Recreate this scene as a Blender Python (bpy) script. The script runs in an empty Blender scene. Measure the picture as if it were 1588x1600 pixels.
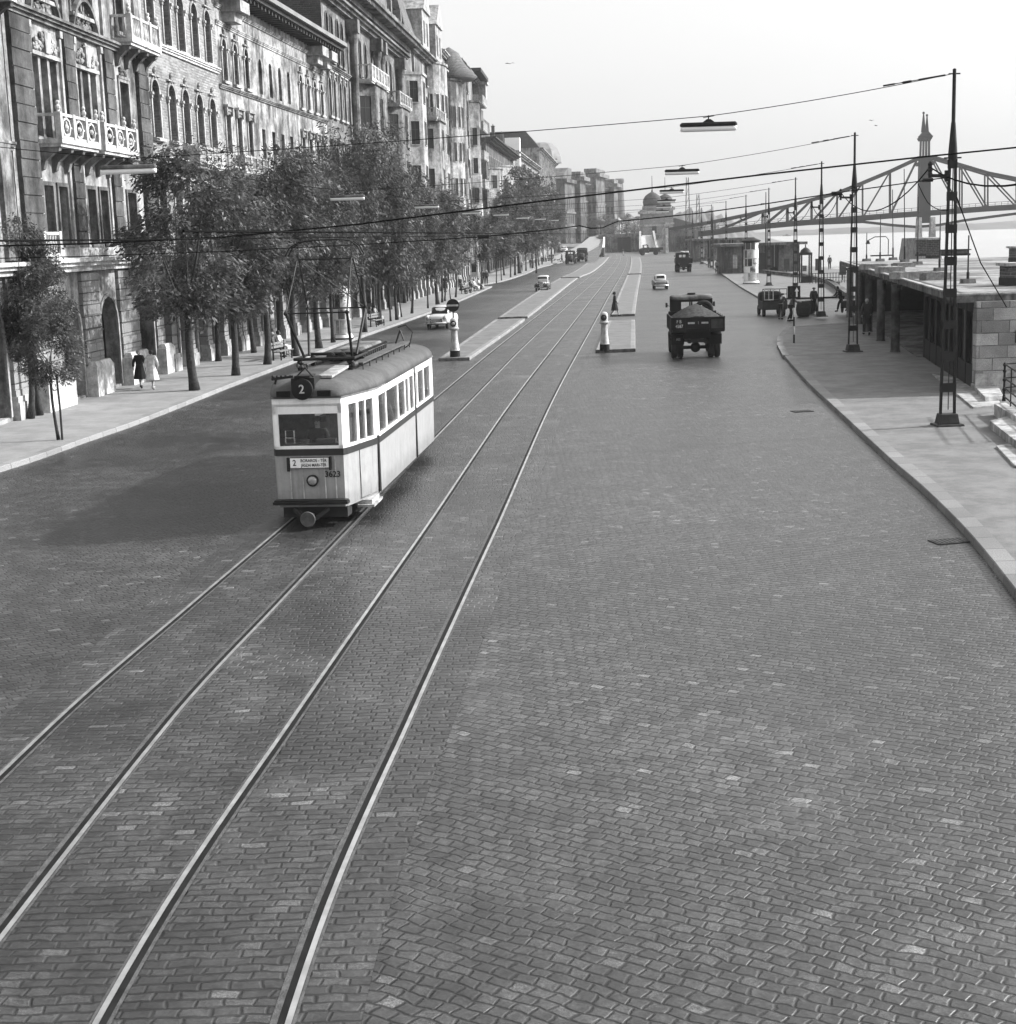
import bpy, bmesh, math, random
from mathutils import Vector, Matrix
R = random.Random(7)
PI = math.pi
sc = bpy.context.scene
COL = sc.collection
# ------------------------------------------------------------------ camera model (photograph 1588 x 1600)
F, CX, CY, CH = 2350., 794., 800., 5.75
PIT, ROL = math.radians(10.25), math.radians(1.8)
_fw = Vector((0, math.cos(PIT), -math.sin(PIT))); _rt = Vector((1, 0, 0)); _up = _rt.cross(_fw)
RT = _rt*math.cos(ROL) - _up*math.sin(ROL); UP = _rt*math.sin(ROL) + _up*math.cos(ROL); FW = _fw
def ray(px, py): return FW + RT*((px-CX)/F) - UP*((py-CY)/F)
def G(px, py, z=0.):
    d = ray(px, py); t = (z-CH)/d.z
    return Vector((d.x*t, d.y*t, z))
def D(px, py, Y):
    d = ray(px, py); t = Y/d.y
    return Vector((d.x*t, Y, CH+d.z*t))
cam = bpy.data.objects.new('camera', bpy.data.cameras.new('camera')); COL.objects.link(cam); sc.camera = cam
cam.matrix_world = Matrix(((RT.x, UP.x, -FW.x, 0), (RT.y, UP.y, -FW.y, 0), (RT.z, UP.z, -FW.z, CH), (0, 0, 0, 1)))
cam.data.sensor_width = 36; cam.data.lens = F/1588*36; cam.data.clip_end = 9000; cam.data.clip_start = .1
# ------------------------------------------------------------------ materials
class NT:
    def __init__(s, name):
        s.m = bpy.data.materials.new(name); s.m.use_nodes = True
        s.t = s.m.node_tree; s.b = s.t.nodes['Principled BSDF']; s.k = {}
    def n(s, typ, **p):
        o = s.t.nodes.new(typ)
        for k, v in p.items(): setattr(o, k, v)
        return o
    def put(s, sock, v):
        if v is None: return
        if isinstance(v, bpy.types.NodeSocket): s.t.links.new(v, sock)
        elif sock.type == 'RGBA' and not hasattr(v, '__len__'): sock.default_value = (v, v, v, 1)
        else: sock.default_value = v
    def M(s, op, a, b=None, c=None, clamp=False):
        o = s.n('ShaderNodeMath', operation=op, use_clamp=clamp)
        for i, v in enumerate((a, b, c)): s.put(o.inputs[i], v)
        return o.outputs[0]
    def V(s, op, a, b=None, sc_=None):
        o = s.n('ShaderNodeVectorMath', operation=op)
        s.put(o.inputs[0], a); s.put(o.inputs[1], b)
        if sc_ is not None: s.put(o.inputs['Scale'], sc_)
        return o.outputs[0]
    def noise(s, vec, scale, detail=3, rough=.55, col=False):
        o = s.n('ShaderNodeTexNoise'); s.put(o.inputs['Vector'], vec)
        o.inputs['Scale'].default_value = scale; o.inputs['Detail'].default_value = detail; o.inputs['Roughness'].default_value = rough
        return o.outputs['Color' if col else 'Fac']
    def ramp(s, v, a, b, lo=0., hi=1.):
        o = s.n('ShaderNodeMapRange', interpolation_type='SMOOTHSTEP'); s.put(o.inputs['Value'], v)
        for k, x in (('From Min', a), ('From Max', b), ('To Min', lo), ('To Max', hi)): s.put(o.inputs[k], x)
        return o.outputs['Result']
    def mix(s, f, a, b):
        o = s.n('ShaderNodeMix', data_type='RGBA')
        s.put(o.inputs[0], f); s.put(o.inputs[6], a); s.put(o.inputs[7], b)
        return o.outputs[2]
    def bump(s, h, dist=.02, st=1.):
        o = s.n('ShaderNodeBump'); o.inputs['Distance'].default_value = dist; o.inputs['Strength'].default_value = st
        s.put(o.inputs['Height'], h); s.put(s.b.inputs['Normal'], o.outputs[0])
    def obj(s): return s.n('ShaderNodeTexCoord').outputs['Object']
    def uv(s): return s.n('ShaderNodeTexCoord').outputs['UV']
    def fin(s, col, rough=.7, metal=0., spec=.5):
        s.put(s.b.inputs['Base Color'], col); s.put(s.b.inputs['Roughness'], rough)
        s.put(s.b.inputs['Metallic'], metal); s.b.inputs['Specular IOR Level'].default_value = spec
        return s.m
def plain(name, c, rough=.6, metal=0., var=.12, scale=6., bump=0.):
    t = NT(name); v = t.noise(t.obj(), scale, 4)
    k = t.ramp(v, .3, .7, c*(1-var), c*(1+var))
    if bump: t.bump(t.noise(t.obj(), scale*6, 3), bump)
    return t.fin(k, rough, metal, .5 if metal > .5 else (.12 if c < .06 else .35))
def plaster(name, lo, hi, scale=.35, contrast=.12, bump=.02, streak=True):
    t = NT(name); o = t.obj()
    a = t.noise(o, scale, 7, .68)
    if streak:
        mp = t.n('ShaderNodeMapping'); t.put(mp.inputs[0], o); mp.inputs['Scale'].default_value = (1.6, 1.6, .25)
        a = t.M('ADD', t.M('MULTIPLY', a, .6), t.M('MULTIPLY', t.noise(mp.outputs[0], scale*2.2, 6, .65), .4))
    c = t.ramp(a, .5-contrast, .5+contrast, lo*.16, hi*.55)
    fine = t.ramp(t.noise(o, 3.2, 7, .78), .34, .66, .68, 1.24)
    t.bump(t.noise(o, 14, 4, .7), bump)
    return t.fin(t.M('MULTIPLY', c, fine), .9, 0., .2)
def stones(name, base, L, W, gap=.02, var=.5, joint=.08, coord='uv', rot=0., dist=.02, rough=.6, bright=.0, patch=(.8, 1.2), jpatch=None, pscale=.25, wob=.03, rec=.8, spec=.5, dark=.0, jcont=False):
    """rows of set stones / bricks / slabs in running bond with their own tones"""
    t = NT(name)
    src = t.uv() if coord == 'uv' else t.obj()
    if coord == 'obj':
        sp = t.n('ShaderNodeSeparateXYZ'); t.put(sp.inputs[0], src)
        cb = t.n('ShaderNodeCombineXYZ'); t.put(cb.inputs[0], t.M('ADD', sp.outputs[0], sp.outputs[1])); t.put(cb.inputs[1], sp.outputs[2])
        src = cb.outputs[0]
    vec = src
    if rot:
        mp = t.n('ShaderNodeMapping'); t.put(mp.inputs[0], src); mp.inputs['Rotation'].default_value = (0, 0, rot); vec = mp.outputs[0]
    if wob:
        d1 = t.V('SUBTRACT', t.noise(vec, 1.1, 2, .5, True), (.5, .5, .5)); vec = t.V('ADD', vec, t.V('SCALE', d1, None, wob*5))
        if jcont: d3 = t.V('SUBTRACT', t.noise(vec, 3.1, 1, .5, True), (.5, .5, .5)); vec = t.V('ADD', vec, t.V('SCALE', d3, None, .11))
        d2 = t.V('SUBTRACT', t.noise(vec, 9, 2, .5, True), (.5, .5, .5)); vec = t.V('ADD', vec, t.V('SCALE', d2, None, wob))
    sp = t.n('ShaderNodeSeparateXYZ'); t.put(sp.inputs[0], vec)
    v = t.M('DIVIDE', sp.outputs[1], W); row = t.M('FLOOR', v)
    wr = t.n('ShaderNodeTexWhiteNoise', noise_dimensions='1D'); t.put(wr.inputs['W'], row)
    off = t.M('ADD', t.M('MULTIPLY', t.M('MODULO', row, 2.), .5), t.M('MULTIPLY', wr.outputs[0], .45 if jcont else .22))
    u = t.M('ADD', t.M('DIVIDE', sp.outputs[0], L), off); cell = t.M('FLOOR', u)
    fx = t.M('MULTIPLY', t.M('SUBTRACT', .5, t.M('ABSOLUTE', t.M('SUBTRACT', t.M('FRACT', u), .5))), L)
    fy = t.M('MULTIPLY', t.M('SUBTRACT', .5, t.M('ABSOLUTE', t.M('SUBTRACT', t.M('FRACT', v), .5))), W)
    d = t.M('SMOOTH_MIN', fx, fy, gap*.8)
    h = t.ramp(d, gap*.3, gap*1.6)
    if jcont: hb = t.ramp(d, gap*.1, gap*1.9)
    cb = t.n('ShaderNodeCombineXYZ'); t.put(cb.inputs[0], cell); t.put(cb.inputs[1], row)
    wn = t.n('ShaderNodeTexWhiteNoise', noise_dimensions='2D'); t.put(wn.inputs['Vector'], cb.outputs[0]); rnd = wn.outputs['Value']
    col = t.M('MULTIPLY', t.ramp(rnd, 0., 1., 1-var*.5, 1+var*.5), base)
    if bright: col = t.M('ADD', col, t.M('MULTIPLY', t.ramp(rnd, 1-bright, 1-bright*.3), base*1.1))
    grain = t.noise(vec, 38, 4, .75)
    if jcont:
        fine = t.noise(vec, 85, 3, .8); amp = t.ramp(rnd, .55, 1., .25, .9); col = t.M('MULTIPLY', col, t.M('ADD', 1., t.M('MULTIPLY', t.M('SUBTRACT', t.ramp(fine, .38, .62), .45), t.M('MULTIPLY', amp, 1.5))))
    col = t.M('MULTIPLY', col, t.ramp(grain, .3, .7, .6, 1.4))
    big = t.noise(src, pscale, 5, .6)
    jf = t.ramp(t.noise(src, pscale*2.2, 3), .42, .6) if jpatch is None else jpatch
    jc = t.mix(jf, joint, joint*.35)
    if jcont:      # joints worn flush in places, open elsewhere, sand filled here and there
        wear = t.ramp(t.noise(src, pscale*5, 3, .6), .3, .52, .2, 1.)
        sand = t.ramp(t.noise(src, .33, 2, .5), .6, .68); jc = t.mix(sand, base*.35, joint*1.6)
        h = t.M('SUBTRACT', 1., t.M('MULTIPLY', t.M('SUBTRACT', 1., h), wear))
    col = t.mix(h, jc, col)
    col = t.V('SCALE', col, None, t.ramp(big, .32, .68, patch[0], patch[1]))
    if jcont:
        col = t.V('SCALE', col, None, t.M('MULTIPLY', t.ramp(t.noise(src, 1.6, 4, .7), .3, .7, .7, 1.3), t.ramp(t.noise(src, 6.5, 3, .7), .3, .7, .72, 1.28)))
    if dark:
        mp = t.n('ShaderNodeMapping'); t.put(mp.inputs[0], src); mp.inputs['Scale'].default_value = (1., .07, 1)
        col = t.V('SCALE', col, None, t.ramp(t.noise(mp.outputs[0], 1.3, 4), .35, .65, 1-dark, 1+dark*.4))
    hh = t.M('ADD', t.M('MULTIPLY', hb if jcont else h, rec), t.M('ADD', t.M('MULTIPLY', grain, .22), t.M('MULTIPLY', rnd, .55 if jcont else .35)))
    t.bump(hh, dist)
    return t.fin(col, t.ramp(big, .3, .7, rough-.06, rough+.08), 0., spec)
MT = {}
MT['sett_track'] = stones('sett_track', .041, .23, .135, .013, .42, .07, dist=.010, rough=.4, patch=(.55, 1.35), wob=.02, dark=.18, jcont=True, spec=.5, bright=.03)
MT['sett_right'] = stones('sett_right', .042, .18, .14, .013, .42, .014, rot=math.radians(33), dist=.0105, rough=.4, spec=.5, bright=.03, patch=(.5, 1.4), pscale=.09, wob=.035, jcont=True)
MT['sett_left'] = stones('sett_left', .042, .18, .14, .013, .42, .016, rot=math.radians(-28), dist=.014, spec=.5, rough=.4, bright=.03, patch=(.5, 1.35), pscale=.1, wob=.035, jcont=True)
MT['kerb'] = stones('kerb', .19, 9., 1.1, .012, .22, .1, dist=.01, rough=.8, patch=(.88, 1.1), wob=.005)
MT['kerb_right'] = stones('kerb_right', .15, 9., 1.0, .012, .3, .06, dist=.01, rough=.8, patch=(.8, 1.1), wob=.005)
t = NT('asphalt'); o = t.uv()
c = t.M('MULTIPLY', t.ramp(t.noise(o, .9, 8, .75), .35, .65, .175, .25), t.ramp(t.noise(o, 45, 3, .8), .2, .8, .85, 1.15))
t.bump(t.noise(o, 60, 3), .006); MT['asphalt'] = t.fin(c, .9)
t = NT('asphalt_right'); o = t.uv()
c = t.M('MULTIPLY', t.ramp(t.noise(o, .9, 8, .75), .35, .65, .09, .155), t.ramp(t.noise(o, 45, 3, .8), .2, .8, .85, 1.15))
t.bump(t.noise(o, 50, 3), .008); MT['asphalt_right'] = t.fin(c, .85)
MT['steel'] = plain('rail_steel', .5, .35, .8, .2, 3)
MT['groove'] = plain('rail_groove', .012, .8, 0, .3, 4)
MT['guard'] = plain('rail_guard', .07, .7, 0, .3, 9, .01)
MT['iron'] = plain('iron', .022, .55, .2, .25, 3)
MT['iron_pale'] = plain('iron_pale', .045, .5, .2, .3, 3, .004)  # paler iron for plinths, rims, racks and railings
MT['black'] = plain('black', .016, .55)
MT['tyre'] = plain('tyre', .025, .85)
MT['dark'] = plain('dark', .03, .8)
MT['cream'] = plain('tram_cream', .74, .35, 0, .04, 1.5)
MT['yellow'] = plain('tram_yellow', .2, .4, 0, .07, 1.2)

def paint(name, c, dirt=.25):
    t = NT(name); o = t.obj(); sp = t.n('ShaderNodeSeparateXYZ'); t.put(sp.inputs[0], o)
    mp = t.n('ShaderNodeMapping'); t.put(mp.inputs[0], o); mp.inputs['Scale'].default_value = (7, 7, .5)
    a = t.ramp(t.noise(mp.outputs[0], 1.4, 5, .7), .42, .75, 1., 1-dirt); b_ = t.ramp(t.noise(o, 5, 6, .75), .4, .7, 1.04, 1-dirt*.5)
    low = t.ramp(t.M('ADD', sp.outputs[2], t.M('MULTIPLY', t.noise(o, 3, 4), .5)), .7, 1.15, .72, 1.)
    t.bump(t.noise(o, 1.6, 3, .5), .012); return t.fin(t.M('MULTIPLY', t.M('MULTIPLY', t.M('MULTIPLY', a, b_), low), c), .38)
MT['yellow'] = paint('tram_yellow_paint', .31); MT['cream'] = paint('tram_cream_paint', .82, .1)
MT['belt'] = plain('tram_belt', .035, .45, 0, .1)
t = NT('tram_roof'); o = t.obj()
c = t.M('MULTIPLY', t.ramp(t.noise(o, 1.2, 6, .7), .35, .65, .045, .08), t.ramp(t.noise(o, 14, 4, .8), .25, .7, .75, 1.15)); t.bump(t.noise(o, 20, 3), .008); MT['tramroof'] = t.fin(c, .85)
MT['wood'] = plain('wood', .16, .8, 0, .3, 10, .01)
MT['woodd'] = plain('woodd', .05, .8, 0, .3, 10, .01)
def glass(name, c, r=.06, tr=0.):
    t = NT(name); t.b.inputs['Transmission Weight'].default_value = tr
    t.b.inputs['IOR'].default_value = 1.45 if not tr else 1.1
    return t.fin(c, r, 0., .5 if tr else .22)
MT['glass'] = glass('glass', .006, .3); 
t = NT('glasst'); t.fin(.9, .04, 0., .5); tr = t.n('ShaderNodeBsdfTransparent'); gl = t.n('ShaderNodeBsdfGlossy'); gl.inputs['Roughness'].default_value = .03
mx = t.n('ShaderNodeMixShader'); fr_ = t.n('ShaderNodeLayerWeight'); fr_.inputs[0].default_value = .25; t.t.links.new(t.M('ADD', t.M('MULTIPLY', fr_.outputs['Fresnel'], .45), .05), mx.inputs[0])
t.t.links.new(tr.outputs[0], mx.inputs[1]); t.t.links.new(gl.outputs[0], mx.inputs[2]); t.t.links.new(mx.outputs[0], t.t.nodes['Material Output'].inputs[0]); MT['glasst'] = t.m
MT['chrome'] = plain('chrome', .75, .2, 1., .05)
MT['lens'] = plain('lens', .3, .15, .3)
MT['white'] = plain('white', .8, .6, 0, .05)
MT['offwhite'] = plaster('offwhite', 1.7, 1.1, 1.2, .15, .004)
MT['bark'] = plain('bark', .05, .95, 0, .35, 12, .03)
MT['leaf'] = None
t = NT('leaf'); o = t.n('ShaderNodeObjectInfo').outputs['Random']
geo = t.n('ShaderNodeTexCoord').outputs['Object']
c = t.ramp(t.noise(geo, 1.1, 3), .35, .65, .045, .1)
sp = t.noise(geo, 25, 1); c = t.M('MULTIPLY', c, t.ramp(sp, .3, .7, .65, 1.35))
t.fin(c, .55); tr = t.n('ShaderNodeBsdfTranslucent'); t.put(tr.inputs[0], c); mx = t.n('ShaderNodeMixShader'); mx.inputs[0].default_value = .35
t.t.links.new(t.b.outputs[0], mx.inputs[1]); t.t.links.new(tr.outputs[0], mx.inputs[2]); t.t.links.new(mx.outputs[0], t.t.nodes['Material Output'].inputs[0]); MT['leaf'] = t.m
t = NT('wire'); MT['wire'] = t.fin(.01, .9, 0., 0.)
MT['skin'] = plain('skin', .25, .6, 0, .05); MT['hair'] = plain('hair', .03, .7)
MT['hairg'] = plain('hairgrey', .3, .7)
for nm, v in (('cloth_black', .018), ('cloth_dark', .025), ('cloth_mid', .08), ('cloth_light', .25), ('cloth_white', .6)): MT[nm] = plain(nm, v, .9, 0, .2, 8)
MT['stone'] = plaster('stone', .9, .8, .6, .14, .015)
MT['stonegrey'] = plaster('stonegrey', .2, .38, .6, .14, .015)
MT['quoin'] = plaster('quoin', .13, .2, .5, .14, .02)
MT['p1'] = plaster('p1', .3, .62, .45, .12, .02)
MT['p2'] = plaster('p2', .34, .66, .5, .1, .02)
MT['p3'] = plaster('p3', .2, .36, .4, .12, .02)
MT['p4'] = plaster('p4', .3, .7, .18, .09, .02)
MT['p5'] = plaster('p5', .2, .5, .15, .08, .02)
MT['p6'] = plaster('p6', .13, .24, .2, .1, .02)
MT['firewall'] = plaster('firewall', .13, .26, .12, .1, .02)
MT['ashlar'] = stones('ashlar', .2, 1.1, .46, .02, .35, .12, 'obj', dist=.03, rough=.85, patch=(.75, 1.15), wob=.004)
MT['brick'] = stones('brick', .18, .42, .13, .016, .5, .24, 'obj', dist=.012, rough=.9, patch=(.75, 1.25), pscale=.3, wob=.003)
MT['brickdark'] = stones('brickdark', .035, .42, .14, .016, .7, .09, 'obj', dist=.02, rough=.9, patch=(.6, 1.4), pscale=.2, wob=.01)
MT['brickroof'] = stones('brickroof', .06, .34, .13, .016, .5, .16, 'obj', dist=.02, rough=.9, wob=.004)
MT['wallstone'] = stones('wallstone', .27, .95, .42, .015, .75, .16, 'obj', dist=.012, rough=.85, patch=(.7, 1.2), pscale=.9, wob=.004)
MT['tiles'] = stones('tiles', .12, .25, .2, .02, .4, .08, 'obj', dist=.03, rough=.85, patch=(.8, 1.2), wob=.004)
MT['slate'] = plain('slate', .045, .7, 0, .25, 2, .01)
MT['paleroof'] = plain('paleroof', .17, .8, 0, .15, .6, .01)
MT['roofgravel'] = plaster('roofgravel', .6, .5, .35, .12, .02, False)
MT['frame_l'] = plain('frame_l', .2, .7); MT['frame_d'] = plain('frame_d', .035, .6)
MT['shutter'] = stones('shutter', .2, 9., .09, .012, .1, .04, 'obj', dist=.02, rough=.7, wob=0)
MT['blind'] = plain('blind', .38, .8)
MT['bridge'] = plain('bridge_green', .018, .6, 0, .15, .5)
MT['gravel'] = plain('gravel_load', .06, 1., 0, .45, 7, .12)
MT['truck'] = plain('truck_paint', .012, .5, 0, .2, 2)
MT['truck2'] = plain('truck2_paint', .03, .6, 0, .3, 3)
MT['carlight'] = plain('car_light', .5, .3, 0, .03); MT['cargrey'] = plain('car_grey', .14, .3, 0, .05); MT['cardark'] = plain('car_dark', .04, .3, 0, .1)
MT['poster'] = plaster('poster', .6, 1.6, .9, .1, .003, False)
MT['hill'] = plain('hill', .08, 1., 0, .3, .01)
MT['ground'] = plaster('ground', .3, .32, .05, .12, .02, False)
t = NT('water'); o = t.obj(); t.bump(t.noise(o, .35, 4, .6), .12); t.b.inputs['IOR'].default_value = 1.33; MT['water'] = t.fin(.25, .22)
# ------------------------------------------------------------------ mesh builder
class MB:
    def __init__(s): s.v = []; s.f = []; s.m = []; s.uv = {}; s.cur = 0; s.T = Matrix.Identity(4)
    def add(s, vs, fs):
        n = len(s.v); T = s.T
        s.v += [tuple(T @ Vector(v)) for v in vs]
        for f in fs: s.f.append([n+i for i in f]); s.m.append(s.cur)
        return s
    def box(s, x0, x1, y0, y1, z0, z1):
        return s.add([(x0, y0, z0), (x1, y0, z0), (x1, y1, z0), (x0, y1, z0), (x0, y0, z1), (x1, y0, z1), (x1, y1, z1), (x0, y1, z1)],
                     [(3, 2, 1, 0), (4, 5, 6, 7), (0, 1, 5, 4), (1, 2, 6, 5), (2, 3, 7, 6), (3, 0, 4, 7)])
    def frus(s, x, y, z0, z1, a0, b0, a1, b1):
        return s.add([(x-a0, y-b0, z0), (x+a0, y-b0, z0), (x+a0, y+b0, z0), (x-a0, y+b0, z0), (x-a1, y-b1, z1), (x+a1, y-b1, z1), (x+a1, y+b1, z1), (x-a1, y+b1, z1)],
                     [(3, 2, 1, 0), (4, 5, 6, 7), (0, 1, 5, 4), (1, 2, 6, 5), (2, 3, 7, 6), (3, 0, 4, 7)])
    def bar(s, a, b, w, h=None):
        """square bar between two points"""
        a, b = Vector(a), Vector(b); h = h or w; d = (b-a).normalized()
        u = Vector((0, 0, 1)) if abs(d.z) < .95 else Vector((0, 1, 0))
        x = d.cross(u).normalized()*w/2; y = x.normalized().cross(d)*h/2
        vs = [a-x-y, a+x-y, a+x+y, a-x+y, b-x-y, b+x-y, b+x+y, b-x+y]
        return s.add(vs, [(3, 2, 1, 0), (4, 5, 6, 7), (0, 1, 5, 4), (1, 2, 6, 5), (2, 3, 7, 6), (3, 0, 4, 7)])
    def tube(s, pts, r, n=8, cap=True):
        pts = [Vector(p) for p in pts]; rs = r if isinstance(r, (list, tuple)) else [r]*len(pts)
        vs = []; N = len(pts); prev = None
        for i, p in enumerate(pts):
            d = (pts[min(i+1, N-1)]-pts[max(i-1, 0)]).normalized()
            if prev is None: x = d.orthogonal().normalized()
            else: x = (prev-d*prev.dot(d)).normalized()
            prev = x; y = d.cross(x)
            for k in range(n):
                a = 2*PI*k/n; vs.append(p+(x*math.cos(a)+y*math.sin(a))*rs[i])
        fs = [(i*n+k, i*n+(k+1) % n, (i+1)*n+(k+1) % n, (i+1)*n+k) for i in range(N-1) for k in range(n)]
        if cap: fs += [tuple(range(n-1, -1, -1)), tuple((N-1)*n+k for k in range(n))]
        return s.add(vs, fs)
    def lathe(s, x, y, prof, n=16):
        vs = []; fs = []
        for r, z in prof:
            for k in range(n): a = 2*PI*k/n; vs.append((x+r*math.cos(a), y+r*math.sin(a), z))
        N = len(prof)
        for i in range(N-1):
            for k in range(n): fs.append((i*n+k, i*n+(k+1) % n, (i+1)*n+(k+1) % n, (i+1)*n+k))
        fs += [tuple(range(n-1, -1, -1)), tuple((N-1)*n+k for k in range(n))]
        return s.add(vs, fs)
    def ball(s, c, r, n=10, m=6, sq=(1, 1, 1)):
        vs = []; fs = []
        for i in range(1, m):
            t_ = PI*i/m
            for k in range(n): a = 2*PI*k/n; vs.append((c[0]+r*sq[0]*math.sin(t_)*math.cos(a), c[1]+r*sq[1]*math.sin(t_)*math.sin(a), c[2]+r*sq[2]*math.cos(t_)))
        for i in range(m-2):
            for k in range(n): fs.append((i*n+(k+1) % n, i*n+k, (i+1)*n+k, (i+1)*n+(k+1) % n))
        a = len(vs); vs += [(c[0], c[1], c[2]+r*sq[2]), (c[0], c[1], c[2]-r*sq[2])]
        for k in range(n): fs.append((k, (k+1) % n, a)); fs.append(((m-2)*n+(k+1) % n, (m-2)*n+k, a+1))
        return s.add(vs, fs)
    def prism(s, pts, d, ax='y'):
        """outline in a plane extruded from d[0] to d[1] along ax"""
        n = len(pts)
        def P(a, b, c): return (a, c, b) if ax == 'y' else ((c, a, b) if ax == 'x' else (a, b, c))
        vs = [P(a, b, d[0]) for a, b in pts]+[P(a, b, d[1]) for a, b in pts]
        return s.add(vs, [tuple(range(n)), tuple(range(2*n-1, n-1, -1))]+[(i, n+i, n+(i+1) % n, (i+1) % n) for i in range(n)])
    def loft(s, secs, n=20, ax='y', cap=True):
        """sections (t, half width, z bottom, z top, power[, x centre])"""
        vs = []
        for q in secs:
            t_, w, zb, zt, p = q[:5]; cx = q[5] if len(q) > 5 else 0; c = (zb+zt)/2; h = (zt-zb)/2
            for k in range(n):
                a = 2*PI*(k+.5)/n; ca, sa = math.cos(a), math.sin(a)
                x = cx+w*math.copysign(abs(ca)**(2/p), ca); z = c+h*math.copysign(abs(sa)**(2/p), sa)
                vs.append((x, t_, z) if ax == 'y' else (t_, x, z))
        N = len(secs)
        fs = [(i*n+k, (i+1)*n+k, (i+1)*n+(k+1) % n, i*n+(k+1) % n) for i in range(N-1) for k in range(n)]
        if cap: fs += [tuple(range(n)), tuple((N-1)*n+k for k in range(n-1, -1, -1))]
        return s.add(vs, fs)
    def build(s, name, mat, parent=None, smooth=False, bev=0):
        me = bpy.data.meshes.new(name); me.from_pydata(s.v, [], s.f)
        for m_ in (mat if isinstance(mat, (list, tuple)) else [mat]): me.materials.append(MT[m_] if isinstance(m_, str) else m_)
        me.polygons.foreach_set('material_index', s.m)
        bm = bmesh.new(); bm.from_mesh(me)
        bmesh.ops.recalc_face_normals(bm, faces=bm.faces)
        if bev: bmesh.ops.bevel(bm, geom=[e for e in bm.edges if len(e.link_faces) == 2 and e.calc_face_angle(0) > .6], offset=bev, segments=2, affect='EDGES', profile=.5, clamp_overlap=True)
        bm.to_mesh(me); bm.free()
        if smooth: me.polygons.foreach_set('use_smooth', [True]*len(me.polygons)); 
        if smooth == 'auto':
            me.set_sharp_from_angle(angle=math.radians(38))
        me.update()
        o = bpy.data.objects.new(name, me); COL.objects.link(o)
        if parent: o.parent = parent
        return o
def E_(name, loc, rz=0., label=None, cat=None, group=None):
    o = bpy.data.objects.new(name, None); COL.objects.link(o); o.location = loc; o.rotation_euler = (0, 0, rz); o.empty_display_size = .3
    return tag(o, label, cat, group)
def tag(o, label=None, cat=None, group=None, kind=None):
    if label: o['label'] = label
    if cat: o['category'] = cat
    if group: o['group'] = group
    if kind: o['kind'] = kind
    return o
def copy_tree(o, parent=None):
    c = o.copy(); COL.objects.link(c)
    if parent: c.parent = parent
    for ch in [x for x in o.children]: copy_tree(ch, c)
    return c
def textpart(txt, name, size, mat, parent, M, sx=1., ext=.002, align='CENTER'):
    cu = bpy.data.curves.new(name, 'FONT'); cu.body = txt; cu.size = size; cu.extrude = ext; cu.align_x = align; cu.align_y = 'CENTER'; cu.offset = size*.012
    ob = bpy.data.objects.new(name, cu); COL.objects.link(ob)
    bpy.context.view_layer.update()
    me = bpy.data.meshes.new_from_object(ob.evaluated_get(bpy.context.evaluated_depsgraph_get()))
    bpy.data.objects.remove(ob); me.transform(Matrix.Diagonal((sx, 1, 1, 1))); me.transform(M); me.materials.clear(); me.materials.append(MT[mat])
    o = bpy.data.objects.new(name, me); COL.objects.link(o); o.parent = parent
    return o
def facing_cam(x, y, z): return Matrix.Translation((x, y, z)) @ Matrix.Rotation(PI/2, 4, 'X')      # text readable from -y
def lerp(t, xs, ys):
    if t <= xs[0]: return ys[0]+(ys[1]-ys[0])*(t-xs[0])/(xs[1]-xs[0])
    for i in range(len(xs)-1):
        if t <= xs[i+1]: return ys[i]+(ys[i+1]-ys[i])*(t-xs[i])/(xs[i+1]-xs[i])
    return ys[-1]+(ys[-1]-ys[-2])*(t-xs[-1])/(xs[-1]-xs[-2])
def smooth_tab(pts):
    """Catmull-like smooth interpolation of X over Y through ground points"""
    pts = sorted((p[1], p[0]) for p in pts); xs = [p[0] for p in pts]; ys = [p[1] for p in pts]
    sl = []
    for i in range(len(xs)):
        a, b = max(0, i-1), min(len(xs)-1, i+1); sl.append((ys[b]-ys[a])/(xs[b]-xs[a]))
    def f(t):
        if t <= xs[0]: return ys[0]+sl[0]*(t-xs[0])
        if t >= xs[-1]: return ys[-1]+sl[-1]*(t-xs[-1])
        i = max(k for k in range(len(xs)) if xs[k] <= t); i = min(i, len(xs)-2)
        h = xs[i+1]-xs[i]; u = (t-xs[i])/h
        return (2*u**3-3*u**2+1)*ys[i]+(u**3-2*u**2+u)*h*sl[i]+(-2*u**3+3*u**2)*ys[i+1]+(u**3-u**2)*h*sl[i+1]
    return f
# ------------------------------------------------------------------ ground layout
def tab(px): return smooth_tab([G(*p)[:2] for p in px])
r3 = [(135, 1598), (264.5, 1402.5), (341, 1300), (429, 1165), (583, 938.5), (682, 800), (794, 636), (886, 520), (940, 450)]
r4 = [(441, 1600), (546.6, 1362.8), (618, 1178), (706, 989), (789.6, 800), (840, 681.5), (882, 591), (938, 487.5), (962.5, 443)]
r1 = [(0, 1204), (106, 1112), (212, 1019), (357, 900), (464, 806), (682, 624), (761, 558), (807, 523), (840, 491)]
r2 = [(0, 1416), (176, 1226), (300, 1096), (435, 945), (574, 800), (683, 681.5), (736, 629), (794, 568), (875, 487.6)]
_a, _b, _c, _d = tab(r1), tab(r2), tab(r3), tab(r4)
Ys = [6, 12, 18, 24, 31, 40, 50, 62, 78, 95, 118, 145, 175, 220, 280, 360, 450, 520]
GA = 1.47
right_pts = [((_c(y)+_d(y))/2, y) for y in Ys if 10 < y < 170]+[(18.5, 240), (23.9, 300), (29., 360), (32.2, 400), (36.1, 455), (39.6, 505), (44, 570)]
cR = smooth_tab([(right_pts[0][0]-.1, 5)]+right_pts)
left_pts = [((_a(y)+_b(y))/2, y) for y in Ys if 12 < y < 118]
cL0 = smooth_tab([(-5.35, 5)]+left_pts)
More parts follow.
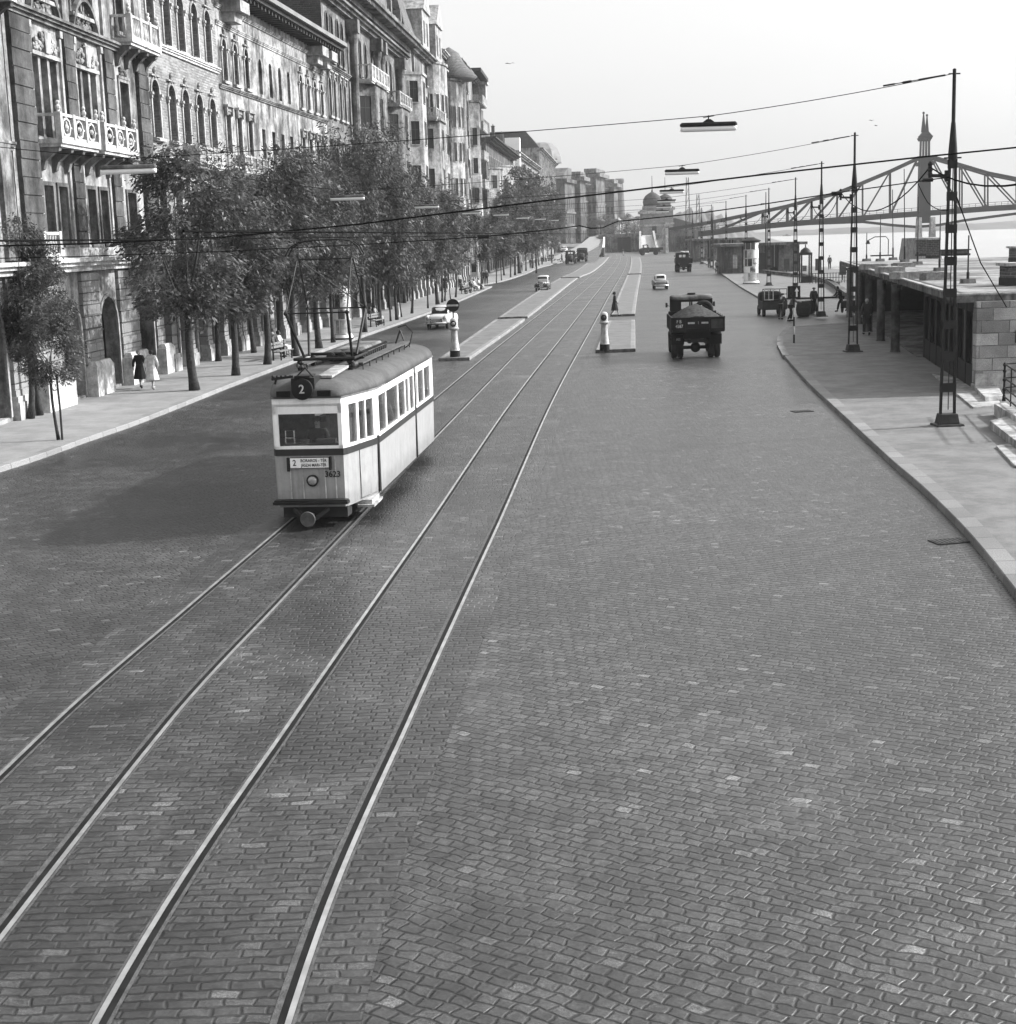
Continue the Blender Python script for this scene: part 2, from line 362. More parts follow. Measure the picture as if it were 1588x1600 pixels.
def cL(y): return cL0(y) if y < 105 else cR(y)-lerp(y, [105, 390, 600], [cR(105)-cL0(105), 2.5, 2.5])
KL = [(-14.2, 20), (-13.7, 30)]+[tuple(G(*p)[:2]) for p in [(0, 741), (62, 721), (144, 691), (208, 669), (301, 632.5), (369, 605), (442.6, 577), (540, 540), (634, 506.5), (690, 486), (733, 468), (762, 455)]]
kL1 = smooth_tab(KL)
kerbl2 = [tuple(G(*p)[:2]) for p in [(752, 449), (785, 443), (820, 432), (850, 420)]]+[(16.5, 345), (26, 420), (34, 500), (42, 580)]
kL2 = smooth_tab(kerbl2)
Ysplit = G(757, 452)[1]
def kL(y): return kL1(y) if y < Ysplit else kL2(y)
KR = [(6.2, 8), (6.75, 15)]+[tuple(G(*p)[:2]) for p in [(1588, 945), (1537, 879), (1492.6, 827), (1433, 767.5), (1389, 729), (1307, 651), (1259, 605), (1220, 560)]]
kR = smooth_tab(KR)
KR2 = [tuple(G(*p)[:2]) for p in [(1187, 472), (1150, 450), (1110, 421), (1085, 408)]]
kR2 = smooth_tab(KR2)
Y1, Y2 = 71.5, KR2[0][1]
def zl(y): return 0. if y < 300 else (.02*((y-300)/50)**2*8 if y < 360 else lerp(y, [360, 390, 460, 530, 700], [.23, 1.7, 3., 5., 6.]))
def zl(y): return lerp(y, [0, 300, 335, 390, 460, 530, 700], [0, 0, .3, 1.7, 3., 5., 6.]) if y > 300 else 0.
def step(y): return .6 if y < 40 else (1.5 if y < 120 else (4 if y < 260 else 10))
def yrange(a, b):
    o = [a]
    while o[-1]+step(o[-1]) < b: o.append(o[-1]+step(o[-1]))
    return o+[b]
def strip(name, mat, fl, fr, a, b, z=0., zf=None, cols=1, kind='structure', uvf=None, parent=None):
    ys = yrange(a, b); vs = []; uv = []
    for y in ys:
        xl, xr = fl(y), fr(y)
        for c_ in range(cols+1):
            x = xl+(xr-xl)*c_/cols; vs.append((x, y, z+(zf(y) if zf else 0)))
            uv.append((x-(uvf(y) if uvf else 0), y))
    n = cols+1; fs = [(i*n+c_, i*n+c_+1, (i+1)*n+c_+1, (i+1)*n+c_) for i in range(len(ys)-1) for c_ in range(cols)]
    me = bpy.data.meshes.new(name); me.from_pydata(vs, [], fs); me.materials.append(MT[mat])
    ul = me.uv_layers.new(name='UVMap')
    for l in me.loops: ul.data[l.index].uv = uv[l.vertex_index]
    o = bpy.data.objects.new(name, me); COL.objects.link(o)
    if kind: o['kind'] = kind
    if parent: o.parent = parent
    return o
tl = lambda y: cL(y)-GA/2-.75
tr_ = lambda y: cR(y)+GA/2+.55
bank = lambda y: lerp(y, [0, 60, 110, 150, 185, 290, 480, 700, 1500, 4000], [30, 42, 45, 45.5, 46, 48.5, 53, 62, 120, 300])
# big ground, left of the river
mb = MB()
ys = [-60, 0, 40, 80, 120, 160, 200, 260, 320, 400, 480, 600, 900, 1500, 4000, 8000]
for i in range(len(ys)-1):
    mb.add([(-3000, ys[i], -.06), (bank(ys[i]), ys[i], -.06), (bank(ys[i+1]), ys[i+1], -.06), (-3000, ys[i+1], -.06)], [(0, 1, 2, 3)])
    mb.add([(bank(ys[i]), ys[i], -.06), (bank(ys[i]), ys[i], -8), (bank(ys[i+1]), ys[i+1], -8), (bank(ys[i+1]), ys[i+1], -.06)], [(0, 1, 2, 3)])
mb.build('ground', 'ground')['kind'] = 'structure'
mb = MB().add([(25, -60, -6.5), (6000, -60, -6.5), (6000, 8000, -6.5), (25, 8000, -6.5)], [(0, 1, 2, 3)]); mb.build('river', 'water')['kind'] = 'structure'
strip('track_bed', 'sett_track', tl, tr_, 3, 515, .004, None, 6, uvf=lambda y: cR(y))
strip('left_road', 'sett_left', kL, tl, 3, 300, .0, None, 6)
# far left road climbs to the bridge level beside the tram cutting
strip('left_road_ramp', 'sett_left', kL, lambda y: cL(y)-3.2, 300, 640, .002, zl, 4)
strip('right_road', 'sett_right', tr_, lambda y: (kR(y) if y < Y1 else 60)+.02, 3, Y1, .0, None, 8)
strip('right_road_far', 'sett_right', tr_, lambda y: kR2(y) if y > Y2 else 34, Y1, 520, .0, None, 8)
# rails
for k, (cf, s) in enumerate(((cL, -1), (cL, 1), (cR, -1), (cR, 1))):
    e = lambda y, o_, cf=cf, s=s: cf(y)+s*GA/2+o_
    r_ = strip('tram_rail', 'steel', lambda y: e(y, -.025), lambda y: e(y, .025), 3, 512, .013)
    g0, g1 = (-.085, -.026) if s > 0 else (.026, .085)
    strip('rail_groove', 'groove', lambda y: e(y, g0), lambda y: e(y, g1), 3, 512, .008)
    g0, g1 = (-.14, -.085) if s > 0 else (.085, .12)
    strip('rail_guard', 'guard', lambda y: e(y, g0), lambda y: e(y, g1), 3, 200 if k > 1 else 60, .0105)
    g0, g1 = (.026, .055) if s > 0 else (-.055, -.026)
    strip('rail_edge', 'guard', lambda y: e(y, g0), lambda y: e(y, g1), 3, 120, .007)
def kerb(name, mat, f, a, b, w, side, zt=.15, zf=None):
    """kerb stones: vertical face toward the road plus top; side=-1 body lies to the left of f"""
    ys = yrange(a, b); vs = []; uv = []; s_ = 0
    for i, y in enumerate(ys):
        x = f(y); z0 = zf(y) if zf else 0.
        if i: s_ += math.hypot(y-ys[i-1], x-f(ys[i-1]))
        for (dx, z, u) in ((0, -.04, 0), (side*.012, zt-.02, .14), (side*.03, zt, .17), (side*w, zt, .17+w), (side*w, -.04, .4+w)):
            vs.append((x+dx, y, z+z0)); uv.append((u, s_))
    n = 5; fs = [(i*n+c_, i*n+c_+1, (i+1)*n+c_+1, (i+1)*n+c_) for i in range(len(ys)-1) for c_ in range(4)]
    m_ = len(ys)-1; fs += [(0, 1, 2, 3, 4), tuple(m_*n+j for j in (4, 3, 2, 1, 0))]
    me = bpy.data.meshes.new(name); me.from_pydata(vs, [], fs); me.materials.append(MT[mat]); ul = me.uv_layers.new(name='UVMap')
    for l in me.loops: ul.data[l.index].uv = uv[l.vertex_index]
    bm = bmesh.new(); bm.from_mesh(me); bmesh.ops.recalc_face_normals(bm, faces=bm.faces); bm.to_mesh(me); bm.free()
    o = bpy.data.objects.new(name, me); COL.objects.link(o); o['kind'] = 'structure'; return o
kerb('left_kerb', 'kerb', kL1, 10, Ysplit, .32, -1)
kerb('left_kerb', 'kerb', kL2, Ysplit+2.5, 600, .4, -1, zf=zl)
WX = lambda Y: lerp(Y, [30, 50, 60, 72.2, 83.5, 94, 106, 110, 134, 151, 168, 242], [-17.6, -16.8, -16.25, -15.5, -14.6, -13.5, -12.2, -11.9, -10, -8.7, -7.2, -2.6])
strip('left_pavement', 'asphalt', lambda y: WX(y)-.6, lambda y: kL1(y)-.31, 10, Ysplit, .146, None, 3)
strip('left_pavement_far', 'asphalt', lambda y: -30 if y < 243 else kL2(y)-6, lambda y: kL2(y)-.39, Ysplit+2.5, 600, .146, zl, 3)
kerb('right_kerb', 'kerb_right', kR, 6, Y1-3.2, .38, 1)
kerb('right_kerb', 'kerb_right', kR2, Y2, 420, .4, 1)
strip('right_pavement', 'asphalt_right', lambda y: kR(y)+.37, lambda y: 30, 6, Y1-3.2, .146, None, 8)
# rounded corner of the pavement and the paved forecourt
P_ = [(kR(Y1-3.2), Y1-3.2)]+[tuple(G(*q)[:2]) for q in [(1213, 545), (1214, 533), (1222, 522), (1232, 514)]]+[(16.9, 88.5), (19., 90.), (24.5, 91.5)]
mb = MB(); n = len(P_); mb.prism(P_+[(31, 91), (31, Y1-3.2)], (-.03, .15), 'z')
o = mb.build('right_pavement', 'asphalt_right', smooth=False); o['kind'] = 'structure'
def map_xy(o):
    me = o.data; ul = me.uv_layers.new(name='UVMap')
    for l in me.loops: co = me.vertices[l.vertex_index].co; ul.data[l.index].uv = (co.x, co.y)
map_xy(o)
mb = MB()
for a, b in zip(P_[:-1], P_[1:]): mb.bar((a[0]+.1, a[1]+.05, .06), (b[0]+.1, b[1]+.05, .06), .3, .2)
o = mb.build('right_kerb', 'kerb_right'); o['kind'] = 'structure'; map_xy(o)
mb = MB().box(22., 34, 91.5, 128, -.05, .09).box(24, 38, 128, 330, -.05, .14); mb.T = Matrix.Identity(4)
strip('right_pavement_far', 'asphalt_right', lambda y: kR2(y)+.39, lambda y: bank(y)-.3, Y2, 420, .146, None, 4)
strip('forecourt', 'sett_right', lambda y: 33.9, lambda y: bank(y)-.3, 91, Y2, .006, None, 3)
# islands
def island(name, lf, rf, a, b):
    strip(name, 'asphalt_right', lambda y: lf(y)+.24, lambda y: rf(y)-.24, a+.25, b-.2, .146, None, 2)
    kerb(name+'_kerb', 'kerb', lf, a, b, .25, 1); kerb(name+'_kerb', 'kerb', rf, a, b, .25, -1)
    for y in (a, b):
        mb = MB().box(lf(y), rf(y), y-.02 if y == a else y-.25, y+.25 if y == a else y+.02, -.02, .153)
        o = mb.build(name+'_kerb', 'stonegrey', bev=.02); o['kind'] = 'structure'; map_xy(o)
il = smooth_tab([tuple(G(*p)[:2]) for p in [(687, 566), (775, 504), (838, 461), (876, 438)]]+[(cL(240)-4.3, 240), (cL(320)-4.8, 320), (cL(400)-5, 400)])
ir = smooth_tab([tuple(G(*p)[:2]) for p in [(733, 566), (822, 502), (893, 445), (905, 437)]]+[(cL(240)-1.3, 240), (cL(320)-1.25, 320), (cL(400)-1.25, 400)])
ya, yb, yc = G(700, 566)[1], G(800, 502)[1], G(890, 438)[1]
island('left_island', il, ir, ya, yb-1.2); island('left_island', il, ir, yb+1.2, yc-2); island('left_island', il, ir, yc+2, 395)
jl = lambda y: cR(y)+1.62
jr = lambda y: cR(y)+1.62+lerp(y, [72, 110, 210, 390], [2.0, 1.75, 1.9, 2.3])
yd, ye, yf = G(940, 553)[1], G(955, 497)[1], G(980, 433)[1]
island('right_island', jl, jr, yd, ye-7); island('right_island', jl, jr, ye, yf-2); island('right_island', jl, jr, yf+3, 385)
# drains in the road
for k, (px, py, lb) in enumerate(((1250, 644, 'slotted iron drain grate in the setts by the parked pavement'), (1478, 846, 'dark iron gully cover beside the near right kerb'), (1340, 718, 'worn iron cover in the right roadway'))[:2]):
    p = G(px, py); mb = MB()
    mb.box(-.32, .32, -.22, .22, .0, .012); mb.cur = 1
    for i in range(7): mb.box(-.27+i*.085, -.22+i*.085, -.16, .16, .012, .017)
    o = E_('drain_cover', (p.x, p.y, .004), .2, lb, 'drain'); mb.build('grate', ['dark', 'iron_pale'], o)
# ------------------------------------------------------------------ people
def skin(verts, edges, root, lev=2):
    me = bpy.data.meshes.new('s'); names = list(verts); idx = {k: i for i, k in enumerate(names)}
    me.from_pydata([verts[k][:3] for k in names], [(idx[a], idx[b]) for a, b in edges], [])
    ob = bpy.data.objects.new('s', me); COL.objects.link(ob)
    m = ob.modifiers.new('s', 'SKIN'); m.use_smooth_shade = True
    for k in names:
        sv = me.skin_vertices[0].data[idx[k]]; r = verts[k][3]; sv.radius = (r, r if len(verts[k]) < 5 else verts[k][4]); sv.use_root = k == root
    s2 = ob.modifiers.new('u', 'SUBSURF'); s2.levels = lev; s2.render_levels = lev
    bpy.context.view_layer.update()
    out = bpy.data.meshes.new_from_object(ob.evaluated_get(bpy.context.evaluated_depsgraph_get())); bpy.data.objects.remove(ob)
    out.polygons.foreach_set('use_smooth', [True]*len(out.polygons))
    return out
POSES = {}
def pose(name):
    """joint table; person faces -y, height 1.7"""
    if name in POSES: return POSES[name]
    J = dict(pel=(0, 0, .93), chest=(0, .01, 1.3), neck=(0, 0, 1.46), head=(0, -.02, 1.58), top=(0, -.01, 1.66),
             shL=(.17, 0, 1.4), shR=(-.17, 0, 1.4), elL=(.23, .03, 1.12), elR=(-.23, .03, 1.12), haL=(.22, -.06, .88), haR=(-.22, -.06, .88),
             hiL=(.09, 0, .9), hiR=(-.09, 0, .9), knL=(.1, -.01, .5), knR=(-.1, -.01, .5), anL=(.1, .02, .09), anR=(-.1, .02, .09), toL=(.12, -.13, .04), toR=(-.12, -.13, .04))
    if name == 'walk':
        J.update(knL=(.09, -.16, .52), anL=(.09, -.24, .11), toL=(.1, -.4, .07), knR=(-.09, .04, .5), anR=(-.09, .28, .16), toR=(-.1, .17, .04),
                 elL=(.24, .1, 1.14), haL=(.24, .12, .9), elR=(-.24, -.04, 1.13), haR=(-.22, -.2, .95))
    if name == 'sit':
        for k in ('pel', 'chest', 'neck', 'head', 'top', 'shL', 'shR', 'elL', 'elR', 'haL', 'haR', 'hiL', 'hiR'): J[k] = (J[k][0], J[k][1]+.05, J[k][2]-.43)
        J.update(knL=(.12, -.42, .5), knR=(-.12, -.42, .5), anL=(.12, -.44, .1), anR=(-.12, -.4, .1), toL=(.13, -.58, .04), toR=(-.13, -.55, .04), haL=(.1, -.3, .62), haR=(-.1, -.3, .62), elL=(.24, -.05, .75), elR=(-.24, -.05, .75))
    if name == 'work':
        J.update(chest=(0, -.12, 1.27), neck=(0, -.22, 1.41), head=(0, -.3, 1.51), top=(0, -.32, 1.59), shL=(.17, -.16, 1.36), shR=(-.17, -.16, 1.36),
                 elL=(.22, -.34, 1.16), elR=(-.22, -.34, 1.16), haL=(.15, -.58, 1.15), haR=(-.15, -.58, 1.15), knL=(.12, -.1, .5), anL=(.14, -.05, .09), toL=(.15, -.2, .04), anR=(-.14, .18, .09), toR=(-.15, .03, .04))
    if name == 'push':
        J.update(chest=(0, -.14, 1.25), neck=(0, -.24, 1.38), head=(0, -.3, 1.49), top=(0, -.3, 1.58), shL=(.17, -.2, 1.33), shR=(-.17, -.2, 1.33),
                 elL=(.22, -.3, 1.08), elR=(-.22, -.3, 1.08), haL=(.2, -.52, .98), haR=(-.2, -.52, .98), knL=(.09, -.22, .52), anL=(.09, -.3, .09), toL=(.1, -.45, .04), knR=(-.09, .12, .48), anR=(-.09, .42, .16), toR=(-.1, .32, .05))
    POSES[name] = J; return J
MC = {}
def P4(p, r, r2=None): return (p[0], p[1], p[2], r) if r2 is None else (p[0], p[1], p[2], r, r2)
def mid(a, b, t_=.5): return tuple(a[i]+(b[i]-a[i])*t_ for i in range(3))
def body_mesh(pn):
    k = ('body', pn)
    if k in MC: return MC[k]
    J = pose(pn); V = {}
    V['pel'] = P4(J['pel'], .13, .1); V['waist'] = P4(mid(J['pel'], J['chest']), .115, .09); V['chest'] = P4(J['chest'], .14, .1); V['nb'] = P4(mid(J['chest'], J['neck'], .75), .075)
    V['neck'] = P4(J['neck'], .052); h = J['head']; V['jaw'] = P4((h[0], h[1]-.005, h[2]-.05), .062, .07); V['head'] = P4(h, .078, .092); V['crown'] = P4((h[0], h[1]+.012, h[2]+.07), .068, .075)
    V['nose'] = P4((h[0], h[1]-.105, h[2]-.012), .012)
    Ed = [('pel', 'waist'), ('waist', 'chest'), ('chest', 'nb'), ('nb', 'neck'), ('neck', 'jaw'), ('jaw', 'head'), ('head', 'crown'), ('head', 'nose')]
    for s in 'LR':
        V['sh'+s] = P4(J['sh'+s], .058); V['el'+s] = P4(J['el'+s], .038); V['wr'+s] = P4(mid(J['el'+s], J['ha'+s], .86), .026); V['pa'+s] = P4(J['ha'+s], .032, .02)
        V['hi'+s] = P4(J['hi'+s], .088); V['kn'+s] = P4(J['kn'+s], .056); V['ca'+s] = P4(mid(J['kn'+s], J['an'+s], .35), .053); V['an'+s] = P4(J['an'+s], .036); V['to'+s] = P4(J['to'+s], .032)
        Ed += [('chest', 'sh'+s), ('sh'+s, 'el'+s), ('el'+s, 'wr'+s), ('wr'+s, 'pa'+s), ('pel', 'hi'+s), ('hi'+s, 'kn'+s), ('kn'+s, 'ca'+s), ('ca'+s, 'an'+s), ('an'+s, 'to'+s)]
        d = Vector(J['ha'+s])-Vector(J['el'+s]); d.normalize(); sd = 1 if s == 'L' else -1
        pa = Vector(J['ha'+s]); side = d.cross(Vector((sd, 0, 0))).normalized()
        for q in range(4):
            b0 = pa+d*.035+side*(q-1.5)*.019; ln = (.05, .062, .06, .046)[q]
            V[f'f{s}{q}'] = P4(b0, .0085); V[f'g{s}{q}'] = P4(b0+d*ln*.6+Vector((-sd*.01, 0, 0)), .008); V[f'h{s}{q}'] = P4(b0+d*ln+Vector((-sd*.026, 0, 0)), .007)
            Ed += [('pa'+s, f'f{s}{q}'), (f'f{s}{q}', f'g{s}{q}'), (f'g{s}{q}', f'h{s}{q}')]
        V['th'+s] = P4(pa-side*.035+d*.01, .0095); V['ti'+s] = P4(pa-side*.045+d*.04, .008); Ed += [('pa'+s, 'th'+s), ('th'+s, 'ti'+s)]
    MC[k] = skin(V, Ed, 'pel'); return MC[k]
def top_mesh(pn, ln, bulk):
    k = ('top', pn, ln, bulk)
    if k in MC: return MC[k]
    J = pose(pn); V = {}; b = bulk
    V['a'] = P4(J['pel'], .155*b, .12*b); V['w'] = P4(mid(J['pel'], J['chest']), .135*b, .11*b); V['c'] = P4(J['chest'], .165*b, .12*b); V['n'] = P4(mid(J['chest'], J['neck'], .8), .085)
    Ed = [('a', 'w'), ('w', 'c'), ('c', 'n')]
    for s in 'LR':
        V['s'+s] = P4(J['sh'+s], .074*b); V['e'+s] = P4(J['el'+s], .054*b); V['h'+s] = P4(mid(J['el'+s], J['ha'+s], .8), .045*b)
        Ed += [('c', 's'+s), ('s'+s, 'e'+s), ('e'+s, 'h'+s)]
    MC[k] = skin(V, Ed, 'a'); return MC[k]
def leg_mesh(pn, bulk=1.):
    k = ('leg', pn, bulk)
    if k in MC: return MC[k]
    J = pose(pn); V = {'p': P4(J['pel'], .15, .12)}; Ed = []
    for s in 'LR':
        V['h'+s] = P4(J['hi'+s], .105*bulk); V['k'+s] = P4(J['kn'+s], .082*bulk); V['a'+s] = P4((J['an'+s][0], J['an'+s][1], J['an'+s][2]+.02), .068*bulk)
        Ed += [('p', 'h'+s), ('h'+s, 'k'+s), ('k'+s, 'a'+s)]
    MC[k] = skin(V, Ed, 'p'); return MC[k]
def shoe_mesh(pn):
    k = ('shoe', pn)
    if k in MC: return MC[k]
    J = pose(pn); mb = MB()
    for s in 'LR':
        a, t_ = Vector(J['an'+s]), Vector(J['to'+s]); mb.tube([a+Vector((0, .04, -.03)), a+Vector((0, -.02, -.035)), t_, t_+(t_-a)*.25+Vector((0, 0, .005))], [.04, .048, .045, .02], 8)
    o = mb.build('shoes', 'black', smooth=True); me = o.data; bpy.data.objects.remove(o); MC[k] = me; return me
def skirt_mesh(pn, zb, zt, wb, folds=9):
    k = ('skirt', pn, zb, zt, wb)
    if k in MC: return MC[k]
    J = pose(pn); mb = MB(); n = 36; vs = []; fs = []
    if pn == 'sit':
        prof = [((0, .03, .72), .16, .13), ((0, -.05, .6), .2, .16), ((0, -.3, .56), .22, .13), ((0, -.46, .5), .23, .12), ((0, -.5, .3), .22, .1)]
        for (c, a, b_) in prof:
            for q in range(n): an = 2*PI*q/n; w = 1+.05*math.sin(folds*an); vs.append((c[0]+a*w*math.cos(an), c[1]+(0 if c[2] > .55 else 0)+b_*w*math.sin(an)*.9, c[2]+.05*math.sin(an)))
    else:
        prof = [(zt, .145, .12), (zt-.12, .165, .135), ((zt+zb)/2, .5*(.17+wb), .5*(.14+wb*.9)), (zb+.08, wb, wb*.88), (zb, wb*1.03, wb*.9)]
        for i, (z, a, b_) in enumerate(prof):
            for q in range(n): an = 2*PI*q/n; w = 1+.02*i*math.sin(folds*an+i*.3); vs.append((a*w*math.cos(an), b_*w*math.sin(an)+.01, z))
    N = len(prof)
    for i in range(N-1):
        for q in range(n): fs.append((i*n+q, i*n+(q+1) % n, (i+1)*n+(q+1) % n, (i+1)*n+q))
    fs.append(tuple(range(n))); mb.add(vs, fs); o = mb.build('skirt', 'white', smooth=True); me = o.data; bpy.data.objects.remove(o); MC[k] = me; return me
def hair_mesh(pn, kind):
    k = ('hair', pn, kind)
    if k in MC: return MC[k]
    h = pose(pn)['head']; mb = MB()
    if kind == 'hat':
        mb.lathe(h[0], h[1]+.01, [(.15, h[2]+.03), (.155, h[2]+.04), (.1, h[2]+.05), (.1, h[2]+.12), (.07, h[2]+.15)], 14)
    elif kind == 'cap':
        mb.ball((h[0], h[1]+.01, h[2]+.06), .105, 12, 8, (.95, 1.1, .65)); mb.box(h[0]-.07, h[0]+.07, h[1]-.16, h[1]-.05, h[2]+.045, h[2]+.055)
    else:
        r = .1 if kind == 'short' else .118
        mb.ball((h[0], h[1]+.03, h[2]+.03), r, 12, 8, (.96, .95, 1.)); 
        if kind == 'bun': mb.ball((h[0], h[1]+.13, h[2]-.01), .05, 8, 6)
    o = mb.build('hair', 'hair', smooth=True); me = o.data; bpy.data.objects.remove(o); MC[k] = me; return me
def eyes_mesh(pn):
    k = ('eyes', pn)
    if k in MC: return MC[k]
    h = pose(pn)['head']; mb = MB()
    for sx in (-1, 1): mb.ball((h[0]+sx*.03, h[1]-.084, h[2]+.012), .012, 6, 4)
    mb.box(h[0]-.025, h[0]+.025, h[1]-.083, h[1]-.078, h[2]-.055, h[2]-.048)
    o = mb.build('face', 'dark', smooth=True); me = o.data; bpy.data.objects.remove(o); MC[k] = me; return me
def link(me, name, mat, parent):
    me2 = MC.get((me.name, mat))
    if not me2: me2 = me.copy(); me2.materials.clear(); me2.materials.append(MT[mat]); MC[(me.name, mat)] = me2
    o = bpy.data.objects.new(name, me2); COL.objects.link(o); o.parent = parent; return o
def person(loc, rz, label, pn='stand', top='cloth_dark', low='cloth_dark', kind='trousers', hair='short', hairm='hair', size=1., group=None, bulk=1., coat=None):
    o = E_('person', loc, rz, label, 'person', group); o.scale = (size,)*3
    link(body_mesh(pn), 'body', 'skin', o); link(eyes_mesh(pn), 'face', 'dark', o); link(hair_mesh(pn, hair), 'hat' if hair in ('hat', 'cap') else 'hair', hairm, o)
    link(top_mesh(pn, 0, bulk), 'jacket' if kind == 'trousers' else 'blouse', top, o); link(shoe_mesh(pn), 'shoes', 'cloth_black' if low != 'cloth_white' else 'cloth_light', o)
    if kind == 'trousers': link(leg_mesh(pn), 'trousers', low, o)
    elif kind == 'coat': link(leg_mesh(pn), 'trousers', low, o); link(skirt_mesh(pn, .55, 1.08, .2), 'coat_tail', top, o)
    else: link(skirt_mesh(pn, .42, 1.12, .27), 'skirt', low, o)
    return o
# ------------------------------------------------------------------ buildings
WIN = {}
def win_meshes(w, h, arch, st, d):
    """window: surround proud of the wall, sash in the recess (wall plane y=0, inside +y), origin at bottom centre"""
    k = (w, h, arch, st, d)
    if k in WIN: return WIN[k]
    mb = MB(); hw = w/2; zt = h-hw if arch else h
    def outline(a, b, zt_, rad, n=8):
        p = [(-a, 0)] if not arch else [(-a, 0)]
        if arch: return [(-a, b)]+[(-rad*math.cos(PI*i/n), zt_+rad*math.sin(PI*i/n)) for i in range(n+1)]+[(a, b)]
        return [(-a, b), (-a, h+rad-hw), (a, h+rad-hw), (a, b)]
    # surround
    if st != 'bare':
        s = .14
        n = 8
        inn = outline(hw, 0, zt, hw); out = outline(hw+s, 0, zt, hw+s)
        for i in range(len(inn)-1):
            a, b, c, e = inn[i], inn[i+1], out[i+1], out[i]
            mb.add([(a[0], -.07, a[1]), (b[0], -.07, b[1]), (c[0], -.07, c[1]), (e[0], -.07, e[1]), (a[0], .02, a[1]), (b[0], .02, b[1]), (c[0], .004, c[1]), (e[0], .004, e[1])],
                   [(0, 1, 2, 3), (0, 4, 5, 1), (3, 2, 6, 7), (0, 3, 7, 4), (1, 5, 6, 2)])
        if st != 'shop': mb.box(-hw-.2, hw+.2, -.2, .02, -.14, -.003)
        if st == 'hood':
            mb.box(-hw-.22, hw+.22, -.26, .0, h+.34, h+.46); mb.box(-hw-.12, hw+.12, -.12, 0, h+.14, h+.338)
            for sx in (-1, 1): mb.box(sx*(hw+.1)-.08, sx*(hw+.1)+.08, -.2, -.072, h-.1, h+.337)
        if st == 'orn':
            for q in range(6): mb.ball((R.uniform(-.1, .1), -.08, h+.12+q*.075), R.uniform(.06, .1), 7, 5)
            mb.box(-hw-.1, hw+.1, -.14, 0, h+.13, h+.2)
            for sx in (-1, 1): mb.box(sx*(hw+.16)-.13, sx*(hw+.16)+.13, -.17, -.001, h-hw*1.25, h-hw*1.05); mb.box(sx*(hw+.14)-.09, sx*(hw+.14)+.09, -.12, -.002, h-hw*1.5, h-hw*1.25)
        if st == 'cart':
            mb.box(-hw-.14, hw+.14, -.1, 0, h+.13, h+.24)
            for q in range(12): mb.ball((R.uniform(-.6, .6)*hw*1.3, -.06, h+.28+R.uniform(0, .32)), R.uniform(.05, .1), 7, 5)
    mb.cur = 1
    f = .07; yb = d-.06
    # sash
    mb.box(-hw, -hw+f, yb, yb+.05, 0, zt); mb.box(hw-f, hw, yb, yb+.05, 0, zt); mb.box(-f*.6, f*.6, yb-.01, yb+.05, 0, zt)
    mb.box(-hw+f, hw-f, yb+.002, yb+.052, 0, f); mb.box(-hw+f, hw-f, yb-.004, yb+.05, h*.62, h*.62+f)
    if arch:
        for i in range(6):
            a, b = PI*i/6, PI*(i+1)/6; mb.bar((-(hw-f/2)*math.cos(a), yb+.025, zt+(hw-f/2)*math.sin(a)), (-(hw-f/2)*math.cos(b), yb+.025, zt+(hw-f/2)*math.sin(b)), f, .05)
    else: mb.box(-hw+f, hw-f, yb+.003, yb+.053, zt-f, zt)
    fr = mb.build('window', ['stone', 'frame_d']); fm = fr.data; bpy.data.objects.remove(fr)
    g = MB(); yy = d-.015
    if arch: g.add([(-hw, yy, 0), (hw, yy, 0)]+[(hw*math.cos(PI*i/10), yy, zt+hw*math.sin(PI*i/10)) for i in range(11)], [tuple([0, 1]+list(range(2, 13)))])
    else: g.add([(-hw, yy, 0), (hw, yy, 0), (hw, yy, h), (-hw, yy, h)], [(0, 1, 2, 3)])
    if st == 'blind' or st == 'hood' and h > 2: pass
    go = g.build('pane', 'glass'); gm = go.data; bpy.data.objects.remove(go)
    WIN[k] = (fm, gm); return WIN[k]
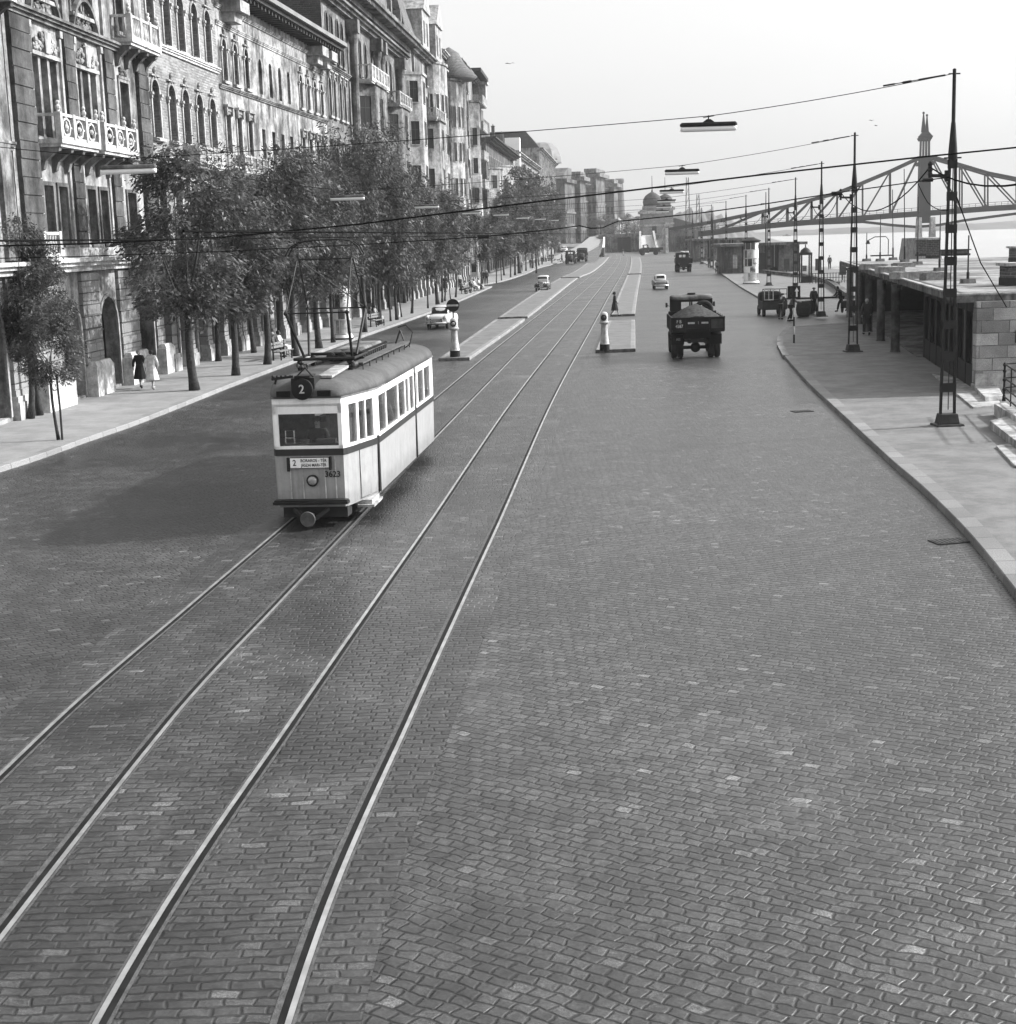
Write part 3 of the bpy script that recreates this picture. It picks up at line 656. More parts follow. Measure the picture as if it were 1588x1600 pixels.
class Bld:
    def __init__(s, name, label, Ya, Yb, H, depth, mat, base=0., off=0., cat='building', P=None, label2=None):
        if P: a, b = Vector(P[0]), Vector(P[1])
        else: a, b = Vector((WX(Ya)+off, Ya)), Vector((WX(Yb)+off, Yb))
        d = b-a; s.L = d.length; s.H = H; s.dep = depth; s.base = base; s.mat = mat; s.ops = []; s.anchor = a; s.dir = d.normalized()
        s.o = E_(name, (a.x, a.y, base), math.atan2(d.y, d.x), label, cat)
        s.z0 = base
        if base: pass
    def op(s, s0, s1, z0, z1, arch=False, st='plain', sash=True, d=.38, fm=None): s.ops.append((s0, s1, z0, z1, arch, st, sash, d, fm)); return s
    def row(s, cs, w, z0, z1, arch=False, st='plain', d=.38, fm=None):
        for c in cs: s.op(c-w/2, c+w/2, z0, z1, arch, st, True, d, fm)
        return s
    def wall(s, extra=None, zr=None, wm=None, skipnear=False):
        """front wall with real openings, reveals, side walls, back and a roof deck"""
        L, H, D_ = s.L, s.H, s.dep; mb = MB(); ops = [o for o in s.ops]
        xs = sorted({0, L}|{o[0] for o in ops}|{o[1] for o in ops}); zs = sorted({0, H}|{o[2] for o in ops}|{o[3] for o in ops})
        xs = [xs[0]]+[b for a, b in zip(xs, xs[1:]) if b-a > 1e-4]; zs = [zs[0]]+[b for a, b in zip(zs, zs[1:]) if b-a > 1e-4]
        def inside(x, z): return any(o[0]-1e-5 < x < o[1]+1e-5 and o[2]-1e-5 < z < o[3]+1e-5 for o in ops)
        for i in range(len(xs)-1):
            j = 0
            while j < len(zs)-1:
                if inside((xs[i]+xs[i+1])/2, (zs[j]+zs[j+1])/2): j += 1; continue
                k = j
                while k+1 < len(zs)-1 and not inside((xs[i]+xs[i+1])/2, (zs[k+1]+zs[k+2])/2): k += 1
                mb.add([(xs[i], 0, zs[j]), (xs[i+1], 0, zs[j]), (xs[i+1], 0, zs[k+1]), (xs[i], 0, zs[k+1])], [(0, 1, 2, 3)]); j = k+1
        for (a, b, c, e, arch, st, sash, d, fm) in ops:
            mb.add([(a, 0, c), (a, d, c), (a, d, e), (a, 0, e)], [(0, 1, 2, 3)]); mb.add([(b, 0, c), (b, d, c), (b, d, e), (b, 0, e)], [(3, 2, 1, 0)])
            mb.add([(a, 0, c), (b, 0, c), (b, d, c), (a, d, c)], [(0, 1, 2, 3)])
            hw = (b-a)/2; cx = (a+b)/2
            if arch:
                n = 10; zt = e-hw
                pts = [(cx-hw*math.cos(PI*i/n), zt+hw*math.sin(PI*i/n)) for i in range(n+1)]
                for i in range(n):
                    p, q = pts[i], pts[i+1]
                    mb.add([(p[0], 0, p[1]), (q[0], 0, q[1]), (q[0], 0, e), (p[0], 0, e), (p[0], d, p[1]), (q[0], d, q[1])], [(0, 1, 2, 3), (0, 4, 5, 1)])
            else: mb.add([(a, 0, e), (b, 0, e), (b, d, e), (a, d, e)], [(3, 2, 1, 0)])
            if not sash: mb.add([(a, d, c), (b, d, c), (b, d, e), (a, d, e)], [(0, 1, 2, 3)])
        o = s.part('wall', mb, s.mat)
        mb = MB(); z1 = H if zr is None else zr
        mb.add([(0, 0, 0), (0, D_, 0), (0, D_, z1), (0, 0, z1), (L, 0, 0), (L, D_, 0), (L, D_, z1), (L, 0, z1)], [(0, 1, 2, 3), (7, 6, 5, 4), (1, 5, 6, 2), (3, 2, 6, 7)])
        s.part('side_wall', mb, wm or s.mat)
        for (a, b, c, e, arch, st, sash, d, fm) in ops:
            if not sash: continue
            f, g = win_meshes(round(b-a, 2), round(e-c, 2), arch, st, d)
            key = (f.name, s.mat, fm); f2 = WIN.get(key)
            if not f2: f2 = f.copy(); f2.materials[0] = MT[fm or ('stone' if s.mat in ('brick', 'ashlar') else s.mat)]; WIN[key] = f2
            w = bpy.data.objects.new('window' if c > .6 or st != 'shop' else 'doorway', f2); COL.objects.link(w); w.parent = s.o; w.location = ((a+b)/2, 0, c)
            p = bpy.data.objects.new('pane', g); COL.objects.link(p); p.parent = w
        return s
    def part(s, name, mb, mat, smooth=False): return mb.build(name, mat, s.o, smooth)
    def cornice(s, z, h, pr, mat=None, name='cornice', s0=0, s1=None, dent=0):
        s1 = s.L if s1 is None else s1; mb = MB()
        mb.box(s0, s1, -pr*.45, -.003, z, z+h*.4); mb.box(s0, s1, -pr*.75, -.004, z+h*.4, z+h*.7); mb.box(s0, s1, -pr, -.005, z+h*.7, z+h)
        if dent:
            x = s0+.1
            while x < s1-.2: mb.box(x, x+dent*.45, -pr*.9, -.006, z+h*.35, z+h*.69); x += dent
        return s.part(name, mb, mat or s.mat)
    def pil(s, s0, s1, z0, z1, pr=.18, blk=0, mat=None, plinth=False, name='pilaster'):
        mb = MB()
        if blk:
            z = z0; i = 0
            while z < z1-.1: mb.box(s0, s1, -pr-(.018 if i % 2 else 0), -.003, z, min(z+blk-.035, z1)); mb.box(s0+.02, s1-.02, -pr*.75, -.002, z+blk-.035, min(z+blk, z1)); z += blk; i += 1
        else: mb.box(s0, s1, -pr, -.003, z0, z1); mb.box(s0-.05, s1+.05, -pr-.06, -.004, z1-.25, z1)
        o = s.part(name, mb, mat or s.mat)
        if plinth:
            mb = MB(); mb.box(s0-.08, s1+.08, -pr-.14, -.006, z0, z0+.75); mb.box(s0-.04, s1+.04, -pr-.09, -.005, z0+.75, z0+.95); s.part('plinth', mb, 'stone')
        return o
    def balcony(s, s0, s1, z, pr=.9, h=.95, mat='offwhite', style='bal', poly=False, cons=True, finial=False):
        mb = MB(); mb.box(s0, s1, -pr, -.004, z-.16, z); mb.box(s0+.06, s1-.06, -pr+.08, -.006, z-.28, z-.16)
        b = s.part('balcony', mb, mat)
        mb = MB(); mb.box(s0+.02, s1-.02, -pr+.02, -pr+.18, z+h-.1, z+h); mb.box(s0+.02, s0+.18, -pr+.18, -.01, z+h-.1, z+h); mb.box(s1-.18, s1-.02, -pr+.18, -.01, z+h-.1, z+h)
        mb.box(s0+.02, s1-.02, -pr+.02, -pr+.16, z, z+.1)
        n = max(1, round((s1-s0)/1.5))
        for i in range(n+1):
            x = s0+.1+(s1-s0-.2)*i/n; mb.box(x-.11, x+.11, -pr-.01, -pr+.21, z, z+h+.03)
            if finial and (i == 0 or i == n//2+n % 2 or i == n): mb.lathe(x, -pr+.1, [(.09, z+h), (.06, z+h+.08), (.1, z+h+.15), (.1, z+h+.22), (.03, z+h+.32)], 8); mb.ball((x, -pr+.1, z+h+.36), .08, 8, 6)
        if style == 'bal':
            x = s0+.32
            while x < s1-.25: mb.lathe(x, -pr+.09, [(.05, z+.1), (.035, z+.2), (.065, z+.38), (.035, z+h-.25), (.05, z+h-.1)], 6); x += .26
            y = -pr+.35
            while y < -.1:
                for xx in (s0+.1, s1-.1): mb.lathe(xx, y, [(.05, z+.1), (.035, z+.2), (.065, z+.38), (.035, z+h-.25), (.05, z+h-.1)], 6)
                y += .26
        elif style == 'ring':
            for i in range(n):
                xa = s0+.1+(s1-s0-.2)*(i+.5)/n; rr = (s1-s0)/n*.28
                for q in range(8): a, c = 2*PI*q/8, 2*PI*(q+1)/8; mb.bar((xa+rr*math.cos(a), -pr+.09, z+h*.48+h*.36*math.sin(a)), (xa+rr*math.cos(c), -pr+.09, z+h*.48+h*.36*math.sin(c)), .07)
                mb.ball((xa, -pr+.09, z+h*.48), .1, 6, 5)
                for sx in (-1, 1): mb.bar((xa+sx*rr, -pr+.09, z+h*.48), (xa+sx*(s1-s0)/n*.4, -pr+.09, z+h*.48), .06)
        elif style == 'iron':
            x = s0+.2
            while x < s1-.1: mb.box(x, x+.025, -pr+.08, -pr+.1, z+.1, z+h-.1); x += .14
        else: mb.box(s0+.03, s1-.03, -pr+.03, -pr+.13, z+.1, z+h-.1); mb.box(s0+.03, s0+.13, -pr+.13, -.01, z, z+h-.1); mb.box(s1-.13, s1-.03, -pr+.13, -.01, z, z+h-.1)
        mb.build('balustrade', mat, b)
        if cons:
            m = max(2, round((s1-s0)/1.5)+1)
            for i in range(m):
                x = s0+.25+(s1-s0-.5)*i/(m-1); mb = MB(); mb.prism([(-pr+.15, z-.281), (-.005, z-.281), (-.005, z-1.1), (-.15, z-1.05), (-.25, z-.75), (-pr*.6, z-.5), (-pr+.2, z-.42)], (x-.13, x+.13), 'x')
                mb.build('console', 'stonegrey' if mat != 'p4' else mat, b)
        return b
    def bay(s, s0, s1, z0, z1, pr, mat, floors, st='poly', w=.5):
        """projecting bay with windows in its three faces"""
        c = .32*(s1-s0); pts = [(s0, -.003), (s0+c*.6, -pr), (s1-c*.6, -pr), (s1, -.003)] if st == 'poly' else [(s0, -.003)]+[((s0+s1)/2-(s1-s0)/2*math.cos(PI*i/8), -.003-pr*math.sin(PI*i/8)) for i in range(1, 8)]+[(s1, -.003)]
        mb = MB(); mb.prism(pts, (z0, z1), 'z'); mb.prism([((x-(s0+s1)/2)*1.03+(s0+s1)/2, y*1.1-.002) for x, y in pts], (z1, z1+.25), 'z')
        mb.prism([((x-(s0+s1)/2)*1.02+(s0+s1)/2, y*1.06-.002) for x, y in pts], (z0-.2, z0), 'z')
        b = s.part('bay', mb, mat)
        for (a, e) in floors:
            for i in range(len(pts)-1):
                p, q = Vector((pts[i][0], pts[i][1], 0)), Vector((pts[i+1][0], pts[i+1][1], 0)); d = q-p
                if d.length < .7: continue
                m_ = (p+q)/2; ww = min(d.length*.5, 1.1)
                wo = MB(); wo.T = Matrix.Translation((m_.x, m_.y, 0)) @ Matrix.Rotation(math.atan2(d.y, d.x), 4, 'Z')
                wo.box(-ww/2-.09, -ww/2, -.07, -.002, a-.06, e+.09); wo.box(ww/2, ww/2+.09, -.07, -.002, a-.06, e+.09); wo.box(-ww/2, ww/2, -.07, -.003, e, e+.09); wo.box(-ww/2, ww/2, -.09, -.003, a-.08, a)
                wo.cur = 1; wo.box(-.03, .03, -.03, -.011, a, e); wo.box(-ww/2, ww/2, -.028, -.012, a+(e-a)*.62, a+(e-a)*.62+.06)
                wo = wo.build('bay_window', [mat, 'frame_d'], b)
                g = MB(); g.T = Matrix.Translation((m_.x, m_.y, 0)) @ Matrix.Rotation(math.atan2(d.y, d.x), 4, 'Z'); g.box(-ww/2, ww/2, -.01, -.002, a, e); g.build('pane', 'glass', wo)
        return b
    def roof(s, z, rise, inset, over=.3, mat='slate', s0=0, s1=None, dep=None):
        s1 = s.L if s1 is None else s1; dep = dep or s.dep; mb = MB()
        mb.add([(s0, -over, z), (s1, -over, z), (s1, dep, z), (s0, dep, z), (s0, inset, z+rise), (s1, inset, z+rise), (s1, dep, z+rise+.01), (s0, dep, z+rise)], [(3, 2, 1, 0), (4, 5, 6, 7), (0, 1, 5, 4), (1, 2, 6, 5), (2, 3, 7, 6), (3, 0, 4, 7)])
        return s.part('roof', mb, mat)
    def stack(s, x, y, z, h, w=.7, l=1.1, mat='brickroof'):
        mb = MB(); mb.box(x-l/2, x+l/2, y-w/2, y+w/2, z, z+h); mb.box(x-l/2-.08, x+l/2+.08, y-w/2-.08, y+w/2+.08, z+h, z+h+.15)
        for q in (-.25, .25): mb.lathe(x+q*l, y, [(.11, z+h+.15), (.11, z+h+.5)], 8)
        return s.part('chimney', mb, mat)
# -- the corner house at the very left edge
b = Bld('corner_house', 'pale stuccoed house cut by the left edge of the photo, balcony at its top', 30, 53.4, 21, 14, 'p1')
b.row([15.5, 18, 20.8], 1.1, 6.2, 8.6, False, 'plain').row([15.5, 18, 20.8], 1.1, 10.2, 12.7, False, 'hood').row([15.5, 18, 20.8], 1.1, 14.8, 17.2, False, 'plain')
b.row([13.5, 16.5, 20.2], 1.7, .3, 3.9, True, 'shop', .5); b.wall()
b.cornice(5.0, .45, .55, 'offwhite'); b.cornice(9.2, .3, .2); b.cornice(13.9, .3, .3); b.cornice(19.6, 1.3, .9)
b.balcony(19.3, 22.6, 14.2, 1.0, .95, 'offwhite', 'bal'); b.pil(21.9, 22.9, 5.5, 19.5, .16, 0)
for x in (11.6, 14.9, 18.4, 22.2): b.pil(x-.75, x+.75, 0, 4.9, .12, .6, 'ashlar', True)
# -- quoined house with stone balconies
b = Bld('quoined_house', 'ornate house with dark banded quoins and white stone balconies left of the brick house', 53.5, 70.4, 23, 14, 'p1')
for a, e in ((2.6, 3.55), (4.15, 5.1), (7.4, 8.4), (9.0, 9.95), (12.7, 13.9)): b.op(a, e, 6.05, 8.15, False, 'plain', fm='stonegrey')
for a in (2.5, 3.45, 4.4, 7.1, 8.05, 9.0): b.op(a, a+.72, 9.9, 12.7, False, 'bare')
b.op(12.7, 13.95, 10.3, 12.75, False, 'cart')
for a in (2.6, 4.1, 7.2, 8.7, 12.9): b.op(a, a+1.1, 14.8, 17.3, False, 'plain')
for a in (2.6, 4.1, 7.2, 8.7, 12.9): b.op(a, a+1.1, 18.9, 20.9, False, 'plain')
for c in (4.3, 8.95, 14.1): b.op(c-1.1, c+1.1, .25, 3.9, True, 'shop', True, .6)
b.wall()
for c in (3.85, 8.4):      # cartouches over the triple windows and scrolled gables above the string course
    mb = MB(); mb.box(c-1.45, c+1.45, -.13, -.004, 12.72, 12.86); mb.frus(c, -.1, 12.86, 13.6, .22, .09, .34, .12)
    for q in range(46):
        u = R.uniform(-1, 1); mb.ball((c+u*1.3, -.1, 12.95+R.uniform(0, .75)*(1-abs(u)*.7)), R.uniform(.05, .12), 7, 5, (1, .8, 1))
    b.part('cartouche', mb, 'stone')
    mb = MB(); pts = [(c+1.5*math.cos(PI*q/14), 14.25+1.15*math.sin(PI*q/14)**1.6) for q in range(15)]
    for q in range(14): mb.bar((pts[q][0], -.14, pts[q][1]), (pts[q+1][0], -.14, pts[q+1][1]), .2, .14)
    b.part('scrolled_gable', mb, 'stonegrey'); mb = MB(); mb.box(c-.8, c+.8, -.07, -.003, 14.3, 14.5)
    for q in range(40): mb.ball((c+R.uniform(-.75, .75), -.08, 14.32+R.uniform(0, .65)), R.uniform(.05, .12), 7, 5, (1, .8, 1))
    b.part('gable_relief', mb, 'stonegrey')

for i, (x0, x1) in enumerate(((.3, 2.2), (5.75, 6.85), (10.6, 11.7), (15.2, 16.7))): b.pil(x0, x1, 5.9, 13.85, .16, .62, 'quoin'); b.pil(x0+.2, x1-.2, 14.3, 20.5, .12, 0)
for x0, x1 in ((2.2, 2.35), (5.4, 5.6), (7.0, 7.15), (10.2, 10.4)): b.pil(x0, x1, 5.9, 13.85, .1, 0, 'stone')
b.cornice(5.0, .5, .6, 'offwhite'); b.cornice(13.9, .32, .4, 'stonegrey'); b.cornice(18.1, .25, .2); b.cornice(21.6, 1.4, 1.)
mb = MB(); mb.box(1.6, 16.8, -.14, -.004, 5.5, 5.98); b.part('apron', mb, 'stone')
b.balcony(2.35, 6.75, 9.75, .95, .9, 'offwhite', 'ring', finial=True); b.balcony(7.35, 11.75, 9.75, .95, .9, 'offwhite', 'ring', finial=True)
b.balcony(12.3, 16.7, 14.45, .85, .95, 'offwhite', 'bal', finial=True); b.balcony(.1, 1.9, 5.6, .8, .85, 'offwhite', 'bal'); b.balcony(11.6, 16.9, 5.6, .8, .8, 'stone', 'bal')
for x0, x1 in ((.2, 3.0), (5.6, 7.65), (10.25, 12.8), (15.4, 16.8)):
    b.pil(x0, x1, 0, 4.9, .14, .55, 'ashlar'); mb = MB(); mb.box(x0-.05, x1+.05, -.5, -.006, 0, 1.3); b.part('plinth', mb.frus((x0+x1)/2, -.3, 1.3, 1.5, (x1-x0)/2, .2, (x1-x0)/2-.1, .1), 'offwhite')
mb = MB(); mb.box(0, 7.4, -.7, -.507, 0, .14); mb.box(7.7, 16.8, -.7, -.507, 0, .14); b.part('doorstep', mb, 'stone')
# -- brick house with venetian arches
b = Bld('brick_house', 'brick house with rows of tall pointed arched windows and light string courses', 70.4, 83.2, 23.5, 14, 'brick')
cs = [1.15, 3.75, 6.1, 8.6, 11.1]
b.row(cs, 1.15, 15.1, 17.75, True, 'orn', fm='stone').row(cs, 1.15, 10.75, 13.35, True, 'orn', fm='stone').row(cs, 1.15, 6.2, 8.6, False, 'hood', fm='stone').row(cs, 1.1, 19.6, 21.8, True, 'plain', fm='stone')
b.row([1.5, 4.6, 7.9, 11.2], 1.6, .3, 3.9, True, 'shop', .6); b.wall(); b.cornice(14.75, .28, .22, 'offwhite'); b.cornice(5., .45, .5, 'offwhite'); b.cornice(9.7, .25, .3, 'offwhite'); b.cornice(22.4, 1.1, .9, 'stone', dent=.5); b.cornice(18.8, .25, .2, 'offwhite')
b.balcony(5.2, 12.3, 9.85, .8, .8, 'stone', 'plain')
for x in (.1, 3.05, 6.25, 9.5, 12.6): b.pil(x-.42, x+.42, 0, 4.9, .45, .6, 'ashlar', True)
# -- long flaking stucco house with the overhanging eaves
b = Bld('stucco_palace', 'long flaking stucco house with a deep overhanging eave and narrow paired windows', 83.2, 110, 19.4, 13, 'p2')
cs = [1.3, 3.5, 5.8, 9., 11.4, 13.7, 16., 19.2, 21.3, 23.4, 25.5]
b.row(cs[:3], .85, 14.5, 16.7, True, 'orn', fm='stone').row(cs[3:7], .75, 14.5, 16.5, True, 'bare').row(cs[7:], .85, 14.5, 16.6, True, 'orn', fm='stone')
b.row(cs[:3], .9, 10.5, 12.8, False, 'hood', fm='stone').row(cs[3:7], .8, 10.5, 12.5, False, 'bare').row(cs[7:], .9, 10.5, 12.7, False, 'hood', fm='stone')
b.row(cs, .95, 6.2, 8.4, False, 'hood'); b.row([2+i*3.05 for i in range(8)], 1.9, .2, 3.9, i == 99, 'shop', .6)
b.wall(); b.cornice(14.05, .22, .18, 'stonegrey'); b.cornice(9.7, .3, .5, 'offwhite'); b.cornice(17.3, .25, .12); b.cornice(5., .4, .5, 'offwhite'); b.cornice(18.2, .2, .15)
mb = MB(); mb.box(-.1, b.L+1.2, -1.25, .5, 19.05, 19.25); mb.box(-.1, b.L+1.2, -1.4, .6, 19.251, 19.5)
for i in range(34): mb.box(.2+i*.8, .42+i*.8, -1.1, -.007, 18.8, 19.04)
b.part('eave', mb, 'slate')
mb = MB(); mb.add([(0, -1.4, 19.502), (b.L+1, -1.4, 19.502), (b.L+1, 6, 21.4), (0, 6, 21.4)], [(0, 1, 2, 3)]); mb.box(0, b.L+1.1, -1.52, -1.402, 19.3, 19.56); b.part('roof', mb, 'paleroof')
for s0 in (1.2, 21.6, 24.6): mb = MB(); mb.box(s0, s0+1.9, -1.1, -.008, 18.1, 18.7); mb.box(s0+.2, s0+1.7, -.7, -.009, 17.6, 18.098); b.part('bracket', mb, 'stone')
for k in range(9): b.pil(.45+k*3.05-.42, .45+k*3.05+.42, 0, 4.9, .5, .6, 'ashlar', True)
b.balcony(1.8, 7.2, 9.85, .7, .8, 'stone', 'bal')
# -- tall dark house with giant columns
b = Bld('columned_house', 'tall grey ornate apartment house with giant half columns and white bay balconies', 110, 150, 24.4, 16, 'p3')
L = b.L
b.row([1.6, 3.4, 5.8, 7.6], .9, 18.6, 21.8, True, 'plain').row([1.6, 3.4, 5.8, 7.6], .95, 14.7, 17.4, True, 'hood', fm='stone').row([1.6, 3.4, 5.8, 7.6], 1., 10.4, 12.6, True, 'hood').row([1.6, 3.4, 5.8, 7.6], 1., 6.2, 8.4, False, 'plain')
b.row([26, 36, 38.5], 1., 18.6, 21.8, True, 'plain').row([25.4, 36, 38.5], 1., 14.6, 17.2, False, 'hood').row([25.4, 36, 38.5], 1., 10.4, 12.6, False, 'hood')
b.row([13, 15.6, 18.2], .9, 18.9, 21.6, True, 'plain').row([29.5, 32], .9, 18.9, 21.6, True, 'plain')
b.row([2+i*3.1 for i in range(12)], 1.9, .2, 3.9, False, 'shop', .6); b.wall(wm='brickdark', zr=27)
b.bay(11.6, 20.2, 9.5, 17.9, 1.5, 'p3', [(10.6, 12.8), (14.6, 17.)]); b.balcony(11.4, 20.4, 18.2, 1.6, 1.1, 'offwhite', 'bal', cons=False)
b.bay(27.2, 34.8, 9.5, 17.4, 1.4, 'p3', [(10.6, 12.8), (14.4, 16.8)]); b.balcony(27., 35, 17.7, 1.5, 1., 'stone', 'bal', cons=False)
for x in (10., 21.6, 24.2, 35.6):
    mb = MB(); mb.lathe(x, -.45, [(.42, 13.2), (.36, 13.8), (.33, 14.2), (.3, 19.5), (.28, 20.6), (.42, 21), (.44, 21.4)], 14); mb.box(x-.45, x+.45, -.85, -.009, 5.5, 13.2); mb.box(x-.5, x+.5, -.95, -.01, 21.4, 22.4); b.part('column', mb, 'stonegrey')
b.cornice(22.5, .6, .9, 'stonegrey'); b.cornice(23.4, 1., 1.9, 'stonegrey', dent=.7); b.cornice(9., .4, .6); b.cornice(5, .4, .5, 'stone'); b.cornice(18.0, .25, .3)
mb = MB()
for x in range(0, 40, 2): mb.box(x+.2, x+.9, -.6, .2, 24.41, 26.8 if x % 6 == 0 else 25.8)
mb.box(0, L, -.4, .1, 24.405, 25.1); mb.box(19, 23.5, -1.2, 1, 24.41, 27.5); b.part('parapet', mb, 'stonegrey')
mb = MB(); mb.box(.01, L-.02, .4, 14, 24.42, 27); b.part('attic', mb, 'brickdark')
for k in range(13): b.pil(.45+k*3.1-.42, .45+k*3.1+.42, 0, 4.9, .5, .6, 'stonegrey', k % 2 == 0)
# -- house with the great mansard roof
b = Bld('mansard_house', 'pale apartment house with a steep mansard roof and bare grey firewall', 150.3, 182, 25, 17, 'p5')
L = b.L
for zz in (6.3, 10.4, 14.5, 18.6, 22.1): b.row([7.6, 18.5, 29.5], 1.1, zz, zz+2.2, False, 'plain')
b.row([2+i*3.3 for i in range(9)], 2., .2, 3.9, False, 'shop', .5); b.wall(wm='firewall')
b.bay(1.2, 6.2, 6, 21.6, 1.5, 'stone', [(6.8, 9), (10.9, 13), (15, 17.2), (19, 21)]); b.bay(8.6, 16.8, 6, 17.8, 2.2, 'p1', [(7, 9), (11, 13), (15, 17)]); b.bay(19.6, 28.6, 6, 24.6, 1.6, 'p4', [(6.8, 9), (10.9, 13), (15, 17.2), (19, 21.4)], 'round')
for zz in (9.8, 13.9, 18.2): b.balcony(17, 19.9, zz, 1.9, 1.05, 'stone', 'plain')
b.balcony(8.8, 16.6, 18.05, 2.1, 1., 'stone', 'bal', cons=False)
mb = MB(); prof = [(-.5, 25), (.9, 29.5), (2.6, 30.3), (6, 33.2), (10, 30.5), (16, 25)]
mb.prism([(y, z) for y, z in prof], (1.0, L), 'x'); b.part('roof', mb, 'tiles')
mb = MB(); mb.prism([(-.6, 24.9), (.6, 29.9), (1.6, 31), (12, 31), (17, 25)], (0.02, .98), 'x'); b.part('firewall', mb, 'firewall')
b.stack(.6, 2.2, 31, 1.3, .9, .9); b.stack(18, 7, 32.4, 1.6)
for x in (9.5, 21): mb = MB(); mb.box(x, x+5.6, -.9, 2.6, 24.9, 28.8); mb.prism([(x-.3, 28.8), (x+2.8, 31.2), (x+5.9, 28.8)], (-1.1, 3.4), 'y'); d_ = b.part('dormer', mb, 'stone'); mb = MB(); mb.box(x+1, x+2, -.93, -.9, 25.6, 27.8); mb.box(x+3.5, x+4.5, -.93, -.9, 25.6, 27.8); mb.build('pane', 'glass', d_)
b.cornice(24.4, .6, 1.1); b.cornice(5, .4, .5)
for k in range(10): b.pil(.4+k*3.3-.4, .4+k*3.3+.4, 0, 4.9, .5, 0, 'stone', True)
# -- patched apartment house with rounded bay
b = Bld('rounded_bay_house', 'pale patched apartment house with a rounded bay and low turret roof beyond the mansard house', 182.2, 208, 27.5, 17, 'p4')
L = b.L
for zz in (6.3, 10.4, 14.5, 18.6, 22.6): b.row([2.2, 13.6, 16.3, 24], 1.1, zz, zz+2.3, False, 'plain')
b.row([2+i*3.2 for i in range(7)], 2., .2, 3.9, False, 'shop', .5); b.wall()
b.bay(4, 12, 5.8, 24.4, 1.9, 'p4', [(6.8, 9), (10.9, 13), (15, 17.2), (19, 21.4)], 'round'); b.bay(18, 22.5, 5.8, 26.4, 1.3, 'p5', [(6.8, 9), (10.9, 13), (15, 17.2), (19, 21.4)])
mb = MB(); mb.lathe(8, -.4, [(2.9, 24.65), (3.4, 25.1), (1.9, 26.6), (1.2, 27.9), (.1, 28.6)], 18); b.part('turret_roof', mb, 'tiles', True)
b.roof(27.5, 2.6, 4, .5, 'slate'); b.cornice(27., .5, .7); b.stack(12, 4, 29, 2.4); b.stack(20, 5, 29.5, 2.2)
for zz in (10, 14.2, 18.3): b.balcony(12.6, 17.2, zz, .9, 1., 'p5', 'plain')
for k in range(8): b.pil(.4+k*3.2-.4, .4+k*3.2+.4, 0, 4.9, .5, 0, 'stone', True)
# -- loggia house at the street corner
b = Bld('loggia_house', 'grey corner apartment house with stacked open loggias and a flat overhanging roof', 208.2, 242, 29.6, 17, 'p5')
L = b.L
for zz in (6.3, 10.4, 14.5, 18.6, 22.6, 26): b.row([2.2, 5.2, 9, 12.5], 1.2, zz, zz+2.2, False, 'plain')
for zz in (9.2, 13.4, 17.6, 21.8, 25.6): b.op(22.5, 31.5, zz, zz+3.1, False, 'bare', False, 1.6)
b.row([2+i*3.2 for i in range(10)], 2., .2, 3.9, False, 'shop', .5); b.wall()
for zz in (8.2, 12.4, 16.6, 20.8, 24.6): b.balcony(22.2, 31.6, zz+1., 1.5, 1.05, 'stone', 'plain', cons=False)
mb = MB(); mb.box(19, L+.9, -1.6, 12, 29.6, 30.1); b.part('roof', mb, 'slate'); b.bay(15, 19.5, 5.8, 25, 1.3, 'p4', [(6.8, 9), (10.9, 13), (15, 17.2), (19, 21.4)]); b.cornice(28.9, .5, .6)
mb = MB(); mb.box(L-3, L-.2, -1.4, .5, 26, 28.9); mb.box(L-3.2, L, -1.7, 1, 28.902, 29.3); b.part('turret', mb, 'stone')
for k in range(11): b.pil(.4+k*3.2-.4, .4+k*3.2+.4, 0, 4.9, .5, 0, 'stone', True)
# -- second block beyond the side street
def at_depth(px, Y): return Vector((D(px, 372, Y).x, Y))
qa, qb, qc, qd = at_depth(764, 262), at_depth(805, 330), at_depth(843, 420), at_depth(868, 520)
b = Bld('terraced_roof_house', 'dark house with a stepped roof terrace at the far corner of the side street', 0, 0, 22.5, 18, 'p6', P=(qa, qb))
L = b.L
for zz in (6, 9.9, 13.8, 17.6): b.row([3+i*4.6 for i in range(int((L-3)/4.6)+1)], 1.5, zz, zz+2.2, False, 'plain', fm='stone')
b.row([3+i*4.2 for i in range(int((L-4)/4.2)+1)], 2., .3, 4, False, 'shop', .5); b.wall(); b.cornice(21.8, .8, 1.8, 'slate'); b.bay(30, 42, 6, 19, 2., 'stone', [(6.5, 8.8), (10.2, 12.4), (14.2, 16.4)]); b.bay(4, 14, 6, 17.5, 1.8, 'p4', [(6.5, 8.8), (10.2, 12.4), (14.2, 16.4)])
mb = MB(); mb.box(1, 22, 1, 14, 22.51, 25.4); mb.box(14, 34, 2, 12, 25.401, 27.2); mb.box(10, 15, 1.5, 6, 25.402, 28); b.part('roof_storey', mb, 'p6'); b.roof(22.51, 2.4, 3.5, .3, 'slate', s0=36)
b.stack(30, 6, 27, 1.6); b.stack(52, 6, 24.8, 1.8)
b = Bld('white_gabled_house', 'light apartment house with a bright white chimney wall and dark mansard roof', 0, 0, 24, 18, 'p2', P=(qb+Vector((.1, .4)), qc))
L = b.L
for zz in (6.5, 10.5, 14.5, 18.5): b.row([4+i*5.2 for i in range(int((L-4)/5.2)+1)], 1.6, zz, zz+2.3, False, 'plain')
b.row([4+i*5.2 for i in range(int((L-4)/5.2)+1)], 2.4, .3, 4.2, False, 'shop', .5); b.wall(); b.roof(24, 3., 4.5, .6, 'p6'); b.cornice(23.2, .8, 1.3)
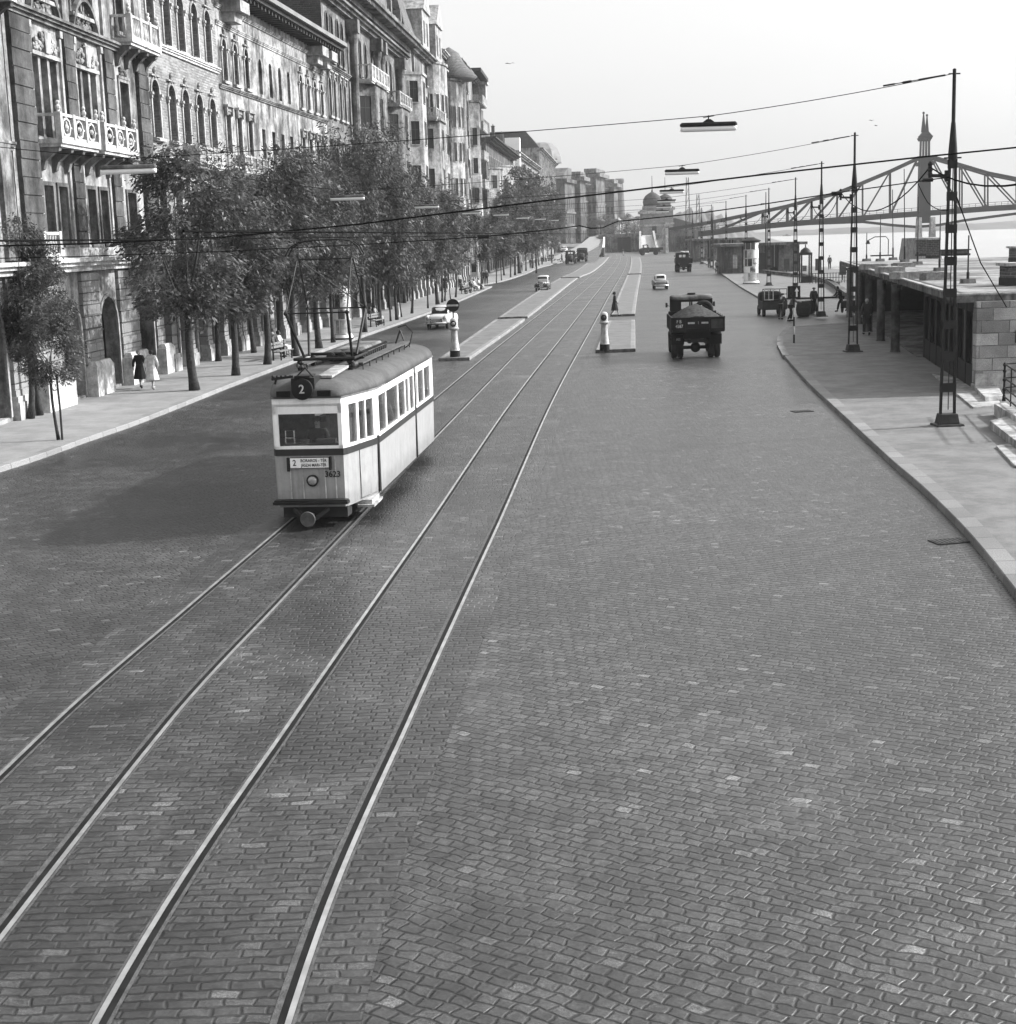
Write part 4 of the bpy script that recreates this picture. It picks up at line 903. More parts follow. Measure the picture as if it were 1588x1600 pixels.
for s0 in (10, 34, 60): b.bay(s0, s0+11, 6, 20, 1.8, 'p1', [(6.5, 8.8), (10.5, 12.8), (14.5, 16.8)]); b.balcony(s0, s0+11, 20.4, 1.8, 1.1, 'stone', 'plain', cons=False)
mb = MB(); mb.box(6, 9, -1.0, 2.2, 21, 27); b.part('chimney_wall', mb, 'white')
for x in (22, 46, 70): b.stack(x, 6, 28.6, 2.)
b = Bld('domed_corner_house', 'far corner house with light pilasters and a bulging mansard corner roof', 0, 0, 29.5, 20, 'p1', P=(qc+Vector((.1, .5)), qd))
L = b.L
for zz in (8, 12, 16.5, 21, 25): b.row([4+i*7 for i in range(int((L-4)/7)+1)], 2.2, zz, zz+2.5, False, 'plain')
b.wall(); b.cornice(28.6, .9, 1.6)
for i in range(14): b.pil(.6+i*7.4, 1.9+i*7.4, 4, 28.5, .5, 0, 'stone')
b.roof(29.5, 4.5, 3.2, .5, 'slate', s1=L-14)
mb = MB(); mb.lathe(L-7, 4, [(7.2, 29.51), (7, 31.5), (6, 34), (4.4, 35.6), (3, 36.2)], 10); b.part('corner_dome', mb, 'paleroof'); mb = MB(); mb.box(L-1.2, L, -.6, 3, 29.52, 34.4); b.part('parapet_turret', mb, 'stonegrey')
# -- great customs palace beyond the bridge road
def pave(name, label, Y0, Y1_, px0, px1, H, base, mat, frontw, cat='building'):
    a, e = at_depth(px0, Y0), at_depth(px1, Y1_)
    return Bld(name, label, 0, 0, H, 40, mat, base, P=(a, e), cat=cat)
b = pave('customs_palace', 'huge dark brick palace with projecting pavilions far down the embankment', 575, 700, 891, 952, 26, 3.2, 'p6', 0)
L = b.L
for zz in (1.5, 7, 13, 19): b.row([6+i*8 for i in range(int((L-6)/8)+1)], 3., zz, zz+3.6, True, 'plain', fm='stone', d=.8)
b.wall(); b.cornice(11.6, .7, .8, 'stonegrey'); b.cornice(5.6, .7, .8, 'stonegrey'); b.cornice(17.6, .7, .8, 'stonegrey'); b.cornice(24.6, 1.4, 2., 'p6'); b.roof(26, 5.5, 12, 1, 'paleroof')
for s0, s1, hh in ((0, 15, 27.6), (48, 78, 31), (L-16, L, 28.4)):
    mb = MB(); mb.box(s0, s1, -4, 1, 0, hh-1.6); mb.box(s0-.1, s0+6, 1, 19, 26.01 if s0 else 0, hh-1.7); q = b.part('pavilion', mb, 'p6'); mb = MB(); mb.box(s0-1.6, s1+1.2, -5.8, 2.5, hh-1.6, hh); mb.box(s0+.3, s1-.3, -4.2, .8, hh, hh+2.2); mb.build('pavilion_cornice', 'stonegrey', q)
    for zz in (1.5, 7.2, 13.2):
        mb = MB()
        for i in range(3): xx = s0+(s1-s0)*(i+.5)/3; mb.box(xx-1.1, xx+1.1, -4.12, -4.002, zz, zz+3.6)
        for yy in (-3.1, -1.3): mb.box(s0-.1, s0-.003, yy-.5, yy+.5, zz, zz+3.4)
        for i in range(4): mb.box(s0-.14, s0-.101, 1.8+i*4.2, 3.6+i*4.2, zz, zz+3.4)
        mb.build('pavilion_glazing', 'glass', q)
mb = MB()
for i in range(9): x = 3+i*1.5; mb.box(x, x+.8, 8, 9.5, 30, 34)
for i in range(4): mb.box(20+i*7, 22+i*7, 12, 14, 30.5, 34.5)
b.part('chimney', mb, 'brickroof')
for i in range(18): b.pil(16.5+i*(L-34)/18, 17.5+i*(L-34)/18, 0, 24.5, .5, 0, 'stonegrey')
mb = MB(); mb.box(-26, -.6, -2, 20, 0, 24.5); mb.box(-27, -.61, -3, 21, 24.501, 26); mb.prism([(-27, 26.01), (-10, 31), (-.62, 31), (-.62, 26.01)], (-1, 20), 'y')
q = b.part('side_wing', mb, 'p6'); mb = MB()
for zz in (2, 8, 14.5):
    for i in range(5): mb.box(-24+i*4.6, -22+i*4.6, -2.1, -2.001, zz, zz+3.4)
mb.build('wing_glazing', 'glass', q)
mb = MB(); mb.box(-26.1, -.62, -2.5, -2.002, 12, 12.8); mb.box(-26.1, -.62, -2.5, -2.002, 6, 6.6); mb.build('string_course', 'stonegrey', q); b.o.scale = (1, 1, .87)
b = pave('far_hall', 'low pale roofed hall right of the far palace, below the factory chimney', 740, 800, 953, 975, 10, 2, 'p5', 0)
b.row([4+i*6 for i in range(int((b.L-4)/6)+1)], 2.2, 2, 6, True, 'plain', d=.6); b.wall(); b.roof(10, 8, 12, 1, 'paleroof'); b.cornice(9.2, .8, 1)
for i in range(6): b.pil(1+i*9, 2+i*9, 0, 9.1, .5, 0, 'stone')
p = at_depth(968.5, 900); o = E_('factory_chimney', (p.x, p.y, 0), 0, 'tall round factory chimney on the horizon right of the palace', 'chimney'); Zt = D(968, 283, 900).z
MB().lathe(0, 0, [(3.4, 0), (3.3, 6), (2.1, Zt-3), (2.1, Zt-2.4)], 16).build('shaft', 'brickroof', o, True); MB().lathe(0, 0, [(2.5, Zt-2.4), (2.7, Zt-1.5), (2.5, Zt)], 16).build('crown', 'brickroof', o, True)
# domed pavilions at the bridge head
def dome_house(px, Y, w, zb, zt, rd, zd, label, spire):
    p = at_depth(px, Y); o = E_('domed_pavilion', (p.x, p.y, zb), .05, label, 'pavilion')
    mb = MB(); mb.box(-w/2, w/2, 0, w, 0, zt-zb); mb.box(-w/2+.8, w/2-.8, .8, w-.8, zt-zb+.001, zt-zb+1.4); mb.build('wall', 'ashlar', o)
    mb = MB(); mb.box(-w/2-.6, w/2+.6, -.6, w+.6, zt-zb-1.4, zt-zb-.4); mb.box(-w/2-.3, w/2+.3, -.3, w+.3, (zt-zb)*.45, (zt-zb)*.45+.6); mb.build('cornice', 'stone', o)
    mb = MB()
    for q in (0,): mb.box(q-.8, q+.8, -.08, -.002, 2.2, 5.2)
    mb.build('window', 'glass', o)
    h = zd-zt; z = zt-zb+1.4; mb = MB(); mb.lathe(0, w/2, [(rd*.92, z), (rd, z+h*.25), (rd*.93, z+h*.5), (rd*.72, z+h*.72), (rd*.4, z+h*.88), (.2, z+h)], 20); d_ = mb.build('dome', 'slate', o, True)
    MB().lathe(0, w/2, [(.35, z+h), (.12, z+h+1), (.08, z+h+spire)], 8).build('spire', 'iron', d_)
    return o
dome_house(1021, 545, 7.9, 3.5, D(1021, 331, 545).z, 3.4, D(1021, 309, 545).z, 'stone gatehouse with an onion dome and spire at the bridge head, the nearer one', 5.5)
dome_house(1040, 580, 5.2, 3.5, D(1040, 326, 580).z, 2.8, D(1036, 312, 580).z, 'smaller onion domed pavilion half hidden behind the stone gatehouse', 6)
p = at_depth(1062, 600); o = E_('low_gable_shed', (p.x, p.y, 4), .05, 'low dark gabled roof right of the domed pavilions behind the bridge', 'building')
MB().box(-7, 8, 0, 20, 0, 3.6).build('wall', 'p3', o); MB().prism([(-8.5, 3.6), (-5, 7.4), (-2, 7.2), (9.5, 3.8)], (-1, 21), 'y').build('roof', 'slate', o)
# ------------------------------------------------------------------ underpass, ramp, abutment
o = E_('tram_underpass', (cL(505)*.5+cR(505)*.5, 505, 0), 0, 'dark concrete tunnel mouth where the tram tracks dip under the bridge road', 'underpass')
p0 = at_depth(963.5, 505).x-o.location.x; p1 = at_depth(985, 505).x-o.location.x; pl = p0-9; pr_ = p1+3.5
mb = MB(); mb.box(p0-6, p0, 0, 3, 0, 5.6); mb.box(p1, pr_, 0, 3, 0, 5.6); mb.box(p0, p1, 0, 3, 4.7, 5.6); mb.build('portal_wall', 'p3', o)
mb = MB(); mb.box(p0-6, pr_, -.3, 0-.002, 5.0, 5.9); mb.build('parapet', 'stonegrey', o)
mb = MB(); mb.box(p0-.3, p0-.001, 3, 40, 0, 4.7); mb.box(p1+.001, p1+.3, 3, 40, 0, 4.7); mb.box(p0, p1, 39, 40, 0, 4.69); mb.box(p0, p1, 3.001, 39, 4.4, 4.69); mb.build('tunnel_lining', 'black', o)  # tunnel darkness is put into the colour: black lining and end wall
o = E_('retaining_wall', (0, 0, 0), 0, 'sloping white topped retaining wall left of the tunnel mouth', 'wall'); mb = MB(); mt = MB()
ys = [400, 430, 465, 504.5]
for a, e in zip(ys, ys[1:]):
    xa, xe = cL(a)-3., cL(e)-3.
    mb.add([(xa, a, 0), (xa+.5, a, 0), (xa+.5, a, zl(a)+.5), (xa, a, zl(a)+.4), (xe, e, 0), (xe+.5, e, 0), (xe+.5, e, zl(e)+.5), (xe, e, zl(e)+.5)], [(0, 1, 2, 3), (7, 6, 5, 4), (1, 5, 6, 2), (0, 3, 7, 4)])
    mt.bar((xa+.25, a, zl(a)+.62), (xe+.25, e, zl(e)+.7), .55, .22)
mb.build('wall', 'p6', o); mt.build('coping', 'white', o)
o = E_('bridge_road', (0, 505, 0), 0); mb = MB(); mb.box(at_depth(930, 530).x, at_depth(1046, 530).x, 3.2, 150, 4.9, 5.2)
q = mb.build('bridge_road', 'asphalt_right'); q.location = (0, 505, 0); q['kind'] = 'structure'; bpy.data.objects.remove(o); map_xy(q)
# bright ramp up to the bridge
a0, a1 = at_depth(1001, 440).x, at_depth(1023, 440).x; b0, b1 = at_depth(1004, 500).x, at_depth(1021, 500).x
mb = MB(); mb.add([(a0, 440, .05), (a1, 440, .05), (b1, 508, 5.15), (b0, 508, 5.15), (a0, 440, -1), (a1, 440, -1), (b1, 508, -1), (b0, 508, -1)], [(0, 1, 2, 3), (0, 4, 5, 1), (0, 3, 7, 4), (1, 5, 6, 2)])
q = mb.build('ramp_path', 'offwhite'); q['kind'] = 'structure'
for (xa, xb, lb) in ((a0-.4, b0-.4, 'low parapet on the left of the bright ramp to the bridge'), (a1+.4, b1+.4, 'low parapet on the right of the bright ramp to the bridge')):
    o = E_('ramp_parapet', (0, 0, 0), 0, lb, 'parapet'); MB().bar((xa, 440, .7), (xb, 507, 5.8), .5, 1.2).build('wall', 'stonegrey', o); MB().bar((xa, 440, 1.4), (xb, 507, 6.5), .65, .2).build('coping', 'stone', o)
o = E_('white_stair_wall', (at_depth(1036, 440).x, 440, 0), 0, 'bright stepped stone stair wall beside the dark abutment', 'wall')
mb = MB(); w = at_depth(1044, 440).x-at_depth(1028, 440).x; mb.prism([(-w/2, 0), (w/2, 0), (w/2-.9, 7), (w/2-1.1, 7.4), (0, 7.4), (-w/2, 4.2)], (0, 1.2), 'y'); mb.build('wall', 'stone', o)
MB().box(w/2-1.1, w/2-.3, -.5, -.002, 0, 7.2).build('buttress', 'offwhite', o); MB().frus(w/2-.9, -.2, 7.41, 8.2, .6, .5, .7, .6).build('cap', 'stone', o)
o = E_('bridge_abutment', (at_depth(1060, 470).x, 466, 0), 0, 'dark masonry abutment under the shore end of the bridge', 'abutment')
w = at_depth(1100, 470).x-at_depth(1046, 470).x
mb = MB(); mb.box(-3.2, -1.6, 0, 14, -1, 6.4); mb.box(-1.6, 4, 0, 14, 4.6, 6.4); mb.box(4, 5.2, 0, 14, -1, 6.4); mb.build('pier', 'p6', o); MB().box(-1.59, 3.99, 13, 13.9, 0, 4.59).build('arch_lining', 'stonegrey', o)
# ------------------------------------------------------------------ the river bridge
YB = 480.
def bz(px, py): return D(px, py, YB)
br = E_('truss_bridge', (at_depth(1045, YB).x, YB, 0), 0, 'green cantilever truss road bridge crossing the river behind the poles', 'bridge')
bx0 = br.location.x
top = [(1040, 362), (1110, 350), (1188, 334), (1226, 325.5), (1264, 315.5), (1304, 305), (1344, 289), (1387, 271), (1430, 251), (1452, 249), (1498, 262), (1538, 274), (1588, 284), (1640, 300), (1700, 314), (1780, 322)]
dk = [(1040, 374), (1110, 366.5), (1188, 357), (1226, 353.5), (1264, 350.5), (1304, 347), (1344, 344), (1387, 340.5), (1430, 337.5), (1452, 336), (1498, 332.5), (1538, 329.5), (1588, 326.5), (1640, 325), (1700, 325), (1780, 325)]
def L_(P, yo): return (P.x-bx0+yo*.23, yo, P.z)
for yo in (0., 11.):
    mb = MB()
    for a, e in zip(top, top[1:]):
        if yo or a[0] != 1430 or True: mb.bar(L_(bz(*a), yo), L_(bz(*e), yo), .7, .9)
    mb.build('top_chord', 'bridge', br)
    mb = MB()
    for a, e in zip(dk, dk[1:]): mb.bar(L_(bz(*a), yo), L_(bz(*e), yo), .5, 1.7)
    mb.build('deck_girder', 'bridge', br)
    for i in range(1, len(top)-1):
        if i in (8, 9): continue
        mb = MB(); mb.bar(L_(bz(*top[i]), yo), L_(bz(*dk[i]), yo), .42, .4); mb.build('post', 'bridge', br)
    for i in range(1, len(top)-1):
        if i < 9: a, e = top[i+1] if i < 8 else top[8], dk[i]
        else: a, e = top[i], dk[i+1]
        if i == 8: continue
        mb = MB(); mb.bar(L_(bz(*a), yo), L_(bz(*e), yo), .36, .4); mb.build('diagonal', 'bridge', br)
mb = MB()
for a, e in zip(dk, dk[1:]):
    A, B = L_(bz(*a), 0), L_(bz(*e), 0); mb.add([(A[0], -2.5, A[2]+.6), (B[0], -2.5, B[2]+.6), (B[0], 13.5, B[2]+.6), (A[0], 13.5, A[2]+.6), (A[0], -2.5, A[2]+.2), (B[0], -2.5, B[2]+.2), (B[0], 13.5, B[2]+.2), (A[0], 13.5, A[2]+.2)], [(0, 1, 2, 3), (7, 6, 5, 4), (0, 4, 5, 1), (3, 2, 6, 7)])
mb.build('deck', 'bridge', br)
mb = MB()
for a, e in zip(dk, dk[1:]):
    A, B = Vector(L_(bz(*a), -2.5)), Vector(L_(bz(*e), -2.5)); n = max(2, int((B-A).length/2))
    mb.bar(A+Vector((0, 0, 1.8)), B+Vector((0, 0, 1.8)), .12); mb.bar(A+Vector((0, 0, 1.2)), B+Vector((0, 0, 1.2)), .08)
    for i in range(n): q = A+(B-A)*i/n; mb.bar(q+Vector((0, 0, .6)), q+Vector((0, 0, 1.8)), .1)
mb.build('railing', 'bridge', br)
low = [(1264, 353), (1344, 350), (1388, 355), (1427, 358), (1462, 355), (1500, 348), (1545, 342), (1600, 335), (1700, 330)]
mb = MB()
for a, e in zip(low, low[1:]): mb.bar(L_(bz(*a), 0), L_(bz(*e), 0), .6, .8)
mb.build('lower_chord', 'bridge', br)
tx = bz(1440, 300).x-bx0; z_ = lambda y: bz(1440, y).z
tx0 = tx
for yo in (-.6, 10.4):
    tx = tx0+max(yo, 0)*.26
    mb = MB(); mb.frus(tx, yo+.6, z_(352), z_(250), 1.75, 1., 1.6, .9); mb.frus(tx, yo+.6, z_(250), z_(248), 2.2, 1.1, 2.2, 1.1); mb.build('tower_shaft', 'bridge', br)
    mb = MB()
    for sx in (-1.35, -.45, .45, 1.35): mb.bar((tx+sx, yo+.6, z_(248)), (tx+sx*.95, yo+.6, z_(222)), .32)
    mb.frus(tx, yo+.6, z_(222), z_(217), 1.7, .9, 2.1, 1.1); mb.frus(tx, yo+.6, z_(217), z_(211), 1.9, 1, 1., .6); mb.build('tower_lantern', 'bridge', br)
    mb = MB(); sx = -.7 if yo < 0 else .7; mb.frus(tx+sx, yo+.6, z_(211), z_(183), .62, .5, .16, .16); mb.ball((tx+sx, yo+.6, z_(181)), .4, 8, 6); mb.build('spire', 'bridge', br)
tx = tx0; mb = MB(); mb.box(tx-.4, tx+3.2, .5, 9.5, z_(262), z_(256)); mb.build('tower_portal', 'bridge', br)
mb = MB(); mb.frus(tx+.4, 5.5, -8, z_(375), 4.2, 11, 3.2, 10); mb.build('pier', 'stonegrey', br)
for sx in (-2., 2.2): mb = MB(); mb.frus(tx+sx, -1.5, z_(374), z_(343), .8, 1.2, .7, .7); mb.build('pier_post', 'stone', br)
# floating boom and dredger on the water, far hills
o = E_('river_boom', (0, 0, 0), 0, 'thin dark floating boom lying on the river below the bridge', 'boom'); mb = MB()
pts = [G(x, y, -6.5) for x, y in [(1212, 370), (1260, 366), (1300, 364), (1355, 363), (1400, 364.5), (1425, 366)]]; mb.tube([p+Vector((0, 0, .25)) for p in pts], .35, 6)
mb.build('float', 'iron', o)
p = G(1226, 372, -6.5); o = E_('moored_barge', (p.x, p.y, -6.5), 0, 'small flat barge moored on the river left of centre under the bridge', 'barge'); MB().frus(0, 0, -.3, 1.1, 6.5, 2, 7.5, 2.4).build('hull', 'iron', o); MB().box(-2, 3, -1.2, 1.2, 1.1, 3).build('cabin', 'p3', o)
o = E_('river_boom', (0, 0, 0), 0, 'second thin dark boom on the river right of the bridge tower', 'boom'); pts = [G(x, y, -6.5) for x, y in [(1456, 363), (1476, 360), (1505, 357)]]; MB().tube([p+Vector((0, 0, .25)) for p in pts], .35, 6).build('float', 'iron', o)
for k, (x0, x1, Y, pk) in enumerate(((965, 1240, 1500, [(0, 0), (.1, 8), (.3, 24), (.5, 34), (.62, 32), (.75, 22), (.9, 8), (1, 0)]), (-300, 1000, 2400, [(0, 0), (.2, 10), (.5, 12), (.8, 26), (.93, 8), (1, 0)]), (1150, 2600, 2800, [(0, 0), (.06, 10), (.4, 14), (.8, 22), (1, 0)]))):
    a, e = at_depth(x0, Y).x, at_depth(x1, Y).x; mb = MB(); n = 60; vs = []
    for j in range(4):
        for i in range(n+1):
            u = i/n; z = lerp(u, [p[0] for p in pk], [p[1] for p in pk]); z *= (0, 1, .8, 0)[j]*(1+.12*math.sin(i*1.7+j)); vs.append((a+(e-a)*u, Y+(0, 120, 300, 500)[j], -6.6+z))
    mb.add(vs, [(j*(n+1)+i, j*(n+1)+i+1, (j+1)*(n+1)+i+1, (j+1)*(n+1)+i) for j in range(3) for i in range(n)]); q = mb.build('hills', 'hill', smooth=True); q['kind'] = 'structure'
for k, (px, h) in enumerate(((1073, 44), (1089, 32))):
    p = at_depth(px, 1100); o = E_('lattice_mast', (p.x, p.y, 0), 0, ('taller faint crane mast standing in the haze right of the domes', 'shorter faint crane mast in the haze right of the taller one')[k], 'mast'); mb = MB()
    for sx in (-1, 1):
        for sy in (-1, 1): mb.bar((sx*1.8, sy*1.8, 0), (sx*.7, sy*.7, h), .4)
    for i in range(7): z = h*i/7; w = 1.8-1.1*i/7; mb.bar((-w, -w, z), (w-.1, -w, z+h/7), .3)
    mb.build('frame', 'bridge', o)
# ------------------------------------------------------------------ trees
def crown_mesh(seed, n, nb, droop=.5, ls=.2):
    """crown in a unit frame: radius 1, z from 0 to 1 (scaled later by size); leaf sprays of small pointed faces"""
    r = random.Random(seed); blobs = []
    for i in range(nb):
        h = r.random(); rad = .92*math.sin(PI*(.1+.78*h))**.6; a = r.uniform(0, 2*PI); d = rad*math.sqrt(r.uniform(.1, 1))
        blobs.append((Vector((d*math.cos(a), d*math.sin(a), .06+.86*h)), r.uniform(.2, .36)))
    vs = []; fs = []
    while len(fs) < n:
        c, br_ = r.choice(blobs)
        d = Vector((r.gauss(0, 1), r.gauss(0, 1), r.gauss(0, 1))).normalized(); q = c+Vector((d.x, d.y, d.z*.42))*br_*r.uniform(.3, 1.1)**.7
        out = Vector((q.x, q.y, 0)).normalized() if q.xy.length > .05 else Vector((1, 0, 0))
        dr = (out*r.uniform(.3, 1)+Vector((r.gauss(0, .4), r.gauss(0, .4), -droop*r.uniform(0, 1.4)+.15))).normalized()
        side = dr.cross(Vector((r.gauss(0, .5), r.gauss(0, .5), 1))).normalized()
        for m in range(3):
            l = ls*r.uniform(.5, 1.1); w = l*.2
            d2 = (dr+side*r.uniform(-.8, .8)+Vector((0, 0, r.uniform(-.3, .3)))).normalized(); s2 = d2.cross(side.cross(dr)).normalized()
            b = q+Vector((r.gauss(0, .03), r.gauss(0, .03), r.gauss(0, .012))); k = len(vs)
            dz = Vector((1, 1, .45))
            P = [b, b+d2*l*.5+s2*w, b+d2*l+Vector((0, 0, -.06*l)), b+d2*l*.5-s2*w]
            vs += [tuple(Vector((b.x+(p.x-b.x), b.y+(p.y-b.y), b.z+(p.z-b.z)*.45))) for p in P]; fs.append((k, k+1, k+2, k+3))
    me = bpy.data.meshes.new('crown'); me.from_pydata(vs, [], fs); me.materials.append(MT['leaf']); return me, blobs
CR = [crown_mesh(11+i, 13000, 32, .6, .088) for i in range(4)]
CRF = [crown_mesh(31+i, 4200, 30, .4, .15) for i in range(3)]
def trunk(o, H, zc, rad, r0, seed, blobs, stake=False, ch=5):
    r = random.Random(seed); mb = MB(); lx, ly = r.uniform(-.15, .15), r.uniform(-.1, .1); pts = []; rs = []
    for i in range(8):
        u = i/7; pts.append((lx*math.sin(u*3), ly*math.sin(u*4), zc*1.15*u)); rs.append(r0*(1.25 if i == 0 else 1-.32*u))
    mb.tube(pts, rs, 8)
    base = Vector(pts[-2])
    for c, br_ in blobs[:9]:
        e = Vector((c.x*rad*.8, c.y*rad*.8, zc+c.z*ch*.85)); m_ = base.lerp(e, .5)+Vector((0, 0, -.08*ch*r.random()))
        if e.z < base.z+.3: continue
        mb.tube([base, base.lerp(m_, .5)+Vector((r.uniform(-.1, .1),)*3), m_, e], [r0*.5, r0*.38, r0*.26, r0*.08], 5, False)
    mb.build('trunk', 'bark', o, True)
tcount = 0
def tree(px, py, top, rad, r0=.13, zc=2.7, label='', far=False, x=None, y=None, seed=None, dens=None):
    global tcount; tcount += 1
    p = G(px, py, .15) if x is None else Vector((x, y, .15)); seed = seed or tcount
    o = E_('street_tree', (p.x, p.y, p.z), 0, label, 'tree', 'street trees along the house fronts')
    me, bl = (CRF if far else CR)[seed % (3 if far else 4)]
    H = top-.15; trunk(o, H, zc, rad, r0, seed, bl, ch=H-zc)
    c = bpy.data.objects.new('crown', me); COL.objects.link(c); c.parent = o; c.location = (0, 0, zc-.45); c.scale = (rad*1.15, rad*1.15, H-zc+.55); c.rotation_euler = (0, 0, seed*1.3)
    return o
def topz(px, py, ytop):      # height of a thing standing at ground pixel (px, py) whose top shows at row ytop
    p = G(px, py, .15); return D(px, ytop, p.y).z
NEAR = [
 (97, 688, 470, 1.1, .05, 2.2, 'thin young tree tied to a stake at the near end of the left pavement'),
 (54, 655, 345, 1.45, .12, 3.0, 'slim tree by the wall, left of the pair in front of the quoined house'),
 (69, 650, 385, 1.2, .1, 2.7, 'slim tree by the wall, right of the pair in front of the quoined house'),
 (308, 611, 238, 2.75, .19, 3.1, 'big feathery tree with a stout trunk just past the two walking women'),
 (372, 588, 262, 2.4, .17, 3.0, 'feathery tree with a leaning trunk, second beyond the walking women'),
 (421, 571, 232, 2.6, .17, 3.1, 'tree with a dark trunk in front of the bench with the seated couple'),
 (465, 558, 238, 2.5, .17, 3.2, 'tree with a curved trunk just right of the seated couple'),
 (501, 546, 246, 2.3, .18, 3.3, 'stout dark trunked tree left of the poster column behind the tram'),
 (523, 537, 262, 2.2, .12, 3.2, 'light barked tree touching the poster column from the left'),
 (572, 521, 200, 2.9, .15, 3.6, 'tallest dark tree of the row, right of the poster column'),
 (596, 509, 202, 2.8, .14, 3.6, 'tall tree with two seated people below it, behind the tram pantograph'),
 (612, 504, 262, 2.1, .07, 3., 'thin crooked young tree left of the short white post'),
 (622, 502, 272, 2.2, .12, 3.2, 'tree standing directly behind the short white post'),
 (629, 498, 285, 1.9, .06, 3., 'thin young tree right of the short white post'),
 (645, 492, 286, 2.2, .1, 3.2, 'tree beside the person in the dark top on the left pavement'),
 (656, 466, 268, 2.6, .2, 3.2, 'stout tree near the house wall behind the light sedan'),
 (670, 484, 292, 1.9, .07, 3., 'thin wavy tree just left of the light sedan'),
 (685, 478, 290, 2.3, .17, 3.2, 'thick leaning tree behind the roof of the light sedan'),
 (692, 475, 300, 2., .1, 3.2, 'middle tree of the trio behind the light sedan'),
 (696, 473, 305, 2., .08, 3.2, 'right tree of the trio behind the light sedan'),
 (705, 470, 312, 1.8, .05, 3., 'thin sapling between the sedan and the people on the bench'),
 (713, 467, 310, 2.1, .09, 3.3, 'tree in front of the benches with the seated group'),
 (752, 455, 330, 1.9, .1, 3.3, 'last tree before the side street, right of the seated group'),
 (776, 445, 335, 2.6, .07, 3.6, 'first thin tree beyond the side street'),
 (784, 441, 322, 2.6, .07, 3.6, 'second thin tree beyond the side street'),
 (798, 436, 312, 2.9, .1, 4., 'third tree beyond the side street'),
 (805, 433, 298, 3., .16, 4., 'fourth tree beyond the side street, with a thicker trunk'),
 (812, 430, 262, 3.7, .28, 4.4, 'tallest leaning tree of the far block, its crown reaching the roofs'),
]
for i, (px, py, yt, rad, r0, zc, lb) in enumerate(NEAR):
    tree(px, py, topz(px, py, yt), rad, r0, zc, lb, far=py < 480)
far_t = [(822, 426, 288, 3.1), (832, 422, 275, 3.4), (842, 418, 268, 3.4), (850, 414, 285, 3.2), (856, 411, 302, 3), (861, 408, 312, 3), (862, 415, 300, 2.8), (866, 404, 322, 3), (838, 430, 320, 2.7)]
ORD = 'fifth sixth seventh eighth ninth tenth eleventh twelfth thirteenth fourteenth'.split()
for i, (px, py, yt, rad) in enumerate(far_t): tree(px, py, topz(px, py, yt), rad, .13, 3.8, ORD[i]+' tree beyond the side street counted from the near end, crown merging with its neighbours', far=True)
# a second line nearer the walls fills the canopy
wall_t = [(345, 566, 330, 2.2, 'tree near the wall behind the second big tree'), (400, 553, 300, 2.4, 'tree near the wall left of the seated couple'), (441, 540, 270, 2.4, 'tree near the wall above the seated couple'), (545, 507, 235, 2.7, 'tree near the wall behind the poster column'), (586, 492, 225, 2.6, 'tree near the wall right of the poster column'), (612, 486, 250, 2.4, 'tree near the wall behind the short white post'),
          (634, 476, 262, 2.4, 'tree near the wall beyond the short white post'), (788, 433, 330, 2.4, 'tree near the wall just beyond the side street'), (810, 424, 300, 2.8, 'tree near the wall behind the tallest far tree')]
for px, py, yt, rad, lb in wall_t: tree(px, py, topz(px, py, yt), rad, .14, 3.2, lb, far=py < 500)
stk = G(103, 688, .15); o = E_('tree_stake', (stk.x, stk.y, .15), 0, 'wooden stake tied to the young tree at the near left', 'stake'); mb = MB(); mb.tube([(0, 0, 0), (.01, 0, 1), (-.02, 0, 2.0)], [.035, .033, .03], 7); mb.build('post', 'bark', o); MB().tube([(-.16, 0, 1.5), (.0, .04, 1.52)], .015, 6).build('tie', 'black', o)
# distant foliage at the head of the cutting
for k, (px, Y, h, lb) in enumerate(((978, 570, 9, 'dark tree above the tunnel mouth'), (990, 575, 8, 'bushy tree right of the tree above the tunnel mouth'), (938, 560, 9, 'tree in front of the far palace'), (950, 620, 10, 'tree at the right corner of the far palace'))):
    p = at_depth(px, Y); o = E_('distant_tree', (p.x, p.y, 5), 0, lb, 'tree'); MB().tube([(0, 0, 0), (0, 0, h*.5)], [.35, .2], 6).build('trunk', 'bark', o)
    c = bpy.data.objects.new('crown', CRF[k % 3][0]); COL.objects.link(c); c.parent = o; c.scale = (4.4, 4.4, h*.8); c.location = (0, 0, h*.12)
